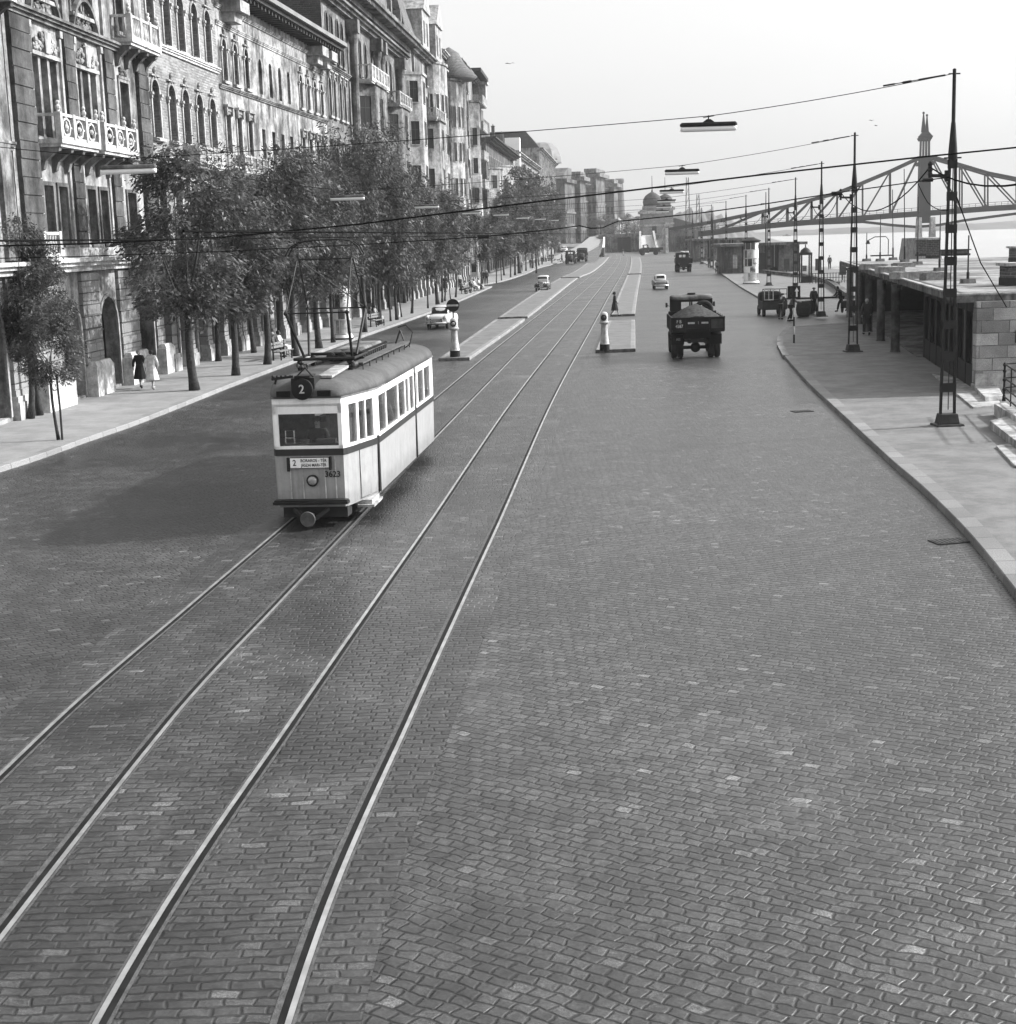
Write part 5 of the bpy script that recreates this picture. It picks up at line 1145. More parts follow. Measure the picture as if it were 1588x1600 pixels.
# ------------------------------------------------------------------ lattice poles
PT = [(1486.5, 112), (1332, 211), (1280.5, 256), (1240, 281), (1198.5, 297), (1163, 308), (1132, 317.5), (1109.5, 323), (1094, 328), (1080, 333), (1070, 337)]
HP = 9.75
def lattice(o, detail=True):
    mb = MB(); mb.frus(0, 0, 0, .06, .4, .34, .38, .32); mb.frus(0, 0, .06, .34, .29, .24, .24, .2); mb.build('plinth', 'iron_pale', o, bev=.02)
    for s in (-1, 1):
        mb = MB(); mb.bar((s*.2, 0, .34), (s*.08, 0, 7.25), .05, .12); mb.build('channel', 'iron', o)
    mb = MB(); mb.bar((0, -.05, .45), (0, -.05, 7.2), .022)
    mb.build('conduit', 'iron', o)
    i = 0; z = .95
    while z < 7.2:
        w = .2-.12*(z/7.25); mb = MB(); mb.box(-w-.03, w+.03, -.075, -.066, z, z+.24); mb.box(-w-.03, w+.03, .066, .075, z, z+.24); mb.build('batten_plate', 'iron', o); z += .88
    mb = MB(); mb.frus(0, 0, 7.1, 7.3, .11, .08, .1, .08); mb.lathe(0, 0, [(.09, 7.3), (.13, 7.38), (.13, 7.48), (.11, 7.75), (.065, 8.3), (.055, 8.35), (.05, HP-.02), (.02, HP)], 10); mb.box(-.24, .24, -.02, .02, 7.36, 7.4)
    mb.build('mast_top', 'iron', o, 'auto')
    mb = MB(); mb.bar((-.12, 0, 6.9), (-.62, 0, 6.92), .09); mb.lathe(-.62, 0, [(.05, 6.8), (.05, 6.92), (.075, 6.95), (.05, 7.02), (.075, 7.07), (.05, 7.18), (.07, 7.24), (.03, 7.3)], 8); mb.box(-.2, -.1, -.06, .06, 6.75, 7.05); mb.build('bracket', 'iron', o)
    mb = MB(); mb.bar((-.16, 0, HP-.14), (.16, 0, HP-.14), .035); mb.build('hook', 'iron', o)
POL = []
for i, (px, py) in enumerate(PT):
    # distance from where the top shows above the horizon
    d = ray(px, py); Yp = None; t_ = (HP+.15-CH)/d.z; P = Vector((d.x*t_, d.y*t_, .15)); POL.append(P)
proto = None
nm = ['nearest lattice tram pole with its foot by the stone steps', 'second lattice tram pole, its foot beside the man in the long coat', 'third lattice tram pole, by the barrels and the loaded van', 'fourth lattice tram pole, behind the arrow sign', 'fifth lattice tram pole, behind the parked van', 'sixth lattice tram pole, rising behind the poster column', 'seventh lattice tram pole, left of the poster column', 'eighth lattice tram pole, behind the strolling pair', 'ninth lattice tram pole, right of the far lorry', 'tenth lattice tram pole, far down the kerb', 'farthest lattice tram pole visible before the bridge abutment']
for i, P in enumerate(POL):
    if not proto:
        proto = E_('lattice_pole', P, .05, None, 'pole'); lattice(proto); o = proto
    else: o = copy_tree(proto); o.location = P
    tag(o, nm[i], 'pole', 'lattice poles along the right pavement')
# thin plain masts in the distance
for k, (px, ytop, Y) in enumerate(((1194, 305, 205), (1112, 327, 250))):
    zt = D(px, ytop, Y).z; p = at_depth(px, Y); o = E_('lamp_mast', (p.x, p.y, .1), 0, ('slender plain mast just left of the fifth lattice pole', 'slender plain mast just right of the eighth lattice pole')[k], 'mast'); MB().tube([(0, 0, 0), (0, 0, zt*.6), (0, 0, zt)], [.12, .09, .05], 8).build('shaft', 'iron', o); MB().bar((0, 0, zt*.86), (-.7, 0, zt*.86), .06).build('bracket', 'iron', o)
# ------------------------------------------------------------------ hanging lamps and wires
def wire(label, pts, r=.012, sag=0., name='overhead_wire', ins=None, cat='wire', group='span wires across the street'):
    pts = [Vector(p) for p in pts]; out = []
    for a, e in zip(pts, pts[1:]):
        n = 12
        for i in range(n): u = i/n; q = a.lerp(e, u); q.z -= sag*4*u*(1-u); out.append(q)
    out.append(pts[-1]); mb = MB(); mb.tube(out, r, 5); o = mb.build(name, 'wire'); tag(o, label, cat, group); return o
lamp_mesh = {}
def lamp(P, ang, L, label, pale_housing):
    o = E_('hanging_lamp', P, ang, label, 'street lamp', 'tube lamps hung on span wires'); h = L/2; mb = MB()
    mb.loft([(-h, .03, -.02, .04, 3), (-h+.05, .09, -.03, .08, 4), (h-.05, .09, -.03, .08, 4), (h, .03, -.02, .04, 3)], 12, 'x'); mb.build('housing', 'iron' if not pale_housing else 'stonegrey', o, 'auto')  # the flag only swaps the iron housing for pale grey
    mb = MB(); mb.loft([(-h+.02, .07, -.16, -.03, 2.4), (-h+.08, .085, -.17, -.03, 2.4), (h-.08, .085, -.17, -.03, 2.4), (h-.02, .07, -.16, -.03, 2.4)], 12, 'x'); mb.build('tube_cover', 'lampglass', o, True)
    mb = MB(); mb.frus(0, 0, .08, .16, .16, .05, .05, .03); mb.bar((0, 0, .16), (0, 0, .26), .03); mb.bar((-.15, 0, .2), (.15, 0, .24), .02); mb.build('hanger', 'iron', o)
    return o
MT['lampglass'] = plain('lampglass', .7, .3, 0, .03)
rowsR = [(1105, 200, 92), (1064, 271, 53), (1048, 302, 37), (1040, 317, 28), (1036, 326, 22), (1033, 333, 19)]
rowsL = [(205, 266, 85), (545, 311, 50), (668, 325, 37), (737, 335, 28), (783, 338, 24), (817, 343, 20), (844, 345, 17), (865, 347, 15)]
oR = ['nearest', 'second', 'third', 'fourth', 'fifth', 'sixth', 'seventh', 'eighth']
for i in range(8):
    P = POL[i]; Yp = P.y; hang = .26
    top_ = Vector((P.x-.1, P.y, HP)); ln = 1.56 if i else 1.56
    ptsw = [top_]
    if i < len(rowsR):
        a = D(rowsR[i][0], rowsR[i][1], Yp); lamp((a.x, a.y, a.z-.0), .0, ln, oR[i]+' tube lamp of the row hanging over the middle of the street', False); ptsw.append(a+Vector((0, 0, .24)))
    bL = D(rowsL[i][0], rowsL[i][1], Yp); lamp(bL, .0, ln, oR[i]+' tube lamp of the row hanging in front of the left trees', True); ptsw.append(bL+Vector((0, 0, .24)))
    ptsw.append(Vector((WX(Yp) if Yp < 242 else bL.x-8, Yp, bL.z+.35+.02*Yp)) )
    wire(oR[i]+' span wire from the pole top to the left house fronts carrying two lamps' if i < 6 else oR[i]+' span wire far down the street', ptsw, .011 if i < 2 else .014, .06)
    mb = MB(); d = (ptsw[1]-top_).normalized(); s_ = top_+d*.35
    mb.tube([s_-d*.2, s_+d*.5, s_+d*.55, s_+d*.7, s_+d*.75, s_+d*.95, s_+d*1.0, s_+d*1.15, s_+d*1.2, s_+d*1.5], [.025, .025, .012, .012, .028, .028, .012, .012, .024, .024], 6)
    tag(mb.build('strain_insulator', 'black'), oR[i]+' string of strain insulators beside a pole top', 'insulator', 'insulators by the pole tops')
# feeder along the pole brackets
prev = POL[0]+Vector((-5.5, -32, 0))
for i in range(9):
    a = (POL[i-1] if i else prev)+Vector((-.62, 0, 7.15)); e = POL[i]+Vector((-.62, 0, 7.15))
    wire(('feeder cable sagging from outside the frame to the nearest pole', )[0] if i == 0 else f'feeder cable sagging between the {oR[i-1]} and the {(oR+["ninth"])[i]} pole', [a, e], .02, 1.0 if i else .9, 'feeder_cable', group='feeder cables between the poles')
# thick cross cables
P0 = POL[0]
wire('thick black cable crossing the whole picture from upper right to lower left', [D(1640, 229, 31), D(1440, 249, 31), D(1188, 277, 31), D(870, 315, 31), D(560, 354, 31), D(350, 374, 31), D(140, 384, 31), D(-60, 389, 31)], .018, .0, 'cross_cable', group='cross cables')
wire('thin dark cross wire in front of the left houses', [D(756, 373, 37), D(570, 385, 37), D(350, 396, 37), D(120, 404, 37), D(-60, 408, 37)], .012, .0, 'cross_cable', group='cross cables')
cpts = [D(1476, 281, 39.5), D(1311, 304, 39), D(1188, 323, 38.5), D(1088, 337, 38), D(990, 347, 38), D(965, 349, 38), D(940, 359.5, 37.8), D(922, 360, 37.6), D(905, 356, 37.5), D(870, 361, 37.4), D(756, 373, 37)]
wire('sagging cross cable from the nearest pole to the contact wires', cpts, .015, .0, 'cross_cable', group='cross cables')
for px, py, Y, lb in ((1445, 285, 39.4, 'egg insulator on the sagging cross cable close to the nearest pole'), (1304, 306, 39, 'egg insulator on the sagging cross cable in front of the second pole'), (756, 373, 37, 'egg insulator where the sagging cross cable meets the left contact wire')):
    q = D(px, py, Y); mb = MB(); mb.tube([q+Vector((-.13, 0, 0)), q+Vector((.13, 0, 0))], [.05, .05], 8); tag(mb.build('cable_insulator', 'black'), lb, 'insulator')
for k, (cf, lb) in enumerate(((cL, 'contact wire above the left track touching the tram pantograph'), (cR, 'contact wire above the right track'))):
    wire(lb, [(cf(y), y, 5.88) for y in (12, 20, 30, 40, 60, 80, 120, 170, 240, 330)], .011, 0, 'contact_wire', group='contact wires')
q0, q1 = D(1490, 312, 39.3), D(1567, 482, 50.3)
wire('slack service cable running from the nearest pole down to the pavilion roof', [q0, q0.lerp(q1, .5)+Vector((-.12, 0, -.1)), q1], .018, 0, 'service_cable', group='service cables')
wire('loop of cable sagging at the back of the nearest pole', [D(1430, 291, 39.4), D(1445, 320, 39.4), D(1462, 331, 39.4), D(1478, 331, 39.4)], .012, .02, 'service_cable', group='service cables')
# ------------------------------------------------------------------ tram
fx, fy = -4.02, 30.75; hd = math.radians(-5.5)
T = E_('tram', (fx, fy, 0), hd, 'white and pale yellow tram car number 3623 on route 2 heading for the camera', 'tram')
# plan outline: front half width .73, widening to 1.13; local y runs back along the car
PL = [(-.70, 0), (.70, 0), (.76, .12), (1.13, 1.72), (1.13, 10.2), (.75, 11.9), (-.75, 11.9), (-1.13, 10.2), (-1.13, 1.72), (-.76, .12)]
def ring(z, s=1., dy=0.):
    return [(x*s, (y-5.95)*(1-(1-s)*.25)+5.95+dy, z) for x, y in PL]
def wallseg(mb, a, b, z0, z1, t_=.05):
    a, b = Vector((a[0], a[1], 0)), Vector((b[0], b[1], 0)); d = (b-a).normalized(); nrm = Vector((d.y, -d.x, 0))
    A = [a, b, b-nrm*t_, a-nrm*t_]; mb.add([(p.x, p.y, z0) for p in A]+[(p.x, p.y, z1) for p in A], [(3, 2, 1, 0), (4, 5, 6, 7), (0, 1, 5, 4), (1, 2, 6, 5), (2, 3, 7, 6), (3, 0, 4, 7)])
def onseg(a, b, u0, u1):
    a, b = Vector(a), Vector(b); return tuple(a.lerp(b, u0)), tuple(a.lerp(b, u1))
ZB, ZBELT, ZS, ZW, ZR = .42, 1.50, 1.64, 2.55, 2.68
n = len(PL)
low_ = MB(); low_.add(ring(ZB, .985)+ring(ZBELT), [(i, (i+1) % n, n+(i+1) % n, n+i) for i in range(n)]+[tuple(range(n-1, -1, -1))])
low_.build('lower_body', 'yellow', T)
mb = MB(); mb.add(ring(ZBELT-.005, 1.012)+ring(ZS-.01, 1.012), [(i, (i+1) % n, n+(i+1) % n, n+i) for i in range(n)]+[tuple(range(n)), tuple(range(2*n-1, n-1, -1))]); mb.build('belt', 'belt', T)
mb = MB(); mb.add(ring(ZW)+ring(ZR), [(i, (i+1) % n, n+(i+1) % n, n+i) for i in range(n)]+[tuple(range(n)), tuple(range(2*n-1, n-1, -1))]); mb.build('header', 'cream', T)
# window posts and panes
segs = [(0, 1, [(0.0, .06), (.94, 1.)]), (2, 3, [(0, .09), (.335, .40), (.60, .63), (.86, 1.)]), (3, 4, [(0, .02), (.125, .14), (.318, .333), (.44, .455), (.505, .53), (.60, .65), (.672, .688), (.80, .815), (.935, 1)]),
        (7, 8, [(0, .02), (.1, .12), (.2, .22), (.3, .32), (.4, .42), (.5, .52), (.6, .63), (.7, .72), (.8, .82), (.9, .92), (.98, 1)]), (8, 9, [(0, .1), (.45, .52), (.9, 1)]), (5, 6, [(0, .06), (.94, 1)]), (4, 5, [(0, .1), (.45, .52), (.9, 1)]), (6, 7, [(0, .1), (.45, .52), (.9, 1)]), (1, 2, [(0, 1)]), (9, 0, [(0, 1)])]
mb = MB()
for a, e, ps in segs:
    for u0, u1 in ps: p, q = onseg(PL[a], PL[e], u0, u1); wallseg(mb, p, q, ZS-.012, ZW+.001)
    p, q = onseg(PL[a], PL[e], 0, 1); wallseg(mb, p, q, ZS-.011, ZS+.05, .053); wallseg(mb, p, q, ZW-.05, ZW+.002, .054)
wallseg(mb, PL[0], PL[1], 2.35, ZW-.001, .056); wallseg(mb, PL[1], PL[2], 2.35, ZW-.0012, .057); wallseg(mb, PL[9], PL[0], 2.35, ZW-.0012, .057)
mb.build('window_posts', 'cream', T)
for a, e, ps in segs[:7]:
    for (u0, u1), (v0, v1) in zip(ps, ps[1:]):
        p, q = onseg(PL[a], PL[e], u1, v0); g = MB(); wallseg(g, p, q, ZS+.05, ZW-.05, .02)
        for i, v in enumerate(g.v): pass
        d = (Vector(q)-Vector(p)).normalized(); nn = Vector((d.y, -d.x)); g.v = [(x-nn.x*.02, y-nn.y*.02, z) for x, y, z in g.v]
        g.build('windshield' if a == 0 else 'side_window', 'glasst', T)
# interior: floor, seats, desk, ceiling, grab rails
mb = MB(); mb.add(ring(.8, .95)+ring(.84, .95), [(i, (i+1) % n, n+(i+1) % n, n+i) for i in range(n)]+[tuple(range(n-1, -1, -1)), tuple(range(n, 2*n))]); mb.build('floor', 'woodd', T)
mb = MB(); mb.box(-.55, .6, .14, .42, .85, 1.72); mb.box(.1, .5, .2, .4, 1.721, 1.8); mb.lathe(-.15, .3, [(.09, 1.72), (.1, 1.78), (.03, 1.8)], 12); mb.build('driver_desk', 'cardark', T)
mb = MB(); mb.box(-1.05, -.25, 1.75, 1.79, .85, 2.6); mb.box(.3, 1.05, 1.75, 1.79, .85, 2.6)
for k in range(5):
    for sx in (-1, 1): mb.box(sx*.95-.15-(.15*sx), sx*.95+.15-(.15*sx), 2.9+k*1.4, 3.3+k*1.4, .85, 1.25); mb.box(sx*.95-.15-(.15*sx), sx*.95+.15-(.15*sx), 3.3+k*1.4, 3.36+k*1.4, 1.25, 1.75)
mb.build('interior', 'woodd', T)
mb = MB(); mb.tube([(-.6, .5, 1.0), (-.6, .5, 1.95), (-.42, .5, 1.95), (-.42, .5, 1.0)], .014, 6); mb.bar((-.6, .5, 1.8), (-.42, .5, 1.8), .02); mb.build('handrail', 'chrome', T)
# roof
mb = MB(); secs = []
for (y, w, top_) in ((-.06, .64, 2.80), (.0, .72, 2.88), (.14, .79, 2.95), (.5, .88, 3.0), (1.1, 1.02, 3.03), (1.72, 1.15, 3.06), (3, 1.17, 3.07), (9.3, 1.17, 3.07), (10.2, 1.15, 3.05), (11, .98, 3.0), (11.75, .8, 2.92), (11.95, .7, 2.8)): secs.append((y, w, ZR*2-top_, top_, 2.7))
m2 = MB(); nn_ = 28
for (y, w, zb, zt, p) in secs: pass
vs = []; 
for (y, w, zb, zt, p) in secs:
    for k in range(15):
        a = PI*k/14; ca, sa = math.cos(a), math.sin(a); vs.append((w*math.copysign(abs(ca)**(2/2.6), ca), y, ZR+.002+(zt-ZR)*abs(sa)**(2/2.6)))
N = len(secs); fs = [(i*15+k, i*15+k+1, (i+1)*15+k+1, (i+1)*15+k) for i in range(N-1) for k in range(14)]+[tuple(range(15)), tuple((N-1)*15+k for k in range(14, -1, -1))]+[(i*15, (i+1)*15, (i+1)*15+14, i*15+14) for i in range(N-1)]
m2.add(vs, fs); rf = m2.build('roof', 'tramroof', T, True)
mb = MB(); mb.add([(x*1.03, (y-5.95)*1.006+5.95, ZR-.012) for x, y in PL]+[(x*1.03, (y-5.95)*1.006+5.95, ZR+.018) for x, y in PL], [(i, (i+1) % n, n+(i+1) % n, n+i) for i in range(n)]+[tuple(range(n)), tuple(range(2*n-1, n-1, -1))]); mb.build('gutter', 'stonegrey', rf)
for sx in (-.46, .38):
    mb = MB(); mb.box(sx-.14, sx+.14, -.085, .3, 2.71, 2.83)
    for q in range(5): mb.box(sx-.12, sx+.12, -.1, -.086, 2.725+q*.02, 2.735+q*.02)
    mb.build('vent', 'black', rf)
dsk = MB(); dsk.T = Matrix.Translation((-.06, -.13, 2.86)) @ Matrix.Rotation(PI/2, 4, 'X'); dsk.lathe(0, 0, [(.2, -.12), (.215, -.1), (.215, .0), (.19, .012)], 28); dd = dsk.build('route_disc', 'black', rf, 'auto')
textpart('2', 'route_number', .25, 'offwhite', dd, facing_cam(-.06, -.152, 2.86), .95, .004)
mb = MB(); mb.box(-.3, .18, -.02, .6, 2.84, 3.08); mb.box(-.22, .1, -.06, .5, 3.08, 3.13); mb.build('disc_box', 'iron', rf)
mb = MB()
mb.bar((-.2, 0, 3.1), (-.02, .1, 3.28), .025); mb.bar((.16, 0, 3.1), (-.02, .1, 3.28), .025); mb.bar((-.75, .2, 3.05), (-.3, .2, 3.1), .05); mb.bar((-.7, .25, 2.95), (-.66, .2, 3.05), .03)
for q in range(5): mb.ball((-.72+q*.09, .2, 3.1), .035, 6, 4)
mb.build('trolley_stand', 'iron', rf)
mb = MB(); mb.T = Matrix.Identity(4)
mb.add([(.12, .6, 3.02), (.42, .6, 3.02), (.5, 2.0, 3.11), (.2, 2.0, 3.11), (.12, .6, 3.07), (.42, .6, 3.07), (.5, 2.0, 3.16), (.2, 2.0, 3.16)], [(3, 2, 1, 0), (4, 5, 6, 7), (0, 1, 5, 4), (1, 2, 6, 5), (2, 3, 7, 6), (3, 0, 4, 7)]); mb.build('roof_board', 'stone', rf)
for sx in (.62, -.62):
    mb = MB(); mb.box(sx-.12, sx+.12, 2.4, 9.2, 3.15, 3.18)
    for q in range(9): mb.bar((sx+.1, 2.5+q*.82, 3.15), (sx+.1, 2.5+q*.82, 2.98), .025); mb.bar((sx-.1, 2.5+q*.82, 3.15), (sx-.1, 2.5+q*.82, 3.02), .025)
    for q in range(6): mb.ball((sx-.02+.0*q, 2.3-.06*q+.1, 3.165), .045, 6, 4)
    mb.build('roof_walkway', 'guard', rf)
mb = MB()
for q in range(12):
    y = 4.3+q*.28; mb.box(-.42, .38, y, y+.2, 3.1, 3.22)
    for k in range(3): mb.bar((-.34+k*.3, y+.03, 3.22), (-.22+k*.3, y+.17, 3.28), .05)
for sx in (-.2, .05): mb.T = Matrix.Translation((sx, 3.9, 3.24)) @ Matrix.Rotation(PI/2, 4, 'X'); mb.lathe(0, 0, [(.1, -.5), (.1, .4), (.06, .42)], 12)
mb.T = Matrix.Identity(4); mb.build('resistor_box', 'iron', rf)
mb = MB(); mb.add([(-.4, 4.4, 3.225), (.36, 4.4, 3.225), (.36, 7.4, 3.225), (-.4, 7.4, 3.225), (-.3, 4.5, 3.33), (.26, 4.5, 3.33), (.26, 7.3, 3.33), (-.3, 7.3, 3.33)], [(4, 5, 6, 7), (0, 1, 5, 4), (1, 2, 6, 5), (2, 3, 7, 6), (3, 0, 4, 7)]); mb.build('resistor_cover', 'stonegrey', rf)
mb = MB()
pts = [(.75, 9.0, 3.1), (.8, 8.6, 3.5), (.55, 8.4, 3.62), (.3, 8.3, 3.5)]; mb.tube([(.62, 8.6, 3.0), (.85, 8.3, 3.15), (.92, 8.4, 3.45), (.7, 8.7, 3.62), (.45, 9, 3.55)], .015, 6)
mb.bar((.3, 9.4, 3.1), (.42, 9.5, 3.45), .03); mb.bar((.55, 9.4, 3.1), (.42, 9.5, 3.45), .03); mb.build('roof_cable', 'iron', rf)
# pantograph
pg = MB(); by = 2.55
for y in (2.1, 3.6): pg.tube([(-.72, y, 3.3), (.62, y, 3.3)], .035, 8)
for x in (-.7, .6): pg.tube([(x, 2.1, 3.3), (x, 3.6, 3.3)], .03, 8)
for x in (-.6, .5):
    for y in (2.2, 3.5): pg.lathe(x, y, [(.06, 3.05), (.08, 3.12), (.05, 3.17), (.08, 3.22), (.05, 3.28)], 8)
px_ = MB(); kn = {}
for x, xx in ((-.62, -.86), (.5, .42+.2)):
    pass
A = {'bl': (-.62, 2.7, 3.3), 'br': (.45, 2.7, 3.3), 'bl2': (-.62, 3.2, 3.3), 'br2': (.45, 3.2, 3.3), 'kl': (-.78, 1.85, 4.3), 'kr': (.55, 1.85, 4.3), 'kl2': (-.78, 4.0, 4.3), 'kr2': (.55, 4.0, 4.3), 'tl': (-.7, 2.85, 5.42), 'tr': (.5, 2.85, 5.42), 'tl2': (-.7, 3.05, 5.42), 'tr2': (.5, 3.05, 5.42)}
for a, e, r_ in (('bl', 'kl', .032), ('br', 'kr', .032), ('bl2', 'kl2', .032), ('br2', 'kr2', .032), ('kl', 'kr', .018), ('kl2', 'kr2', .018), ('kl', 'tl', .018), ('kr', 'tr', .018), ('kl2', 'tl2', .018), ('kr2', 'tr2', .018), ('tl', 'tr', .016), ('kl', 'tr', .011), ('kr2', 'tl2', .011), ('tl', 'tl2', .014), ('tr', 'tr2', .014)):
    pg.tube([A[a], A[e]], r_, 6)
for kk in ('kl', 'kr', 'kl2', 'kr2'): pg.ball(A[kk], .05, 8, 6)
pan = pg.build('pantograph', 'iron', rf)
mb = MB()
for y in (2.8, 3.1): mb.tube([(-.95, y, 5.5), (-.84, y, 5.68), (-.62, y, 5.8), (-.3, y, 5.83), (.2, y, 5.83), (.5, y, 5.8), (.66, y, 5.68), (.75, y, 5.5)], .017, 6)
for x in (-.68, .5): mb.tube([(x, 2.9, 5.4), (x, 2.95, 5.8)], .014, 6); mb.bar((x, 2.8, 5.8), (x, 3.1, 5.8), .02)
mb.build('contact_bow', 'iron', pan)
# front details
mb = MB()
for x in (-.42, -.16, .3, .52): mb.box(x-.01, x+.01, -.014, .02, .6, ZBELT-.02)
mb.build('front_strips', 'offwhite', T)
hl = MB(); hl.T = Matrix.Translation((.04, -.03, .98)) @ Matrix.Rotation(PI/2, 4, 'X'); hl.lathe(0, 0, [(.115, -.05), (.125, .03), (.1, .045)], 20); h_ = hl.build('headlight', 'iron', T, 'auto')
hl = MB(); hl.T = Matrix.Translation((.04, -.075, .98)) @ Matrix.Rotation(PI/2, 4, 'X'); hl.lathe(0, 0, [(.095, 0), (.08, .02), (.03, .03)], 16); hl.build('lens', 'lens', h_, True)
mb = MB(); mb.box(-.42, .41, -.06, -.012, 1.24, 1.46); mb.box(.41, .45, -.1, 0, 1.2, 1.47); mb.box(-.47, -.42, -.08, 0, 1.18, 1.46); sg = mb.build('destination_board_holder', 'iron', T)
mb = MB(); mb.box(-.40, .40, -.072, -.0605, 1.25, 1.45); bd = mb.build('destination_board', 'white', sg)
mb = MB(); mb.box(-.375, -.245, -.075, -.0725, 1.263, 1.437); mb.build('number_field', 'white', sg)
textpart('2', 'board_number', .17, 'black', sg, facing_cam(-.31, -.0785, 1.35), .9, .001)
textpart('BORAROS - TÉR', 'board_text', .087, 'black', sg, facing_cam(.09, -.0785, 1.397), .88, .001); textpart('JÁSZAI MARI-TÉR', 'board_text', .087, 'black', sg, facing_cam(.09, -.0785, 1.303), .8, .001)
textpart('3623', 'car_number', .17, 'black', T, facing_cam(.46, -.018, 1.1), .98, .003)
mb = MB(); mb.box(-.78, .78, -.2, .05, .50, .56); mb.box(-.76, .76, -.17, .04, .561, .59); mb.build('bumper', 'iron', T, bev=.008)
mb = MB(); mb.box(-.62, .72, .05, .5, .2, .43); mb.bar((-.35, -.1, .4), (-.1, -.25, .22), .07); mb.bar((.35, -.05, .4), (.1, -.25, .22), .07); mb.build('buffer_beam', 'dark', T)
bf = MB(); bf.T = Matrix.Translation((-.02, -.38, .24)) @ Matrix.Rotation(PI/2, 4, 'X'); bf.lathe(0, 0, [(.06, -.4), (.06, -.02), (.145, -.02), (.16, .02), (.15, .045), (.06, .03), (.03, .028)], 22); bf.build('coupler_buffer', 'guard', T, 'auto')
mb = MB()
a, e = PL[2], PL[3]
for (u, w) in ((1.0, .10),): p, q = onseg(a, e, .955, 1.0); wallseg(mb, (p[0]+.02, p[1]-.01), (q[0]+.02, q[1]), .45, ZBELT+.17, .02)
p, q = (1.145, 6.95), (1.145, 7.1); wallseg(mb, p, q, .42, ZR-.02, .02)
mb.build('door_pillar', 'iron', T)
mb = MB(); p, q = onseg(a, e, .36, .9); wallseg(mb, (p[0]+.012, p[1]), (q[0]+.012, q[1]), .47, .485, .014); p2, q2 = onseg(a, e, .36, .37); wallseg(mb, (p2[0]+.012, p2[1]), (q2[0]+.012, q2[1]), .47, 1.5, .014); mb.build('front_door', 'stonegrey', T)
mb = MB(); p, q = onseg(a, e, .3, .93); mb.box(.8, 1.16, .7, 1.75, .28, .33); mb.box(.75, 1.1, .8, 1.7, .33, .42); mb.build('door_step', 'stone', T)
mb = MB(); mb.box(-.95, .95, 2.6, 9.6, .25, .5); mb.box(-1.1, 1.1, 1.75, 10.2, .36, .44); mb.build('underframe', 'dark', T)
for y in (4.0, 7.6):
    for sx in (-.72, .72): mb = MB(); mb.T = Matrix.Translation((sx, y, .36)) @ Matrix.Rotation(PI/2, 4, 'Y'); mb.lathe(0, 0, [(.36, -.05), (.33, .06), (.1, .07)], 24); mb.build('wheel', 'iron', T, 'auto')
mb = MB(); mb.box(.6, .63, .9, 1.6, ZS, ZW); mb.box(.34, .66, .5, .53, ZS+.02, ZW); mb.build('curtain', 'cloth_mid', T)
Mt = T.matrix_basis.copy() if False else Matrix.Translation((fx, fy, 0)) @ Matrix.Rotation(hd, 4, 'Z')
def tp(x, y, z): v = Mt @ Vector((x, y, z)); return (v.x, v.y, v.z)
person(tp(.02, .78, .58), hd, 'uniformed tram driver with a peaked cap seen through the windscreen', 'stand', 'cloth_dark', 'cloth_dark', 'trousers', 'cap', 'cloth_dark', .96)
person(tp(.5, 3.2, .84), hd+.1, 'passenger in a light blouse behind the first long tram side window', 'sit', 'cloth_light', 'cloth_mid', 'trousers', 'long', 'hair', .95)
person(tp(.7, 4.7, .6), hd, 'passenger standing behind the second long tram side window', 'stand', 'cloth_mid', 'cloth_dark', 'trousers', 'short', 'hairg', .98)
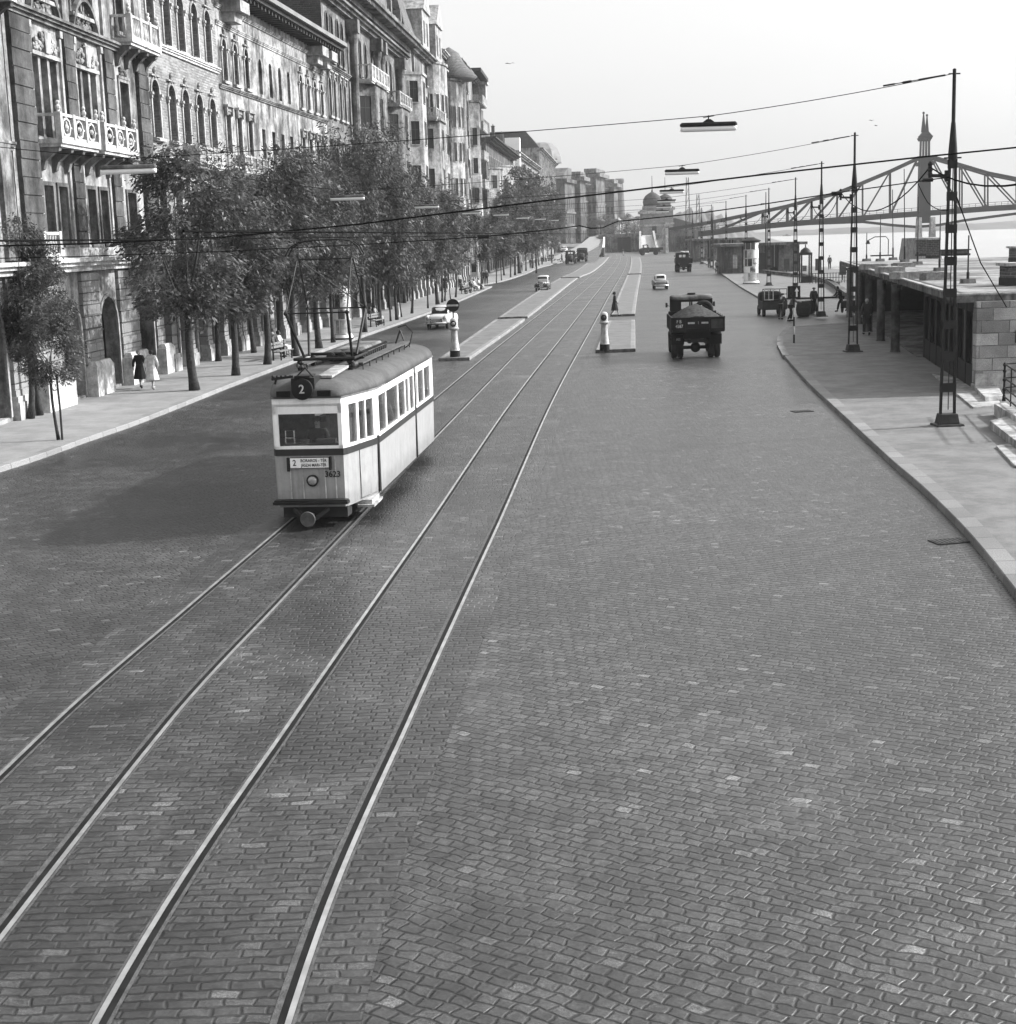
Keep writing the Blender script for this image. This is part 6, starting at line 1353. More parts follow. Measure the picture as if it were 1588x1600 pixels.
# ------------------------------------------------------------------ vehicles
def wheel(o, x, y, r, w, dual=False):
    mb = MB(); mb.T = Matrix.Translation((x, y, r)) @ Matrix.Rotation(PI/2, 4, 'Y'); mb.lathe(0, 0, [(r*.55, -w/2), (r*.92, -w/2), (r, -w*.3), (r, w*.3), (r*.92, w/2), (r*.55, w/2)], 22); t_ = mb.build('wheel', 'tyre', o, 'auto')
    mb = MB(); mb.T = Matrix.Translation((x, y, r)) @ Matrix.Rotation(PI/2, 4, 'Y'); mb.lathe(0, 0, [(r*.56, -w*.42), (r*.5, w*.42), (r*.2, w*.5)], 16); mb.build('rim', 'iron_pale', t_, 'auto')
def sedan(loc, rz, label, body, roof=None, s=1., group=None, rack=False):
    """rounded fifties sedan, nose toward local -y"""
    o = E_('parked_car' if 'parked' in label else 'sedan', loc, rz, label, 'car', group); o.scale = (s,)*3
    mb = MB(); mb.loft([(-2.05, .5, .42, .7, 3), (-1.98, .68, .34, .86, 3.4), (-1.7, .75, .28, .93, 3.6), (-1.1, .78, .26, .97, 3.6), (-.5, .79, .26, 1.0, 3.6), (.6, .79, .26, 1.0, 3.6), (1.2, .77, .28, .97, 3.5), (1.75, .7, .33, .88, 3.2), (2.0, .58, .4, .76, 3)], 24); b_ = mb.build('body', body, o, True)
    for sx in (-1, 1):
        mb = MB(); mb.loft([(-2.02, .1, .5, .82, 2.4, sx*.6), (-1.9, .16, .38, .93, 2.6, sx*.63), (-1.3, .18, .34, .95, 2.8, sx*.65), (-.6, .12, .4, .9, 2.8, sx*.7)], 14); mb.loft([(.7, .08, .4, .85, 2.6, sx*.74), (1.25, .14, .34, .92, 2.6, sx*.7), (1.8, .14, .38, .84, 2.4, sx*.62), (2.03, .07, .5, .7, 2.4, sx*.58)], 14); mb.build('fender', body, o, True)
    mb = MB(); mb.loft([(-.82, .55, .95, .99, 3), (-.45, .6, .9, 1.36, 3), (-.15, .62, .9, 1.5, 3), (.5, .62, .9, 1.53, 3), (.95, .58, .9, 1.42, 3), (1.45, .5, .9, 1.02, 3)], 22); cb_ = mb.build('cabin', roof or body, o, True)
    mb = MB(); mb.add([(-.56, -.83, 1.0), (.56, -.83, 1.0), (.5, -.36, 1.42), (-.5, -.36, 1.42), (-.56, -.78, .98), (.56, -.78, .98), (.5, -.31, 1.4), (-.5, -.31, 1.4)], [(0, 1, 2, 3), (7, 6, 5, 4), (0, 4, 5, 1), (1, 5, 6, 2), (2, 6, 7, 3), (3, 7, 4, 0)]); mb.build('windscreen', 'glass', cb_)
    mb = MB(); mb.add([(-.42, 1.33, 1.15), (.42, 1.33, 1.15), (.4, 1.05, 1.4), (-.4, 1.05, 1.4), (-.42, 1.28, 1.12), (.42, 1.28, 1.12), (.4, 1.0, 1.37), (-.4, 1.0, 1.37)], [(0, 1, 2, 3), (7, 6, 5, 4), (0, 4, 5, 1), (1, 5, 6, 2), (2, 6, 7, 3), (3, 7, 4, 0)]); mb.build('rear_window', 'glass', cb_)
    for sx in (-1, 1): mb = MB(); mb.prism([(-.45, 1.04), (.08, 1.04), (.08, 1.38), (-.2, 1.38)], (sx*.6, sx*.632), 'x'); mb.prism([(.14, 1.04), (.85, 1.04), (.75, 1.34), (.14, 1.39)], (sx*.6, sx*.632), 'x'); mb.build('side_window', 'glass', cb_)
    for sx in (-1, 1):
        for y in (-1.3, 1.25): wheel(o, sx*.64, y, .31, .17)
        mb = MB(); mb.T = Matrix.Translation((sx*.58, -2.02, .72)) @ Matrix.Rotation(PI/2, 4, 'X'); mb.lathe(0, 0, [(.12, -.08), (.125, .0), (.1, .03), (.03, .05)], 16); mb.build('headlight', 'lens', o, True)
        mb = MB(); mb.box(sx*.6-.05, sx*.6+.05, 2.0, 2.04, .6, .72); mb.build('tail_light', 'dark', o)
    mb = MB(); mb.loft([(-.72, .05, .36, .48, 3), (.72, .05, .36, .48, 3)], 10, 'x'); 
    for i, v in enumerate(mb.v): mb.v[i] = (v[0], v[1]-2.14, v[2])
    m_ = MB(); m_.loft([(-.7, .05, .38, .5, 3), (.7, .05, .38, .5, 3)], 10, 'x'); m_.v = [(v[0], v[1]+2.1, v[2]) for v in m_.v]
    mb.build('front_bumper', 'chrome', o, True); m_.build('rear_bumper', 'chrome', o, True)
    mb = MB(); mb.box(-.36, .36, -2.09, -2.0, .5, .53); mb.box(-.4, .4, -2.09, -2.0, .58, .61); mb.box(-.3, .3, -2.1, -2.0, .66, .7)
    for i in range(7): mb.box(-.3+i*.1-.01, -.3+i*.1+.01, -2.08, -2.0, .5, .66)
    mb.build('grille', 'chrome', o); mb = MB(); mb.box(-.42, .42, -2.06, -1.9, .48, .7); mb.build('grille_opening', 'black', o)
    return o
def prewar(loc, rz, label, body, roof):
    o = E_('saloon_car', loc, rz, label, 'car'); mb = MB()
    mb.loft([(-1.75, .26, .42, 1.0, 3), (-1.6, .3, .36, 1.03, 3), (-.5, .42, .3, 1.06, 3.4), (-.45, .62, .28, 1.06, 3.6), (.9, .64, .28, 1.06, 3.6), (1.7, .5, .35, .9, 3)], 20); mb.build('body', body, o, True)
    mb = MB(); mb.loft([(-.55, .56, 1.0, 1.04, 4), (-.4, .6, .95, 1.55, 4), (-.2, .62, .95, 1.66, 4), (.8, .62, .95, 1.66, 4), (1.2, .56, .95, 1.5, 4), (1.5, .48, .9, 1.05, 4)], 22); c_ = mb.build('cabin', roof, o, True)
    mb = MB(); mb.box(-.5, .5, -.47, -.42, 1.14, 1.5); mb.build('windscreen', 'glass', c_); mb = MB(); mb.box(-.3, .3, 1.3, 1.4, 1.2, 1.42); mb.build('rear_window', 'glass', c_)
    for sx in (-1, 1):
        mb = MB(); mb.box(sx*.6, sx*.63, -.3, .3, 1.12, 1.5); mb.box(sx*.6, sx*.63, .36, .9, 1.12, 1.5); mb.build('side_window', 'glass', c_)
        mb = MB(); mb.loft([(-1.85, .1, .35, .5, 2.5, sx*.58), (-1.7, .17, .32, .78, 2.5, sx*.58), (-1.25, .18, .4, .85, 2.5, sx*.6), (-.8, .15, .25, .5, 2.5, sx*.62), (.5, .12, .25, .33, 3, sx*.64), (.8, .15, .3, .7, 2.5, sx*.6), (1.3, .16, .4, .8, 2.5, sx*.58), (1.75, .1, .35, .5, 2.5, sx*.55)], 14); mb.build('fender', 'cardark', o, True)
        for y in (-1.25, 1.2): wheel(o, sx*.6, y, .32, .15)
        mb = MB(); mb.ball((sx*.42, -1.72, .82), .13, 12, 8, (1, 1.1, 1)); mb.build('headlight', 'lens', o, True)
    mb = MB(); mb.box(-.2, .2, -1.8, -1.74, .45, 1.0); mb.build('grille', 'chrome', o); mb = MB(); mb.box(-.65, .65, -1.98, -1.92, .36, .44); mb.build('front_bumper', 'chrome', o)
    return o
p = G(690, 514); sedan((p.x+.1, p.y, 0), -.17, 'light sedan with a chrome grille driving toward the camera behind the no entry sign', 'carlight', 'carlight', .97)
p = G(849, 457.5); prewar((p.x, p.y+.9, 0), -.14, 'old saloon car with separate fenders driving beside the left island', 'cargrey', 'carlight')
p = G(1030, 454); sedan((p.x, p.y, 0), PI-.05, 'pale rounded sedan seen from behind in the middle of the right roadway', 'cargrey', 'carlight', 1.)
def far_z(p): return zl(p.y)
def on_ramp(px, py):
    z = 0.
    for _ in range(30): p = G(px, py, z); z = z*.5+zl(p.y)*.5
    return p
for (px, py, rz, lb, bd) in ((862, 411, -.12, 'pale sedan parked at the left kerb just past the far trees', 'cargrey'), (881, 397, -.14, 'white sedan parked at the left kerb behind the parked lorry', 'carlight')):
    p = on_ramp(px, py); sedan((p.x, p.y, zl(p.y)+.02), rz, lb, bd, None, 1.)
def lorry(loc, rz, label, load=None, plate=False, paint='truck', s=1., high=False, canvas=False):
    """rear at local -y so it drives away from the camera"""
    o = E_('lorry', loc, rz, label, 'truck'); o.scale = (s,)*3
    mb = MB(); mb.box(-.42, -.3, -.3, 5.4, .75, .92); mb.box(.3, .42, -.3, 5.4, .75, .92)
    for y in (.1, 1.9, 3.6): mb.box(-.3, .3, y, y+.1, .77, .9)
    mb.box(-.62, .62, -.1, 2.8, .95, 1.27); mb.box(-.5, .5, 2.9, 4.3, .6, 1.2)  # added black boxes between the frame rails, standing in for underside shade
    mb.build('chassis', 'black', o)
    mb = MB(); mb.tube([(-.8, 1.0, .48), (.8, 1.0, .48)], .08, 8); mb.ball((0, 1., .48), .24, 10, 8); mb.build('rear_axle', 'dark', o)
    for sx in (-1, 1): wheel(o, sx*.99, 1., .5, .25); wheel(o, sx*.71, 1., .5, .25); wheel(o, sx*.9, 4.6, .5, .25)
    b0, b1, zf_, zt_ = -.75, 2.9, 1.4, 1.95
    mb = MB(); mb.box(-1.17, 1.17, b0, b1, zf_-.12, zf_); mb.box(-1.19, -1.13, b0, b1, zf_, zt_); mb.box(1.13, 1.19, b0, b1, zf_, zt_); mb.box(-1.13, 1.13, b1-.06, b1, zf_, zt_+.1)
    for k in range(4): y = b0+.2+k*1.05; mb.box(-1.22, -1.191, y, y+.1, zf_-.1, zt_+.02); mb.box(1.191, 1.22, y, y+.1, zf_-.1, zt_+.02)
    bx_ = mb.build('load_box', paint, o)
    mb = MB(); mb.box(-1.16, 1.16, b0-.05, b0-.002, zf_-.1, zt_); mb.box(-1.2, 1.2, b0-.09, b0+.0, zt_-.05, zt_+.01); mb.box(-.55, .52, b0-.085, b0-.051, zf_+.02, zf_+.06); mb.box(-.58, -.53, b0-.085, b0-.051, zf_-.1, zt_-.06); mb.box(.5, .55, b0-.085, b0-.051, zf_-.1, zt_-.06); tg = mb.build('tailgate', paint, bx_)
    if plate:
        mb = MB(); mb.box(-.47, -.16, b0-.056, b0-.0505, 1.66, 1.74); mb.box(.14, .45, b0-.056, b0-.0505, 1.66, 1.74); mb.build('reflector_strips', 'offwhite', bx_)
        textpart('F B', 'plate_text', .2, 'offwhite', bx_, facing_cam(-.87, b0-.056, 1.77), .85, .002); textpart('4587', 'plate_text', .2, 'offwhite', bx_, facing_cam(-.86, b0-.056, 1.56), .85, .002); textpart('1', 'mark', .18, 'offwhite', bx_, facing_cam(0, b0-.056, 1.7), .6, .002)
        mb = MB(); mb.box(.58, 1.1, b0-.058, b0-.0505, zf_+.04, zt_-.1); mb.build('patch_panel', 'iron_pale', bx_)
    for sx in (-1, 1): mb = MB(); mb.box(sx*.86-.29, sx*.86+.29, .28, .31, .66, 1.12); mb.prism([(.3, 1.12), (.6, 1.18), (1.4, 1.18), (1.7, 1.07), (1.7, 1.02), (1.4, 1.12), (.6, 1.12), (.3, 1.07)], (sx*.86-.29, sx*.86+.29), 'x'); f_ = mb.build('mudguard', 'truck', o)
    if plate: textpart('AIB', 'mud_flap_text', .17, 'offwhite', o, facing_cam(-.84, .276, .9), .8, .002); mb = MB(); mb.box(.22, .36, .2, .24, .64, .7); mb.build('number_lamp', 'white', o)
    mb = MB(); mb.box(-.3, .3, -.35, -.3, .78, .95); mb.bar((0, -.5, .85), (0, -.3, .85), .08); mb.build('tow_hitch', 'dark', o)
    # cab
    cz = 2.85 if high else 2.74
    mb = MB()
    for sx in (-1, 1):
        mb.box(sx*.98-.04, sx*.98+.04, 3.15, 4.4, 1.0, 2.02); mb.box(sx*.95-.04, sx*.95+.04, 3.15, 3.25, 2.02, cz-.12); mb.box(sx*.93-.04, sx*.93+.04, 4.3, 4.4, 2.02, cz-.12)
    mb.box(-.94, .94, 3.15, 3.2, 1.0, 2.1); mb.box(-.94, .94, 3.15, 3.2, cz-.26, cz-.1); mb.box(-.94, -.5, 3.15, 3.2, 2.1, cz-.26); mb.box(.5, .94, 3.15, 3.2, 2.1, cz-.26); mb.box(-.94, .94, 4.34, 4.4, 1.0, 2.08); mb.box(-.03, .03, 4.34, 4.4, 2.08, cz-.12); mb.box(-.04, .04, 3.15, 3.2, 2.1, cz-.26); cb_ = mb.build('cab', paint, o)
    mb = MB(); mb.loft([(3.08, .85, cz-.16, cz-.04, 4), (3.14, .98, cz-.17, cz+.03, 4), (3.7, 1.0, cz-.16, cz+.08, 4), (4.35, .98, cz-.17, cz+.02, 4), (4.5, .86, cz-.16, cz-.06, 4)], 20); mb.build('cab_roof', 'stonegrey' if plate else paint, cb_, True)
    mb = MB(); mb.box(-.16, .2, 3.4, 3.7, cz+.081, cz+.15); mb.build('roof_box', 'dark', cb_)
    mb = MB(); mb.box(-.9, .9, 4.36, 4.375, 2.08, cz-.14); mb.build('windscreen', 'glasst', cb_)
    mb = MB(); mb.loft([(4.4, .75, .9, 1.98, 4), (5.3, .5, .85, 1.8, 4), (5.5, .42, .85, 1.65, 4)], 16); mb.build('bonnet', paint, o, True)
    for sx in (-1, 1): mb = MB(); mb.loft([(4.0, .15, .6, .75, 3, sx*.88), (4.3, .18, .65, 1.0, 3, sx*.88), (4.7, .18, .75, 1.06, 3, sx*.88), (5.2, .16, .5, .9, 3, sx*.86)], 12); mb.build('front_fender', paint, o, True)
    for sx in (-1, 1): mb = MB(); mb.bar((sx*.98, 4.2, 2.25), (sx*1.14, 4.15, 2.3), .025); mb.box(sx*1.14-.05, sx*1.14+.05, 4.1, 4.14, 2.2, 2.42); mb.build('mirror', 'dark', cb_)
    if load:
        vs = []; nx, ny = 28, 22; rr = random.Random(3)
        for j in range(ny+1):
            for i in range(nx+1):
                u, v = i/nx*2-1, j/ny*2-1; h = max(0, 1-math.hypot(u*.92, v*.8)**1.25)*.62+.02*rr.random()*2; vs.append((u*1.125, (b0+b1)/2+v*(b1-b0-.14)/2, zt_-.14+h*1.05))
        mb = MB(); mb.add(vs, [(j*(nx+1)+i, j*(nx+1)+i+1, (j+1)*(nx+1)+i+1, (j+1)*(nx+1)+i) for j in range(ny) for i in range(nx)]); g_ = mb.build('gravel_pile', 'gravel', None, True); g_.location = loc; g_.rotation_euler = (0, 0, rz); g_.scale = (s,)*3
        tag(g_, 'heap of gravel filling the load box of the near lorry', 'gravel', kind='stuff')
        mb = MB(); mb.T = Matrix.Translation((.55, 3.02, 2.08)) @ Matrix.Rotation(PI/2, 4, 'X') @ Matrix.Rotation(.0, 4, 'Y')
        vs = []; 
        for i in range(28):
            for j in range(8): a, c = 2*PI*i/28, 2*PI*j/8; vs.append(((.36+.11*math.cos(c)+(.012 if i % 2 else 0))*math.cos(a), (.36+.11*math.cos(c)+(.012 if i % 2 else 0))*math.sin(a), .11*math.sin(c)))
        mb.add(vs, [(i*8+j, ((i+1) % 28)*8+j, ((i+1) % 28)*8+(j+1) % 8, i*8+(j+1) % 8) for i in range(28) for j in range(8)]); mb.build('spare_wheel', 'tyre', o, True)
    if canvas:
        mb = MB(); mb.box(-1.12, 1.12, b0, b1, zt_+.001, zt_+.7); mb.loft([(b0-.03, 1.14, zt_+.5, zt_+1.1, 3), (b1, 1.14, zt_+.5, zt_+1.1, 3)], 16); mb.build('canvas_cover', 'cloth_dark', o)
    return o
p = G(1086, 562); lorry((p.x, p.y-.35, 0), -.05, 'dark dump lorry loaded with gravel driving away, plate FB 4587 on its tailgate', True, True)
p = G(1067, 428); lorry((p.x, p.y, 0), -.05, 'dark empty lorry driving away ahead of the gravel lorry', None, False, 'truck', 1., False)
p = at_depth(1010, 415); o = lorry((p.x+3.2, p.y, 0), PI/2+.08, 'flatbed lorry standing side-on below the bright ramp', None, False, 'truck2')
for (px, py, rz, lb, cv) in ((893, 390, PI-.12, 'dark lorry facing the camera at the left kerb on the rise', False), (910, 385.5, PI-.1, 'tall dark covered lorry on the rise in front of the far palace', True)):
    p = on_ramp(px, py); lorry((p.x, p.y+2, zl(p.y)+.02), rz, lb, None, False, 'truck2', .95, False, cv)
# parked pick-up van, tail toward the camera
p = G(1208, 497); o = E_('pickup_van', (p.x, p.y, 0), -.04, 'small dark open van parked tail-on at the kerb with a white window frame on it', 'van')
mb = MB(); mb.box(-.8, .8, 0, .04, .55, 1.0); mb.box(-.83, -.77, 0, 1.9, .5, 1.02); mb.box(.77, .83, 0, 1.9, .5, 1.02); mb.box(-.78, .78, 0.041, 3.2, .45, .55); mb.build('load_bed', 'truck2', o)
mb = MB(); mb.loft([(1.9, .74, .5, 1.5, 5), (2.0, .78, .5, 1.62, 5), (2.9, .78, .5, 1.62, 5), (3.2, .7, .5, 1.2, 4), (4.0, .5, .5, 1.0, 3)], 18); c_ = mb.build('cab', 'truck', o, True); mb = MB(); mb.box(-.5, .5, 1.87, 1.9, 1.15, 1.45); mb.build('rear_window', 'glass', c_)
for sx in (-1, 1):
    for y in (.6, 3.2): wheel(o, sx*.66, y, .33, .18)
mb = MB()
for z in (1.1, 1.45, 1.8): mb.box(-.82, .82, .1, .14, z, z+.05)
for x in (-.82, -.3, .3, .78): mb.box(x, x+.04, .08, .12, 1.02, 1.85)
mb.build('rack', 'iron_pale', o)
q = E_('window_frame', (p.x-.42, p.y-.02, 1.1), -.04, 'white empty window frame leaning on the tail of the parked van', 'frame'); mb = MB(); mb.box(-.32, .32, -.04, 0, 0, .07); mb.box(-.32, .32, -.04, 0, .73, .8); mb.box(-.32, -.26, -.038, -.002, .07, .73); mb.box(.26, .32, -.038, -.002, .07, .73); mb.box(-.03, .03, -.036, -.004, .07, .73); mb.build('frame', 'offwhite', q)
# ------------------------------------------------------------------ island posts and signs
def bollard(px, py, label, sign=None, dial=True):
    p = G(px, py, .15); o = E_('island_bollard', (p.x, p.y, .15), .0, label, 'bollard'); mb = MB()
    mb.lathe(0, 0, [(.25, 0), (.24, .3)], 20); mb.build('base', 'black', o, 'auto')
    mb = MB(); mb.lathe(0, 0, [(.24, .3), (.22, .34), (.16, .9), (.15, 1.28), (.23, 1.32), (.24, 1.38), (.19, 1.42), (.19, 1.72), (.17, 1.8), (.1, 1.86), (.02, 1.88)], 20); mb.build('post', 'offwhite', o, 'auto')
    mb = MB(); mb.T = Matrix.Translation((-.03, -.19, 1.6)) @ Matrix.Rotation(PI/2, 4, 'X'); mb.lathe(0, 0, [(.15, -.06), (.15, .02), (.1, .03)], 16); l_ = mb.build('lamp_ring', 'dark', o, 'auto'); mb = MB(); mb.T = Matrix.Translation((-.03, -.22, 1.6)) @ Matrix.Rotation(PI/2, 4, 'X'); mb.lathe(0, 0, [(.085, 0), (.05, .02)], 14); mb.build('lamp_lens', 'iron_pale' if dial else 'lens', l_, True)
    return o
b1 = bollard(712, 559, 'white island bollard carrying the round no entry sign', dial=False); b2 = bollard(944, 549, 'white island bollard with a round lamp on the right island')
p = b1.location; o = E_('no_entry_sign', (p.x-.02, p.y, 2.0), 0, 'round dark no entry sign with a white bar on top of the left bollard', 'road sign')
mb = MB(); mb.tube([(0, 0, 0), (0, 0, .35)], .035, 8); mb.build('pole', 'black', o); mb = MB(); mb.T = Matrix.Translation((0, 0, .62)) @ Matrix.Rotation(PI/2, 4, 'X'); mb.lathe(0, 0, [(.31, -.01), (.31, .012)], 32); d_ = mb.build('disc', 'black', o, 'auto'); mb = MB(); mb.box(-.27, .27, -.016, -.0125, .575, .665); mb.build('bar', 'offwhite', d_)
p = G(939, 404, .15); o = E_('marker_post', (p.x, p.y, .15), 0, 'small white marker post at the far end of the left island', 'post'); mb = MB(); mb.lathe(0, 0, [(.36, 0), (.34, .15), (.24, .9), (.28, 1.5), (.24, 2.0), (.05, 2.1)], 12); mb.build('post', 'white', o, 'auto')
p = G(624.5, 497, .15); o = E_('white_post', (p.x, p.y, .15), 0, 'short white rounded post among the left pavement trees', 'post'); MB().lathe(0, 0, [(.12, 0), (.12, .9), (.1, 1.), (.03, 1.05)], 14).build('post', 'offwhite', o, 'auto')
p = G(1237.5, 538, .15); o = E_('arrow_sign', (p.x, p.y, .15), 0, 'striped post carrying a dark board with a down and an up arrow', 'road sign')
mb = MB(); s_ = [0, .42, .84, 1.3, 1.75, 2.2]
for k, (a, e) in enumerate(zip(s_, s_[1:])): mb.cur = k % 2; mb.tube([(0, 0, a), (0, 0, e)], .045, 10)
mb.build('striped_post', ['black', 'offwhite'], o)
mb = MB(); mb.box(-.33, .3, -.05, -.02, 2.2, 2.82); bd = mb.build('board', 'black', o)
mb = MB(); mb.prism([(.08, 2.28), (.16, 2.28), (.16, 2.55), (.22, 2.55), (.12, 2.75), (.02, 2.55), (.08, 2.55)], (-.056, -.0505), 'y'); mb.build('arrow', 'white', bd)
mb = MB()
pts = [(-.2, 2.75), (-.12, 2.75), (-.12, 2.5), (-.06, 2.5), (-.16, 2.3), (-.26, 2.5), (-.2, 2.5)]
for a, e in zip(pts, pts[1:]+pts[:1]): mb.bar((a[0], -.053, a[1]), (e[0], -.053, e[1]), .012, .006)
mb.build('arrow_outline', 'stonegrey', bd)
def adcol(px, py, h, r, label, dark=False):
    p = G(px, py, .15); o = E_('poster_column', (p.x, p.y, .15), 0, label, 'advertising column'); mb = MB()
    mb.lathe(0, 0, [(r*1.12, 0), (r*1.12, .18), (r*1.02, .25), (r, .3), (r, h-.55)], 28); mb.build('drum', 'white', o, 'auto')
    mb = MB(); mb.lathe(0, 0, [(r*1.0, h-.55), (r*1.32, h-.4), (r*1.34, h-.32), (r*.9, h-.2), (r*.5, h-.05), (.08, h)], 28); mb.build('cap', 'iron', o, 'auto')
    mb = MB(); mb.lathe(0, 0, [(r*1.14, 0.001), (r*1.14, .1)], 28); mb.build('foot', 'dark', o)
    rr = random.Random(5)
    z = .35
    while z < h-1.2:
        hh = rr.uniform(.5, .95); a = rr.uniform(0, 1)
        while a < 2*PI:
            w = rr.uniform(.35, .8); mb = MB(); n = 5; v = []
            for i in range(n+1):
                an = a+w*i/n; v += [(math.cos(an)*(r+.006), math.sin(an)*(r+.006), z), (math.cos(an)*(r+.006), math.sin(an)*(r+.006), z+hh)]
            mb.add(v, [(2*i, 2*i+2, 2*i+3, 2*i+1) for i in range(n)]); mb.build('poster', rr.choice(['poster', 'white', 'poster', 'offwhite', 'stonegrey', 'p3'] if z < h*.6 else ['cloth_mid', 'poster', 'p3', 'cloth_dark', 'white']), o)
            a += w+.06
        mb = MB(); mb.lathe(0, 0, [(r+.012, z-.05), (r+.012, z-.03)], 28); mb.build('band', 'dark', o)
        z += hh+.07
    return o
adcol(1171, 446, 4.85, .78, 'tall poster column with a flat dark cap on the right pavement')
adcol(538, 532, 3.75, .55, 'pale poster column among the trees behind the tram pantograph')
# phone booth
p = G(1257, 445, .12); o = E_('phone_booth', (p.x, p.y, .12), .05, 'dark glazed phone booth with a domed roof by the river railing', 'phone booth'); mb = MB()
for sx in (-.52, .52):
    for y in (0, .95): mb.box(sx-.07, sx+.07, y, y+.1, 0, 3)
mb.box(-.45, .45, .02, .08, 0, .7); mb.box(-.59, .59, -.05, 1.1, 2.9, 3.15); mb.box(-.59, .59, -.05, 1.1, 0, .1); mb.build('frame', 'iron', o)
mb = MB(); mb.lathe(0, .5, [(.6, 3.15), (.5, 3.4), (.25, 3.6), (.06, 3.7), (.05, 4.0)], 12); mb.build('roof', 'iron', o, 'auto'); mb = MB(); mb.box(-.45, .45, .04, .05, .7, 2.9); mb.box(-.53, -.51, .1, .95, .1, 2.9); mb.box(.51, .53, .1, .95, .1, 2.9); mb.build('glazing', 'glasst', o); MB().box(-.2, .2, .8, .94, 1.2, 1.8).build('telephone', 'iron_pale', o)
# ------------------------------------------------------------------ tram pavilion on the right
A, B, C_, D_ = G(1492, 463, 3.4), G(1311, 411, 3.4), None, None
ang = math.atan2(B.y-A.y, B.x-A.x); Lp = (B-A).xy.length
o = E_('waiting_pavilion', (A.x, A.y, 0), 0, 'long flat roofed stone pavilion with a dark open colonnade beside the river', 'pavilion'); PV = o
dl = Vector((B.x-A.x, B.y-A.y)).normalized(); e = (B.xy-A.xy)
RX = 44-A.x
mb = MB(); out = [(0, 0), (RX-10, .3), (RX, e.y-1), (e.x, e.y)]
mb.prism(out, (3.16, 3.36), 'z'); rf2 = mb.build('roof_slab', 'roofgravel', o)
mb = MB()
for a, c in ((out[0], out[1]), (out[3], out[0])):
    a, c = Vector(a), Vector(c); d = (c-a).normalized(); nrm = Vector((-d.y, d.x)); nrm = nrm if nrm.dot(Vector((6, 25))-a) > 0 else -nrm
    q = [a-nrm*.06-d*.06, c-nrm*.06, c+nrm*.16, a+nrm*.16]; mb.prism([(v.x, v.y) for v in q], (3.13, 3.37), 'z')
mb.build('fascia', 'stonegrey', rf2)
mb = MB()
for a, c in ((out[0], out[1]), (out[3], out[0])):
    a, c = Vector(a), Vector(c); d = (c-a).normalized(); nrm = Vector((-d.y, d.x)); nrm = nrm if nrm.dot(Vector((6, 25))-a) > 0 else -nrm
    q = [a-nrm*.1-d*.1, c-nrm*.1, c+nrm*.1, a+nrm*.1]; mb.prism([(v.x, v.y) for v in q], (3.372, 3.43), 'z')
mb.build('roof_edging', 'stone', rf2)
mb = MB()     # dark gutter strip just inside the front edging
a, c = Vector(out[3]), Vector(out[0]); d = (c-a).normalized(); nrm = Vector((d.y, -d.x)); nrm = nrm if nrm.dot(Vector((6, 25))-a) > 0 else -nrm
q = [a+nrm*.16, c+nrm*.16+d*-.3, c+nrm*.5-d*.6, a+nrm*.5]; mb.prism([(v.x, v.y) for v in q], (3.361, 3.366), 'z'); mb.build('gutter', 'iron', rf2)
def loc_(p): return (p.x-A.x, p.y-A.y)
w0 = Vector(loc_(G(1519, 604, .35)))
fw = MB(); zb = .33; RW = RX-6
fw.box(w0.x, RW, w0.y, w0.y+.4, zb, 3.158); o1 = fw.build('stone_wall', 'wallstone', o)
mb = MB(); mb.box(w0.x-.02, RW, w0.y-.06, w0.y-.002, zb-.3, zb+.42); mb.build('wall_base', 'stone', o)
mb = MB(); mb.box(w0.x+1.3, w0.x+2.3, w0.y-.035, w0.y-.001, 1.75, 2.17); g_ = mb.build('window', 'frame_d', o1); mb = MB(); mb.box(w0.x+1.36, w0.x+2.24, w0.y-.042, w0.y-.036, 1.8, 2.12); mb.build('pane', 'glass', g_)
# side facing the street: glazed front part, then open hall with columns
def side(t_, off=0.):       # point along the street side, t_ metres from the near wall corner
    v = w0+Vector((e.x, e.y)).normalized()*t_; nr = Vector((e.y, -e.x)).normalized(); v = v+nr*off; return v
mb = MB()
def slab(mb, t0, t1, o0, o1_, z0, z1):
    q = [side(t0, o0), side(t1, o0), side(t1, o1_), side(t0, o1_)]; mb.prism([(v.x, v.y) for v in q], (z0, z1), 'z')
slab(mb, .5, 14.5, .0, .3, .15, .95); slab(mb, .5, 14.5, .0, .3, 2.75, 3.15)
for k in range(8): slab(mb, .3+k*2.0, .62+k*2.0, -.02, .32, .15, 3.155)
mb.build('side_wall', 'iron', o)  # near-black colour stands in for shade on the street side, not iron walls
for k in range(7): mb = MB(); slab(mb, .62+k*2, 2.3+k*2, .12, .15, .95, 2.75); mb.build('side_window', 'glass', o); mb = MB(); slab(mb, 1.42+k*2, 1.5+k*2, .09, .118, .95, 2.75); mb.build('window_bar', 'frame_l', o)
for t_ in (17.5, 24.5, 31.5, 38.5, 45.5):
    v = side(t_, -.9); mb = MB(); mb.lathe(v.x, v.y, [(.24, .15), (.2, .22), (.2, 3.15)], 16); mb.build('column', 'p6', o, 'auto')
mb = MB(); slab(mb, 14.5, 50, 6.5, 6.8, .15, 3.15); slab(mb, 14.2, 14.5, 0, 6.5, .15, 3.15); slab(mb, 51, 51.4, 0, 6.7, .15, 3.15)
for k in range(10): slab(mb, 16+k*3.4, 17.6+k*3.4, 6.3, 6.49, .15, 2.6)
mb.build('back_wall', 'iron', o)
mb = MB(); slab(mb, 14.6, 51, -.3, 6.4, .152, .19); mb.build('hall_floor', 'p3', o)
mb = MB()
for k in range(16): slab(mb, 15+k*2.25, 15.15+k*2.25, -.9, 6, 3.0, 3.155)
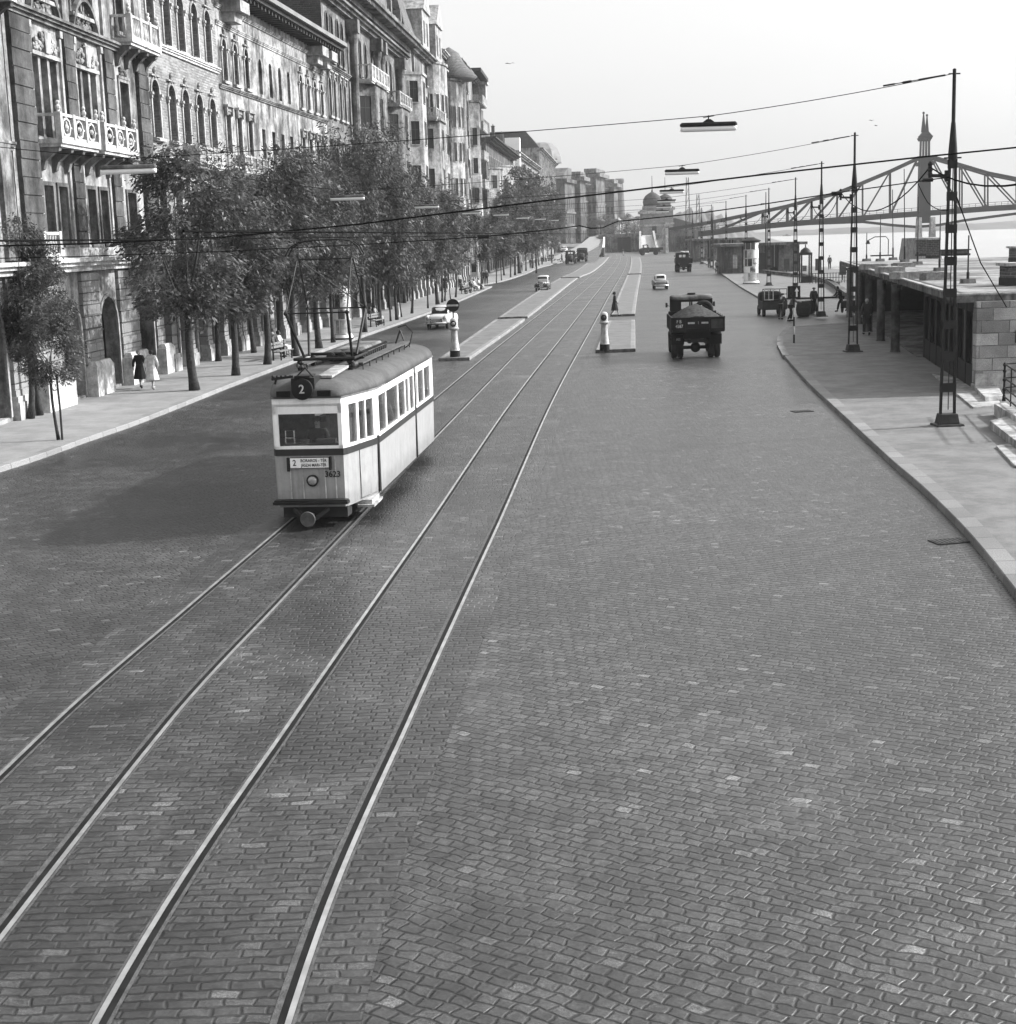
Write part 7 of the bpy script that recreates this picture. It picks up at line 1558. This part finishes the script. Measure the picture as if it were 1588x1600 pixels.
mb.build('ceiling_beam', 'iron', o)
# on the roof
def roofp(px, py): p = G(px, py, 3.37); return p
crate_l = ['pale shallow wooden crate on the pavilion roof nearest its far tip', 'pale slatted crate with a lid on the pavilion roof', 'long pale open crate on the pavilion roof', 'low rough crate at the right end of the crates on the roof', 'small grey crate behind the slatted crates on the roof']
for k, (px, py, w, l, h) in enumerate(((1368, 424, 1.1, 1.6, .3), (1394, 430, 1.1, 1.3, .32), (1432, 438, 1.9, 1.1, .3), (1462, 440, 1.2, .6, .3), (1412, 420, 1.2, .7, .22))):
    p = roofp(px, py); o_ = E_('roof_crate', (p.x, p.y, 3.362), .1+k*.05, crate_l[k], 'crate', 'crates on the pavilion roof'); mb = MB(); mb.box(-w/2, w/2, 0, l, 0, .03); mb.box(-w/2, w/2, 0, .05, .03, h); mb.box(-w/2, w/2, l-.05, l, .03, h); mb.box(-w/2, -w/2+.05, .05, l-.05, .03, h); mb.box(w/2-.05, w/2, .05, l-.05, .03, h)
    mb.build('box', 'stone' if k < 3 else 'wood', o_); mb = MB()
    for q in range(3): mb.box(-w/2+.05+q*w/3, -w/2+.2+q*w/3, -.05, l*.8, h+.001, h+.03)
    mb.build('slat', 'offwhite' if k < 3 else 'wood', o_)
for k, (px, py, yt) in enumerate(((1350, 411, 367), (1371, 411, 340), (1391, 409, 300), (1409, 412, 268), (1429, 416, 311), (1463, 426, 335), (1507, 445, 371))):
    p = roofp(px, py); zt = D(px, yt, p.y).z-3.36; o_ = E_('roof_mast', (p.x, p.y, 3.362), 0, ['first', 'second', 'third', 'fourth', 'fifth', 'sixth', 'last'][k]+' thin mast on the pavilion roof counted from the left', 'mast', 'thin masts on the pavilion roof')
    sl = .02*zt*(1 if k in (2, 3) else 0); MB().frus(0, 0, 0, .18, .28, .22, .25, .2).build('foot_block', 'stonegrey', o_); MB().tube([(0, 0, .18), (-sl*.1, 0, .18+.14*zt)], .06, 8).build('socket', 'black', o_); MB().tube([(-sl*.1, 0, .18+.14*zt), (-sl, 0, zt)], [.035, .028], 7).build('rod', 'iron_pale', o_)
p0_, p1_ = roofp(1472, 403), roofp(1545, 403); o_ = E_('skylight_box', (p0_.x, p0_.y, 3.362), 0, 'low flat skylight box near the far edge of the pavilion roof', 'skylight'); w = p1_.x-p0_.x; MB().box(0, w, 0, 2.2, 0, .16).build('curb', 'black', o_); MB().box(.1, w-.1, .1, 2.1, .161, .4).build('wall', 'stonegrey', o_); MB().box(-.05, w+.05, -.05, 2.25, .401, .47).build('lid', 'iron', o_)
for k, (px, py, yt, lb) in enumerate(((1569, 449, 414, 'nearer brick chimney block with a stone cap on the pavilion roof at the right edge'), (1579, 414, 388, 'farther brick chimney block on the pavilion roof at the right edge'))):
    p = roofp(px, py); zt = D(px, yt, p.y).z-3.36; o_ = E_('roof_chimney', (p.x, p.y, 3.362), 0, lb, 'chimney'); MB().box(0, 1.6, 0, 1., .3, zt-.12).build('brickwork', 'brickroof', o_); MB().box(-.02, 1.62, -.02, 1.02, 0, .3).build('base', 'dark', o_); MB().box(-.12, 1.72, -.12, 1.12, zt-.12, zt).build('cap', 'stone', o_)
for k, (px, w_, yb_, yt, lb) in enumerate(((1436, .62, 403, 376, 'left of two dark brick chimneys at the far edge of the pavilion roof'), (1455, .75, 406, 376, 'right of two dark brick chimneys at the far edge of the pavilion roof'))):
    p = roofp(px, yb_); zt = D(px, yt, p.y).z-3.36; o_ = E_('roof_chimney', (p.x, p.y, 3.362), 0, lb, 'chimney'); MB().box(-w_/2, w_/2, 0, w_, .15, zt-.1).build('brickwork', 'brickroof', o_); MB().box(-w_/2-.04, w_/2+.04, -.04, w_+.04, 0, .15).build('base', 'dark', o_); MB().box(-w_/2-.07, w_/2+.07, -.07, w_+.07, zt-.1, zt).build('cap', 'stone', o_)
p = roofp(1374, 403); o_ = E_('roof_floodlight', (p.x, p.y, 3.362), 0, 'bent tube arm with a small lamp near the far tip of the pavilion roof', 'lamp'); MB().tube([(.5, 0, 0), (.5, 0, 1.3), (.3, 0, 1.55), (-.6, 0, 1.55), (-1.1, 0, 1.3)], .035, 6).build('arm', 'iron', o_); MB().lathe(-1.15, 0, [(.2, 1.0), (.08, 1.3)], 10).build('lamp_shade', 'iron', o_); MB().box(-.9, .9, -.2, .2, 0, .1).build('foot', 'iron', o_)
# steps at the pavilion and stair with railing at the right edge
def steps(pts_list, label, mat='stone'):
    o_ = E_('stone_steps', (0, 0, 0), 0, label, 'steps'); 
    for pts, z0, z1 in pts_list: mb = MB(); mb.prism([(p.x, p.y) for p in pts], (z0, z1), 'z'); mb.build('step', mat, o_, bev=.015)
    return o_
g1 = lambda x, y, z: G(x, y, z)
steps([([g1(1515, 638, .18), g1(1558, 634, .18), g1(1546, 600, .18), g1(1470, 590, .18), g1(1452, 586, .18)], .12, .2), ([g1(1534, 622, .34), g1(1562, 619, .34), g1(1552, 600, .34), g1(1500, 588, .34)], .2, .345)], 'two low stone steps at the near corner of the pavilion')
steps([([g1(1541, 658, .36), g1(1572, 650, .36), g1(1640, 690, .36), g1(1640, 735, .36)], .12, .36), ([g1(1551, 697, .2), g1(1572, 693, .2), g1(1620, 735, .2), g1(1580, 728, .2)], .12, .2)], 'broken flight of stone steps by the right edge below the railing')
steps([([g1(1548, 632, .5), g1(1566, 630, .5), g1(1660, 690, .5), g1(1640, 668+20, .5)], .12, .5)], 'stone curb carrying the iron railing at the right edge')
o_ = E_('iron_railing', (0, 0, 0), 0, 'black iron railing with knobbed posts at the right edge of the picture', 'railing')
ra, rb = G(1563, 628, .5), G(1585, 646, .5); d = (rb-ra); hz = 1.15
for k in range(3):
    q = ra+d*k; mb = MB(); mb.lathe(q.x, q.y, [(.06, .5), (.055, .6), (.035, .7), (.035, .5+hz*.9), (.06, .5+hz*.93), (.03, .5+hz)], 10)
    for u in (.3, .55, .78): mb.ball((q.x, q.y, .5+hz*u), .06, 8, 6)
    mb.build('post', 'black', o_, 'auto')
mb = MB()
for u in (.12, .35, .6, .96): mb.bar(ra+Vector((0, 0, hz*u)), ra+d*2.+Vector((0, 0, hz*u)), .035)
ra2 = ra+Vector((2.6, 1.0, 0))
for u in (.35, .6, .96): mb.bar(ra+Vector((0, 0, hz*u)), ra2+Vector((0, 0, hz*u)), .035)
for k in range(1, 5): q = ra+d*k*.48; mb.bar(q, q+Vector((0, 0, hz*.96)), .03)
mb.build('rails', 'black', o_)
# farther shelters, walls and railings along the river
def shelter(px0, px1, Yf, zt, dep, label, mat='p6'):
    a, c = at_depth(px0, Yf), at_depth(px1, Yf); o_ = E_('river_shelter', (a.x, a.y, 0), 0, label, 'shelter'); w = c.x-a.x
    MB().box(-.8, w+.9, -.9, dep+.5, zt-.35, zt).build('roof', 'stonegrey', o_); wl = MB(); wl.box(0, w*.22, 0, .4, 0, zt-.36); wl.box(w*.3, w*.62, 0, .4, 0, zt-.36); wl.box(w*.72, w, 0, .4, 0, zt-.36); wl.box(0, w, dep-.4, dep, 0, zt-.36); wl.box(0, .4, .4, dep-.4, 0, zt-.361); wl.box(w-.4, w, .4, dep-.4, 0, zt-.361); wl.build('wall', mat, o_)
    for u in (.22, .62): mb = MB(); mb.box(w*u, w*(u+.09), .2, .24, .8, zt-.37); g = mb.build('window', 'glass', o_); MB().box(w*(u+.04), w*(u+.05), .14, .19, .8, zt-.37).build('window_bar', 'frame_l', g)
    MB().box(w*.1, w*.16, -.03, -.001, .8, 2.6).build('poster', 'stone', o_); MB().box(w*.42, w*.55, -.03, -.001, .3, 2.7).build('door', 'dark', o_)
    return o_
shelter(1131, 1246, 205, 4.05, 8, 'low dark flat roofed shelter right of the poster column by the river')
shelter(1085, 1168, 300, 4.4, 10, 'farther low flat roofed building left of the poster column', 'p3')
for k, (x0, x1, y0, y1, Z, lb) in enumerate((( 1183, 1245, 430, 438, .5, 'low dark quay wall right of the poster column'), (1250, 1305, 436, 452, .5, 'low dark quay wall behind the barrels'), (1290, 1322, 447, 470, .5, 'low dark quay wall running to the pavilion tip'))):
    a, c = G(x0, y0), G(x1, y1); o_ = E_('quay_wall', (0, 0, 0), 0, lb, 'wall'); MB().bar(a+Vector((0, 0, .2)), c+Vector((0, 0, .2)), .45, .5).build('wall', 'stonegrey', o_); MB().bar(a+Vector((0, 0, .5)), c+Vector((0, 0, .5)), .55, .09).build('coping', 'p6', o_)
o_ = E_('river_railing', (0, 0, 0), 0, 'thin railing along the quay edge behind the phone booth', 'railing'); mb = MB()
ys = [114+i*3 for i in range(26)]
for h in (.5, .8, 1.1):
    for a, c in zip(ys, ys[1:]): mb.bar((bank(a)-.4, a, h), (bank(c)-.4, c, h), .06)
mb.build('rail', 'iron_pale', o_); mb = MB()
for a in ys: mb.bar((bank(a)-.4, a, -.05), (bank(a)-.4, a, 1.2), .1)
mb.build('posts', 'iron_pale', o_)
o_ = E_('quay_railing', (0, 0, 0), 0, 'white and iron railing between the fourth pole and the pavilion tip', 'railing'); mb = MB(); a, c = G(1262, 448), G(1325, 446)
for h in (.3, .7, 1.15): mb.bar(a+Vector((0, 0, h)), c+Vector((0, 0, h)), .05)
for i in range(15): q = a.lerp(c, i/14); mb.bar(q, q+Vector((0, 0, 1.2)), .05)
mb.build('rail', 'iron', o_)
for k, (px, py, lb) in enumerate(((1226, 424, 'square litter box on a post beside the fifth pole'), (1313, 433, 'round faced notice box on a post at the pavilion tip'), (1275, 425, 'notice box on a post right of the phone booth'))):
    p = G(px, py+8, .1); o_ = E_('notice_box', (p.x, p.y, .1), 0, lb, 'notice box'); MB().box(-.35, .35, -.1, .1, .6, 2.).build('box', 'iron_pale', o_); MB().tube([(0, 0, 0), (0, 0, .6)], .05, 8).build('post', 'iron', o_)
# barrels
for k, (px, py, s_, lb) in enumerate(((1252, 497, 1.1, 'large dark barrel between the arrow sign and the man with the waistcoat'), (1262, 492, .95, 'second dark barrel behind the large one'))):
    p = G(px, py, .02); o_ = E_('barrel', (p.x, p.y, .02), 0, lb, 'barrel'); MB().lathe(0, 0, [(.34*s_, 0), (.42*s_, .25*s_), (.45*s_, .45*s_), (.42*s_, .68*s_), (.34*s_, .92*s_)], 18).build('staves', 'dark', o_, 'auto')
    mb = MB(); mb.lathe(0, 0, [(.405*s_+.012, .19*s_), (.42*s_+.012, .25*s_)], 18); mb.lathe(0, 0, [(.42*s_+.012, .68*s_), (.405*s_+.012, .73*s_)], 18); mb.build('hoops', 'iron', o_)
p = G(1312, 492, .15); o_ = E_('hand_cart', (p.x+.5, p.y+.4, .15), -.5, 'small loaded hand cart pushed at the tip of the pavilion', 'cart'); mb = MB(); mb.box(-.35, .35, -.6, .6, .35, .8); mb.build('box', 'dark', o_); MB().bar((-.3, .6, .6), (-.3, 1.1, .9), .04).bar((.3, .6, .6), (.3, 1.1, .9), .04).bar((-.3, 1.1, .9), (.3, 1.1, .9), .04).build('handle', 'wood', o_)
for sx in (-1, 1): wheel(o_, sx*.4, 0, .28, .06)
# benches on the left pavement
def bench(px, py, rz, label):
    p = G(px, py, .15); o_ = E_('park_bench', (p.x, p.y, .15), rz, label, 'bench'); mb = MB()
    for k in range(3): mb.box(-.95, .95, -.42+k*.14, -.31+k*.14, .42, .45)
    mb.build('seat', 'wood', o_); mb = MB()
    for k in range(2): mb.box(-.95, .95, .03, .06, .58+k*.17, .7+k*.17)
    mb.build('backrest', 'wood', o_)
    for sx in (-.75, .75): mb = MB(); mb.box(sx-.03, sx+.03, -.4, .04, .38, .42); mb.box(sx-.03, sx+.03, -.4, -.34, 0, .38); mb.box(sx-.03, sx+.03, .0, .07, 0, .9); mb.build('leg', 'iron', o_)
    return o_
bench(440, 563, 1.35, 'wooden bench under the trees with the seated couple')
bench(588, 512, 1.3, 'wooden bench behind the tram pantograph with a seated pair'); bench(727, 461, 1.2, 'nearer wooden bench of the seated group beyond the sedan'); bench(742, 457, 1.2, 'farther wooden bench of the seated group beyond the sedan')
def gp(px, py, z=.15): p = G(px, py, z); return (p.x, p.y, z)
person(gp(225, 608), PI-.1, 'woman in a long black coat walking away on the left pavement', 'walk', 'cloth_black', 'cloth_black', 'skirt', 'bun', 'hairg', .92, bulk=1.25)
person(gp(244, 610), PI-.15, 'woman in a long white coat walking away beside the woman in black', 'walk', 'cloth_white', 'cloth_white', 'skirt', 'short', 'hair', .94, bulk=1.3)
person(gp(432, 560), 1.35, 'person in a dark top seated on the bench left of the woman in white', 'sit', 'cloth_mid', 'cloth_dark', 'trousers', 'short', 'hairg')
person(gp(441, 557), 1.35, 'woman in a white dress seated on the bench under the trees', 'sit', 'cloth_white', 'cloth_white', 'skirt', 'long')
person(gp(582, 510), 1.3, 'seated person in black behind the tram pantograph', 'sit', 'cloth_black', 'cloth_dark', 'trousers', 'short')
person(gp(589, 507), 1.3, 'seated person in pale clothes behind the tram pantograph', 'sit', 'cloth_light', 'cloth_light', 'skirt', 'short', 'hair')
person(gp(642, 473), 0, 'person in a dark skirt and light collar walking toward the camera under the trees', 'walk', 'cloth_light', 'cloth_mid', 'skirt', 'short', 'hair', 1.05)
person(gp(697, 459), PI, 'woman in a dark coat standing between the trees left of the benches', 'stand', 'cloth_black', 'cloth_black', 'skirt', 'short', 'hair', 1.05, bulk=1.2)
for k, (px, py, t_, l_, kd, lb) in enumerate(((722, 462, 'cloth_black', 'cloth_dark', 'trousers', 'dark dressed person leaning back on the nearer bench'), (729, 460, 'cloth_light', 'cloth_black', 'trousers', 'person in a light shirt in the middle of the nearer bench'), (736, 458, 'cloth_dark', 'cloth_dark', 'skirt', 'dark dressed woman at the right of the nearer bench'), (742, 457, 'cloth_white', 'cloth_white', 'skirt', 'woman in white on the farther bench'), (749, 455, 'cloth_white', 'cloth_light', 'skirt', 'pale dressed woman at the kerb end of the farther bench'))):
    person(gp(px, py), 1.25, lb, 'sit', t_, l_, kd, 'short', 'hair', 1.02, group='people seated on the benches')
person(gp(719, 452), .3, 'person standing behind the benches with a dark bag', 'stand', 'cloth_white', 'cloth_dark', 'trousers', 'short')
person(gp(756, 447), .2, 'left one of two men standing at the corner beyond the sign', 'stand', 'cloth_dark', 'cloth_dark', 'trousers', 'short', 'hair', 1.03, bulk=1.1)
person(gp(761, 447), -.2, 'right one of two men standing at the corner beyond the sign', 'stand', 'cloth_mid', 'cloth_dark', 'trousers', 'short', 'hairg', 1.03, bulk=1.1)
p = gp(742, 447); o_ = E_('kiosk_stand', p, 0, 'tall poster stand with a pale board at the street corner', 'stand'); MB().box(-.5, .5, -.05, .05, .9, 2.9).build('board', 'offwhite', o_); MB().box(-.3, .3, -.06, -.051, 1.5, 2.6).build('poster', 'cloth_dark', o_); MB().bar((-.45, 0, 0), (-.45, 0, .9), .08).bar((.45, 0, 0), (.45, 0, .9), .08).build('leg', 'iron', o_)
p = gp(748, 449); o_ = E_('street_clock_post', p, 0, 'thin pale post with a small sign plate at the corner of the side street', 'post'); MB().tube([(0, 0, 0), (0, 0, 5.8)], [.09, .06], 8).build('post', 'offwhite', o_); MB().box(.1, .9, -.04, .04, 4.2, 4.6).build('plate', 'offwhite', o_)
for k, (px, py, t_, lb) in enumerate(((815, 427, 'cloth_light', 'lone pale figure on the far left pavement before the crowd'), (829, 422, 'cloth_dark', 'first dark figure of the crowd at the far left kerb'), (833, 421, 'cloth_mid', 'second figure of the crowd at the far left kerb'), (837, 420, 'cloth_black', 'third dark figure of the crowd at the far left kerb'), (853, 414, 'cloth_white', 'white dressed figure beside the far parked sedan'), (847, 417, 'cloth_dark', 'dark figure left of the white dressed one at the far kerb'))):
    person(gp(px, py), .5*k, lb, 'stand', t_, 'cloth_dark', 'trousers', 'short', 'hair', 1.05, group='people at the far left kerb')
for k, (px, py, lb) in enumerate(((867, 401, 'figure by the kerb left of the farthest parked cars'), (873, 399, 'figure standing beside the white parked sedan'))):
    p = on_ramp(px, py); person((p.x, p.y, zl(p.y)+.15), .4*k, lb, 'stand', 'cloth_dark', 'cloth_dark', 'trousers', 'short', 'hair', 1.1)
p = on_ramp(877.5, 413.5); person((p.x, p.y, zl(p.y)), 1., 'man crossing the far left roadway with a small dog', 'walk', 'cloth_dark', 'cloth_dark', 'trousers', 'short', 'hair', 1.08)
def dog(loc, rz):
    o_ = E_('dog', loc, rz, 'small dark dog beside the man crossing the far roadway', 'dog'); V = {'p': (0, .25, .38, .09), 'm': (0, 0, .37, .08), 'c': (0, -.22, .4, .11), 'n': (0, -.32, .52, .06), 'h': (0, -.4, .6, .065), 'z': (0, -.54, .57, .03), 't': (0, .38, .46, .02), 't2': (0, .48, .58, .012)}; Ed = [('p', 'm'), ('m', 'c'), ('c', 'n'), ('n', 'h'), ('h', 'z'), ('p', 't'), ('t', 't2')]
    for s_, sx in (('l', .08), ('r', -.08)):
        V.update({'a'+s_: (sx, -.22, .28, .04), 'b'+s_: (sx, -.21, .15, .025), 'c'+s_: (sx, -.23, .02, .022), 'd'+s_: (sx, .22, .28, .055), 'e'+s_: (sx, .3, .17, .028), 'f'+s_: (sx, .26, .02, .022), 'e_'+s_: (sx*.5, -.38, .68, .018)})
        Ed += [('c', 'a'+s_), ('a'+s_, 'b'+s_), ('b'+s_, 'c'+s_), ('p', 'd'+s_), ('d'+s_, 'e'+s_), ('e'+s_, 'f'+s_), ('h', 'e_'+s_)]
    me = skin(V, Ed, 'm', 2); me.materials.append(MT['cloth_black']); b_ = bpy.data.objects.new('body', me); COL.objects.link(b_); b_.parent = o_
p = on_ramp(872, 411.5); dog((p.x, p.y, zl(p.y)), 1.3)
person(gp(960, 497), 1.4, 'woman in a long dark dress stepping off the right island', 'walk', 'cloth_dark', 'cloth_dark', 'skirt', 'bun', 'hair', 1., bulk=1.15)
person(gp(1106, 422), PI, 'man in dark clothes strolling away near the right kerb', 'walk', 'cloth_dark', 'cloth_dark', 'trousers', 'short', 'hair', 1.05, bulk=1.1)
person(gp(1118, 430), PI, 'person in a light coat walking at the right kerb', 'walk', 'cloth_light', 'cloth_dark', 'trousers', 'short', 'hair', 1.05, bulk=1.2)
person(gp(1123, 417), PI, 'person half behind the pair at the right kerb', 'stand', 'cloth_dark', 'cloth_dark', 'trousers', 'short', 'hair', 1.05)
person(gp(1217, 501, .0), PI-.6, 'worker in dark overalls bending at the tail of the parked van', 'work', 'cloth_dark', 'cloth_dark', 'trousers', 'cap', 'cloth_black', 1.02, bulk=1.1)
person(gp(1232, 504, .0), PI/2, 'worker in a lighter jacket beside the arrow sign, reaching to the van', 'work', 'cloth_mid', 'cloth_black', 'trousers', 'cap', 'cloth_black', 1.04, bulk=1.15)
person(gp(1268, 493, .0), .2, 'man in a waistcoat standing astride by the barrels', 'work' if False else 'walk', 'cloth_dark', 'cloth_black', 'trousers', 'cap', 'cloth_mid', 1.06, bulk=1.15)
person(gp(1311, 489, .15), -1.4, 'man leaning forward pushing a cart at the pavilion tip', 'push', 'cloth_dark', 'cloth_dark', 'trousers', 'short', 'hair', 1.06, bulk=1.1)
person(gp(1350, 526, .15), PI-.1, 'man in a long dark coat walking away beside the second pole', 'walk', 'cloth_dark', 'cloth_dark', 'coat', 'short', 'hairg', 1.12, bulk=1.25)
p = at_depth(1293, 208); person((p.x, p.y, .2), PI, 'lone man leaning at the quay railing against the river', 'stand', 'cloth_mid', 'cloth_dark', 'trousers', 'cap', 'cloth_dark', 1.1, bulk=1.15)
p = at_depth(972, 425); person((p.x, p.y, 0), 1., 'figure standing in front of the side-on flatbed lorry', 'stand', 'cloth_dark', 'cloth_light', 'trousers', 'short', 'hair', 1.1)
# stone balls at the gateway, birds
for k, (px, py) in enumerate(((110, 622), (143, 620))):
    p = G(px, py, .15); o_ = E_('guard_stone', (p.x+.35, p.y, .15), 0, ('left', 'right')[k]+' rounded guard stone at the foot of the first arched gateway', 'guard stone'); mb = MB(); mb.ball((0, 0, .12), .22, 14, 8, (1, 1, .9)); mb.frus(.0, 0, -.02, .03, .26, .22, .24, .2); mb.build('stone', 'offwhite', o_, 'auto')
for k, (px, py, Y) in enumerate(((797, 105, 60), (1358, 193, 90), (1365, 201, 90), (869, 253, 90))):
    P = D(px, py, Y); o_ = E_('bird', P, .4*k, ['bird gliding high above the middle of the street', 'upper left bird of the pair over the river', 'lower right bird of the pair over the river', 'small bird beside the far corner house roof'][k], 'bird')
    mb = MB(); mb.loft([(-.12, .01, -.01, .01, 2), (-.07, .03, -.025, .025, 2), (.03, .03, -.02, .025, 2), (.14, .02, -.003, .005, 2)], 8); o_.scale = (.6, .6, .6); mb.add([(0, -.05, .01), (.17, -.02, .07), (.34, .05, .03), (.16, .05, .05), (0, .04, .01)], [(0, 1, 2, 3, 4)]); mb.add([(0, -.05, .012), (-.17, -.02, .07), (-.34, .05, .03), (-.16, .05, .05), (0, .04, .012)], [(0, 1, 2, 3, 4)]); mb.build('body', 'dark', o_)
# ------------------------------------------------------------------ air
SUN = Vector((.85, .17, 0)).normalized(); EL = math.radians(31)
hz = MB().box(-420, 420, -20, 1250, -9, 45); h_ = hz.build('haze', 'white'); m = bpy.data.materials.new('haze'); m.use_nodes = True; nt = m.node_tree; nt.nodes.remove(nt.nodes['Principled BSDF'])
v = nt.nodes.new('ShaderNodeVolumePrincipled'); v.inputs['Color'].default_value = (.95, .95, .95, 1); v.inputs['Density'].default_value = .00017; v.inputs['Anisotropy'].default_value = .2; nt.links.new(v.outputs[0], nt.nodes['Material Output'].inputs['Volume']); h_.data.materials.clear(); h_.data.materials.append(m); h_['kind'] = 'stuff'
# ------------------------------------------------------------------ light
w = bpy.data.worlds.new('World'); sc.world = w; w.use_nodes = True; nt = w.node_tree; bg = nt.nodes['Background']
sk = nt.nodes.new('ShaderNodeTexSky'); sk.sky_type = 'NISHITA'; sk.sun_disc = False; sk.sun_elevation = EL; sk.sun_rotation = math.atan2(SUN.x, SUN.y); sk.dust_density = 6; sk.air_density = 1.2; sk.ozone_density = 1
hs = nt.nodes.new('ShaderNodeHueSaturation'); hs.inputs['Saturation'].default_value = 0.; nt.links.new(sk.outputs[0], hs.inputs['Color']); mxs = nt.nodes.new('ShaderNodeMix'); mxs.data_type = 'RGBA'; mxs.inputs[0].default_value = .6; nt.links.new(hs.outputs[0], mxs.inputs[6]); mxs.inputs[7].default_value = (2.9, 2.9, 2.9, 1); nt.links.new(mxs.outputs[2], bg.inputs[0]); bg.inputs[1].default_value = .15
l = bpy.data.lights.new('sun', 'SUN'); l.energy = 3.2; l.angle = math.radians(1.8); l.color = (1, 1, 1); so = bpy.data.objects.new('sun', l); COL.objects.link(so)
dirv = Vector((SUN.x*math.cos(EL), SUN.y*math.cos(EL), math.sin(EL))); so.rotation_euler = dirv.to_track_quat('Z', 'Y').to_euler(); so.location = (60, 20, 60)
sc.view_settings.view_transform = 'Standard'; sc.view_settings.look = 'None'; sc.view_settings.exposure = 1.2; sc.view_settings.gamma = 1; sc.view_settings.use_curve_mapping = False
sc.cycles.volume_bounces = 0; sc.cycles.max_bounces = 6; sc.cycles.transparent_max_bounces = 12
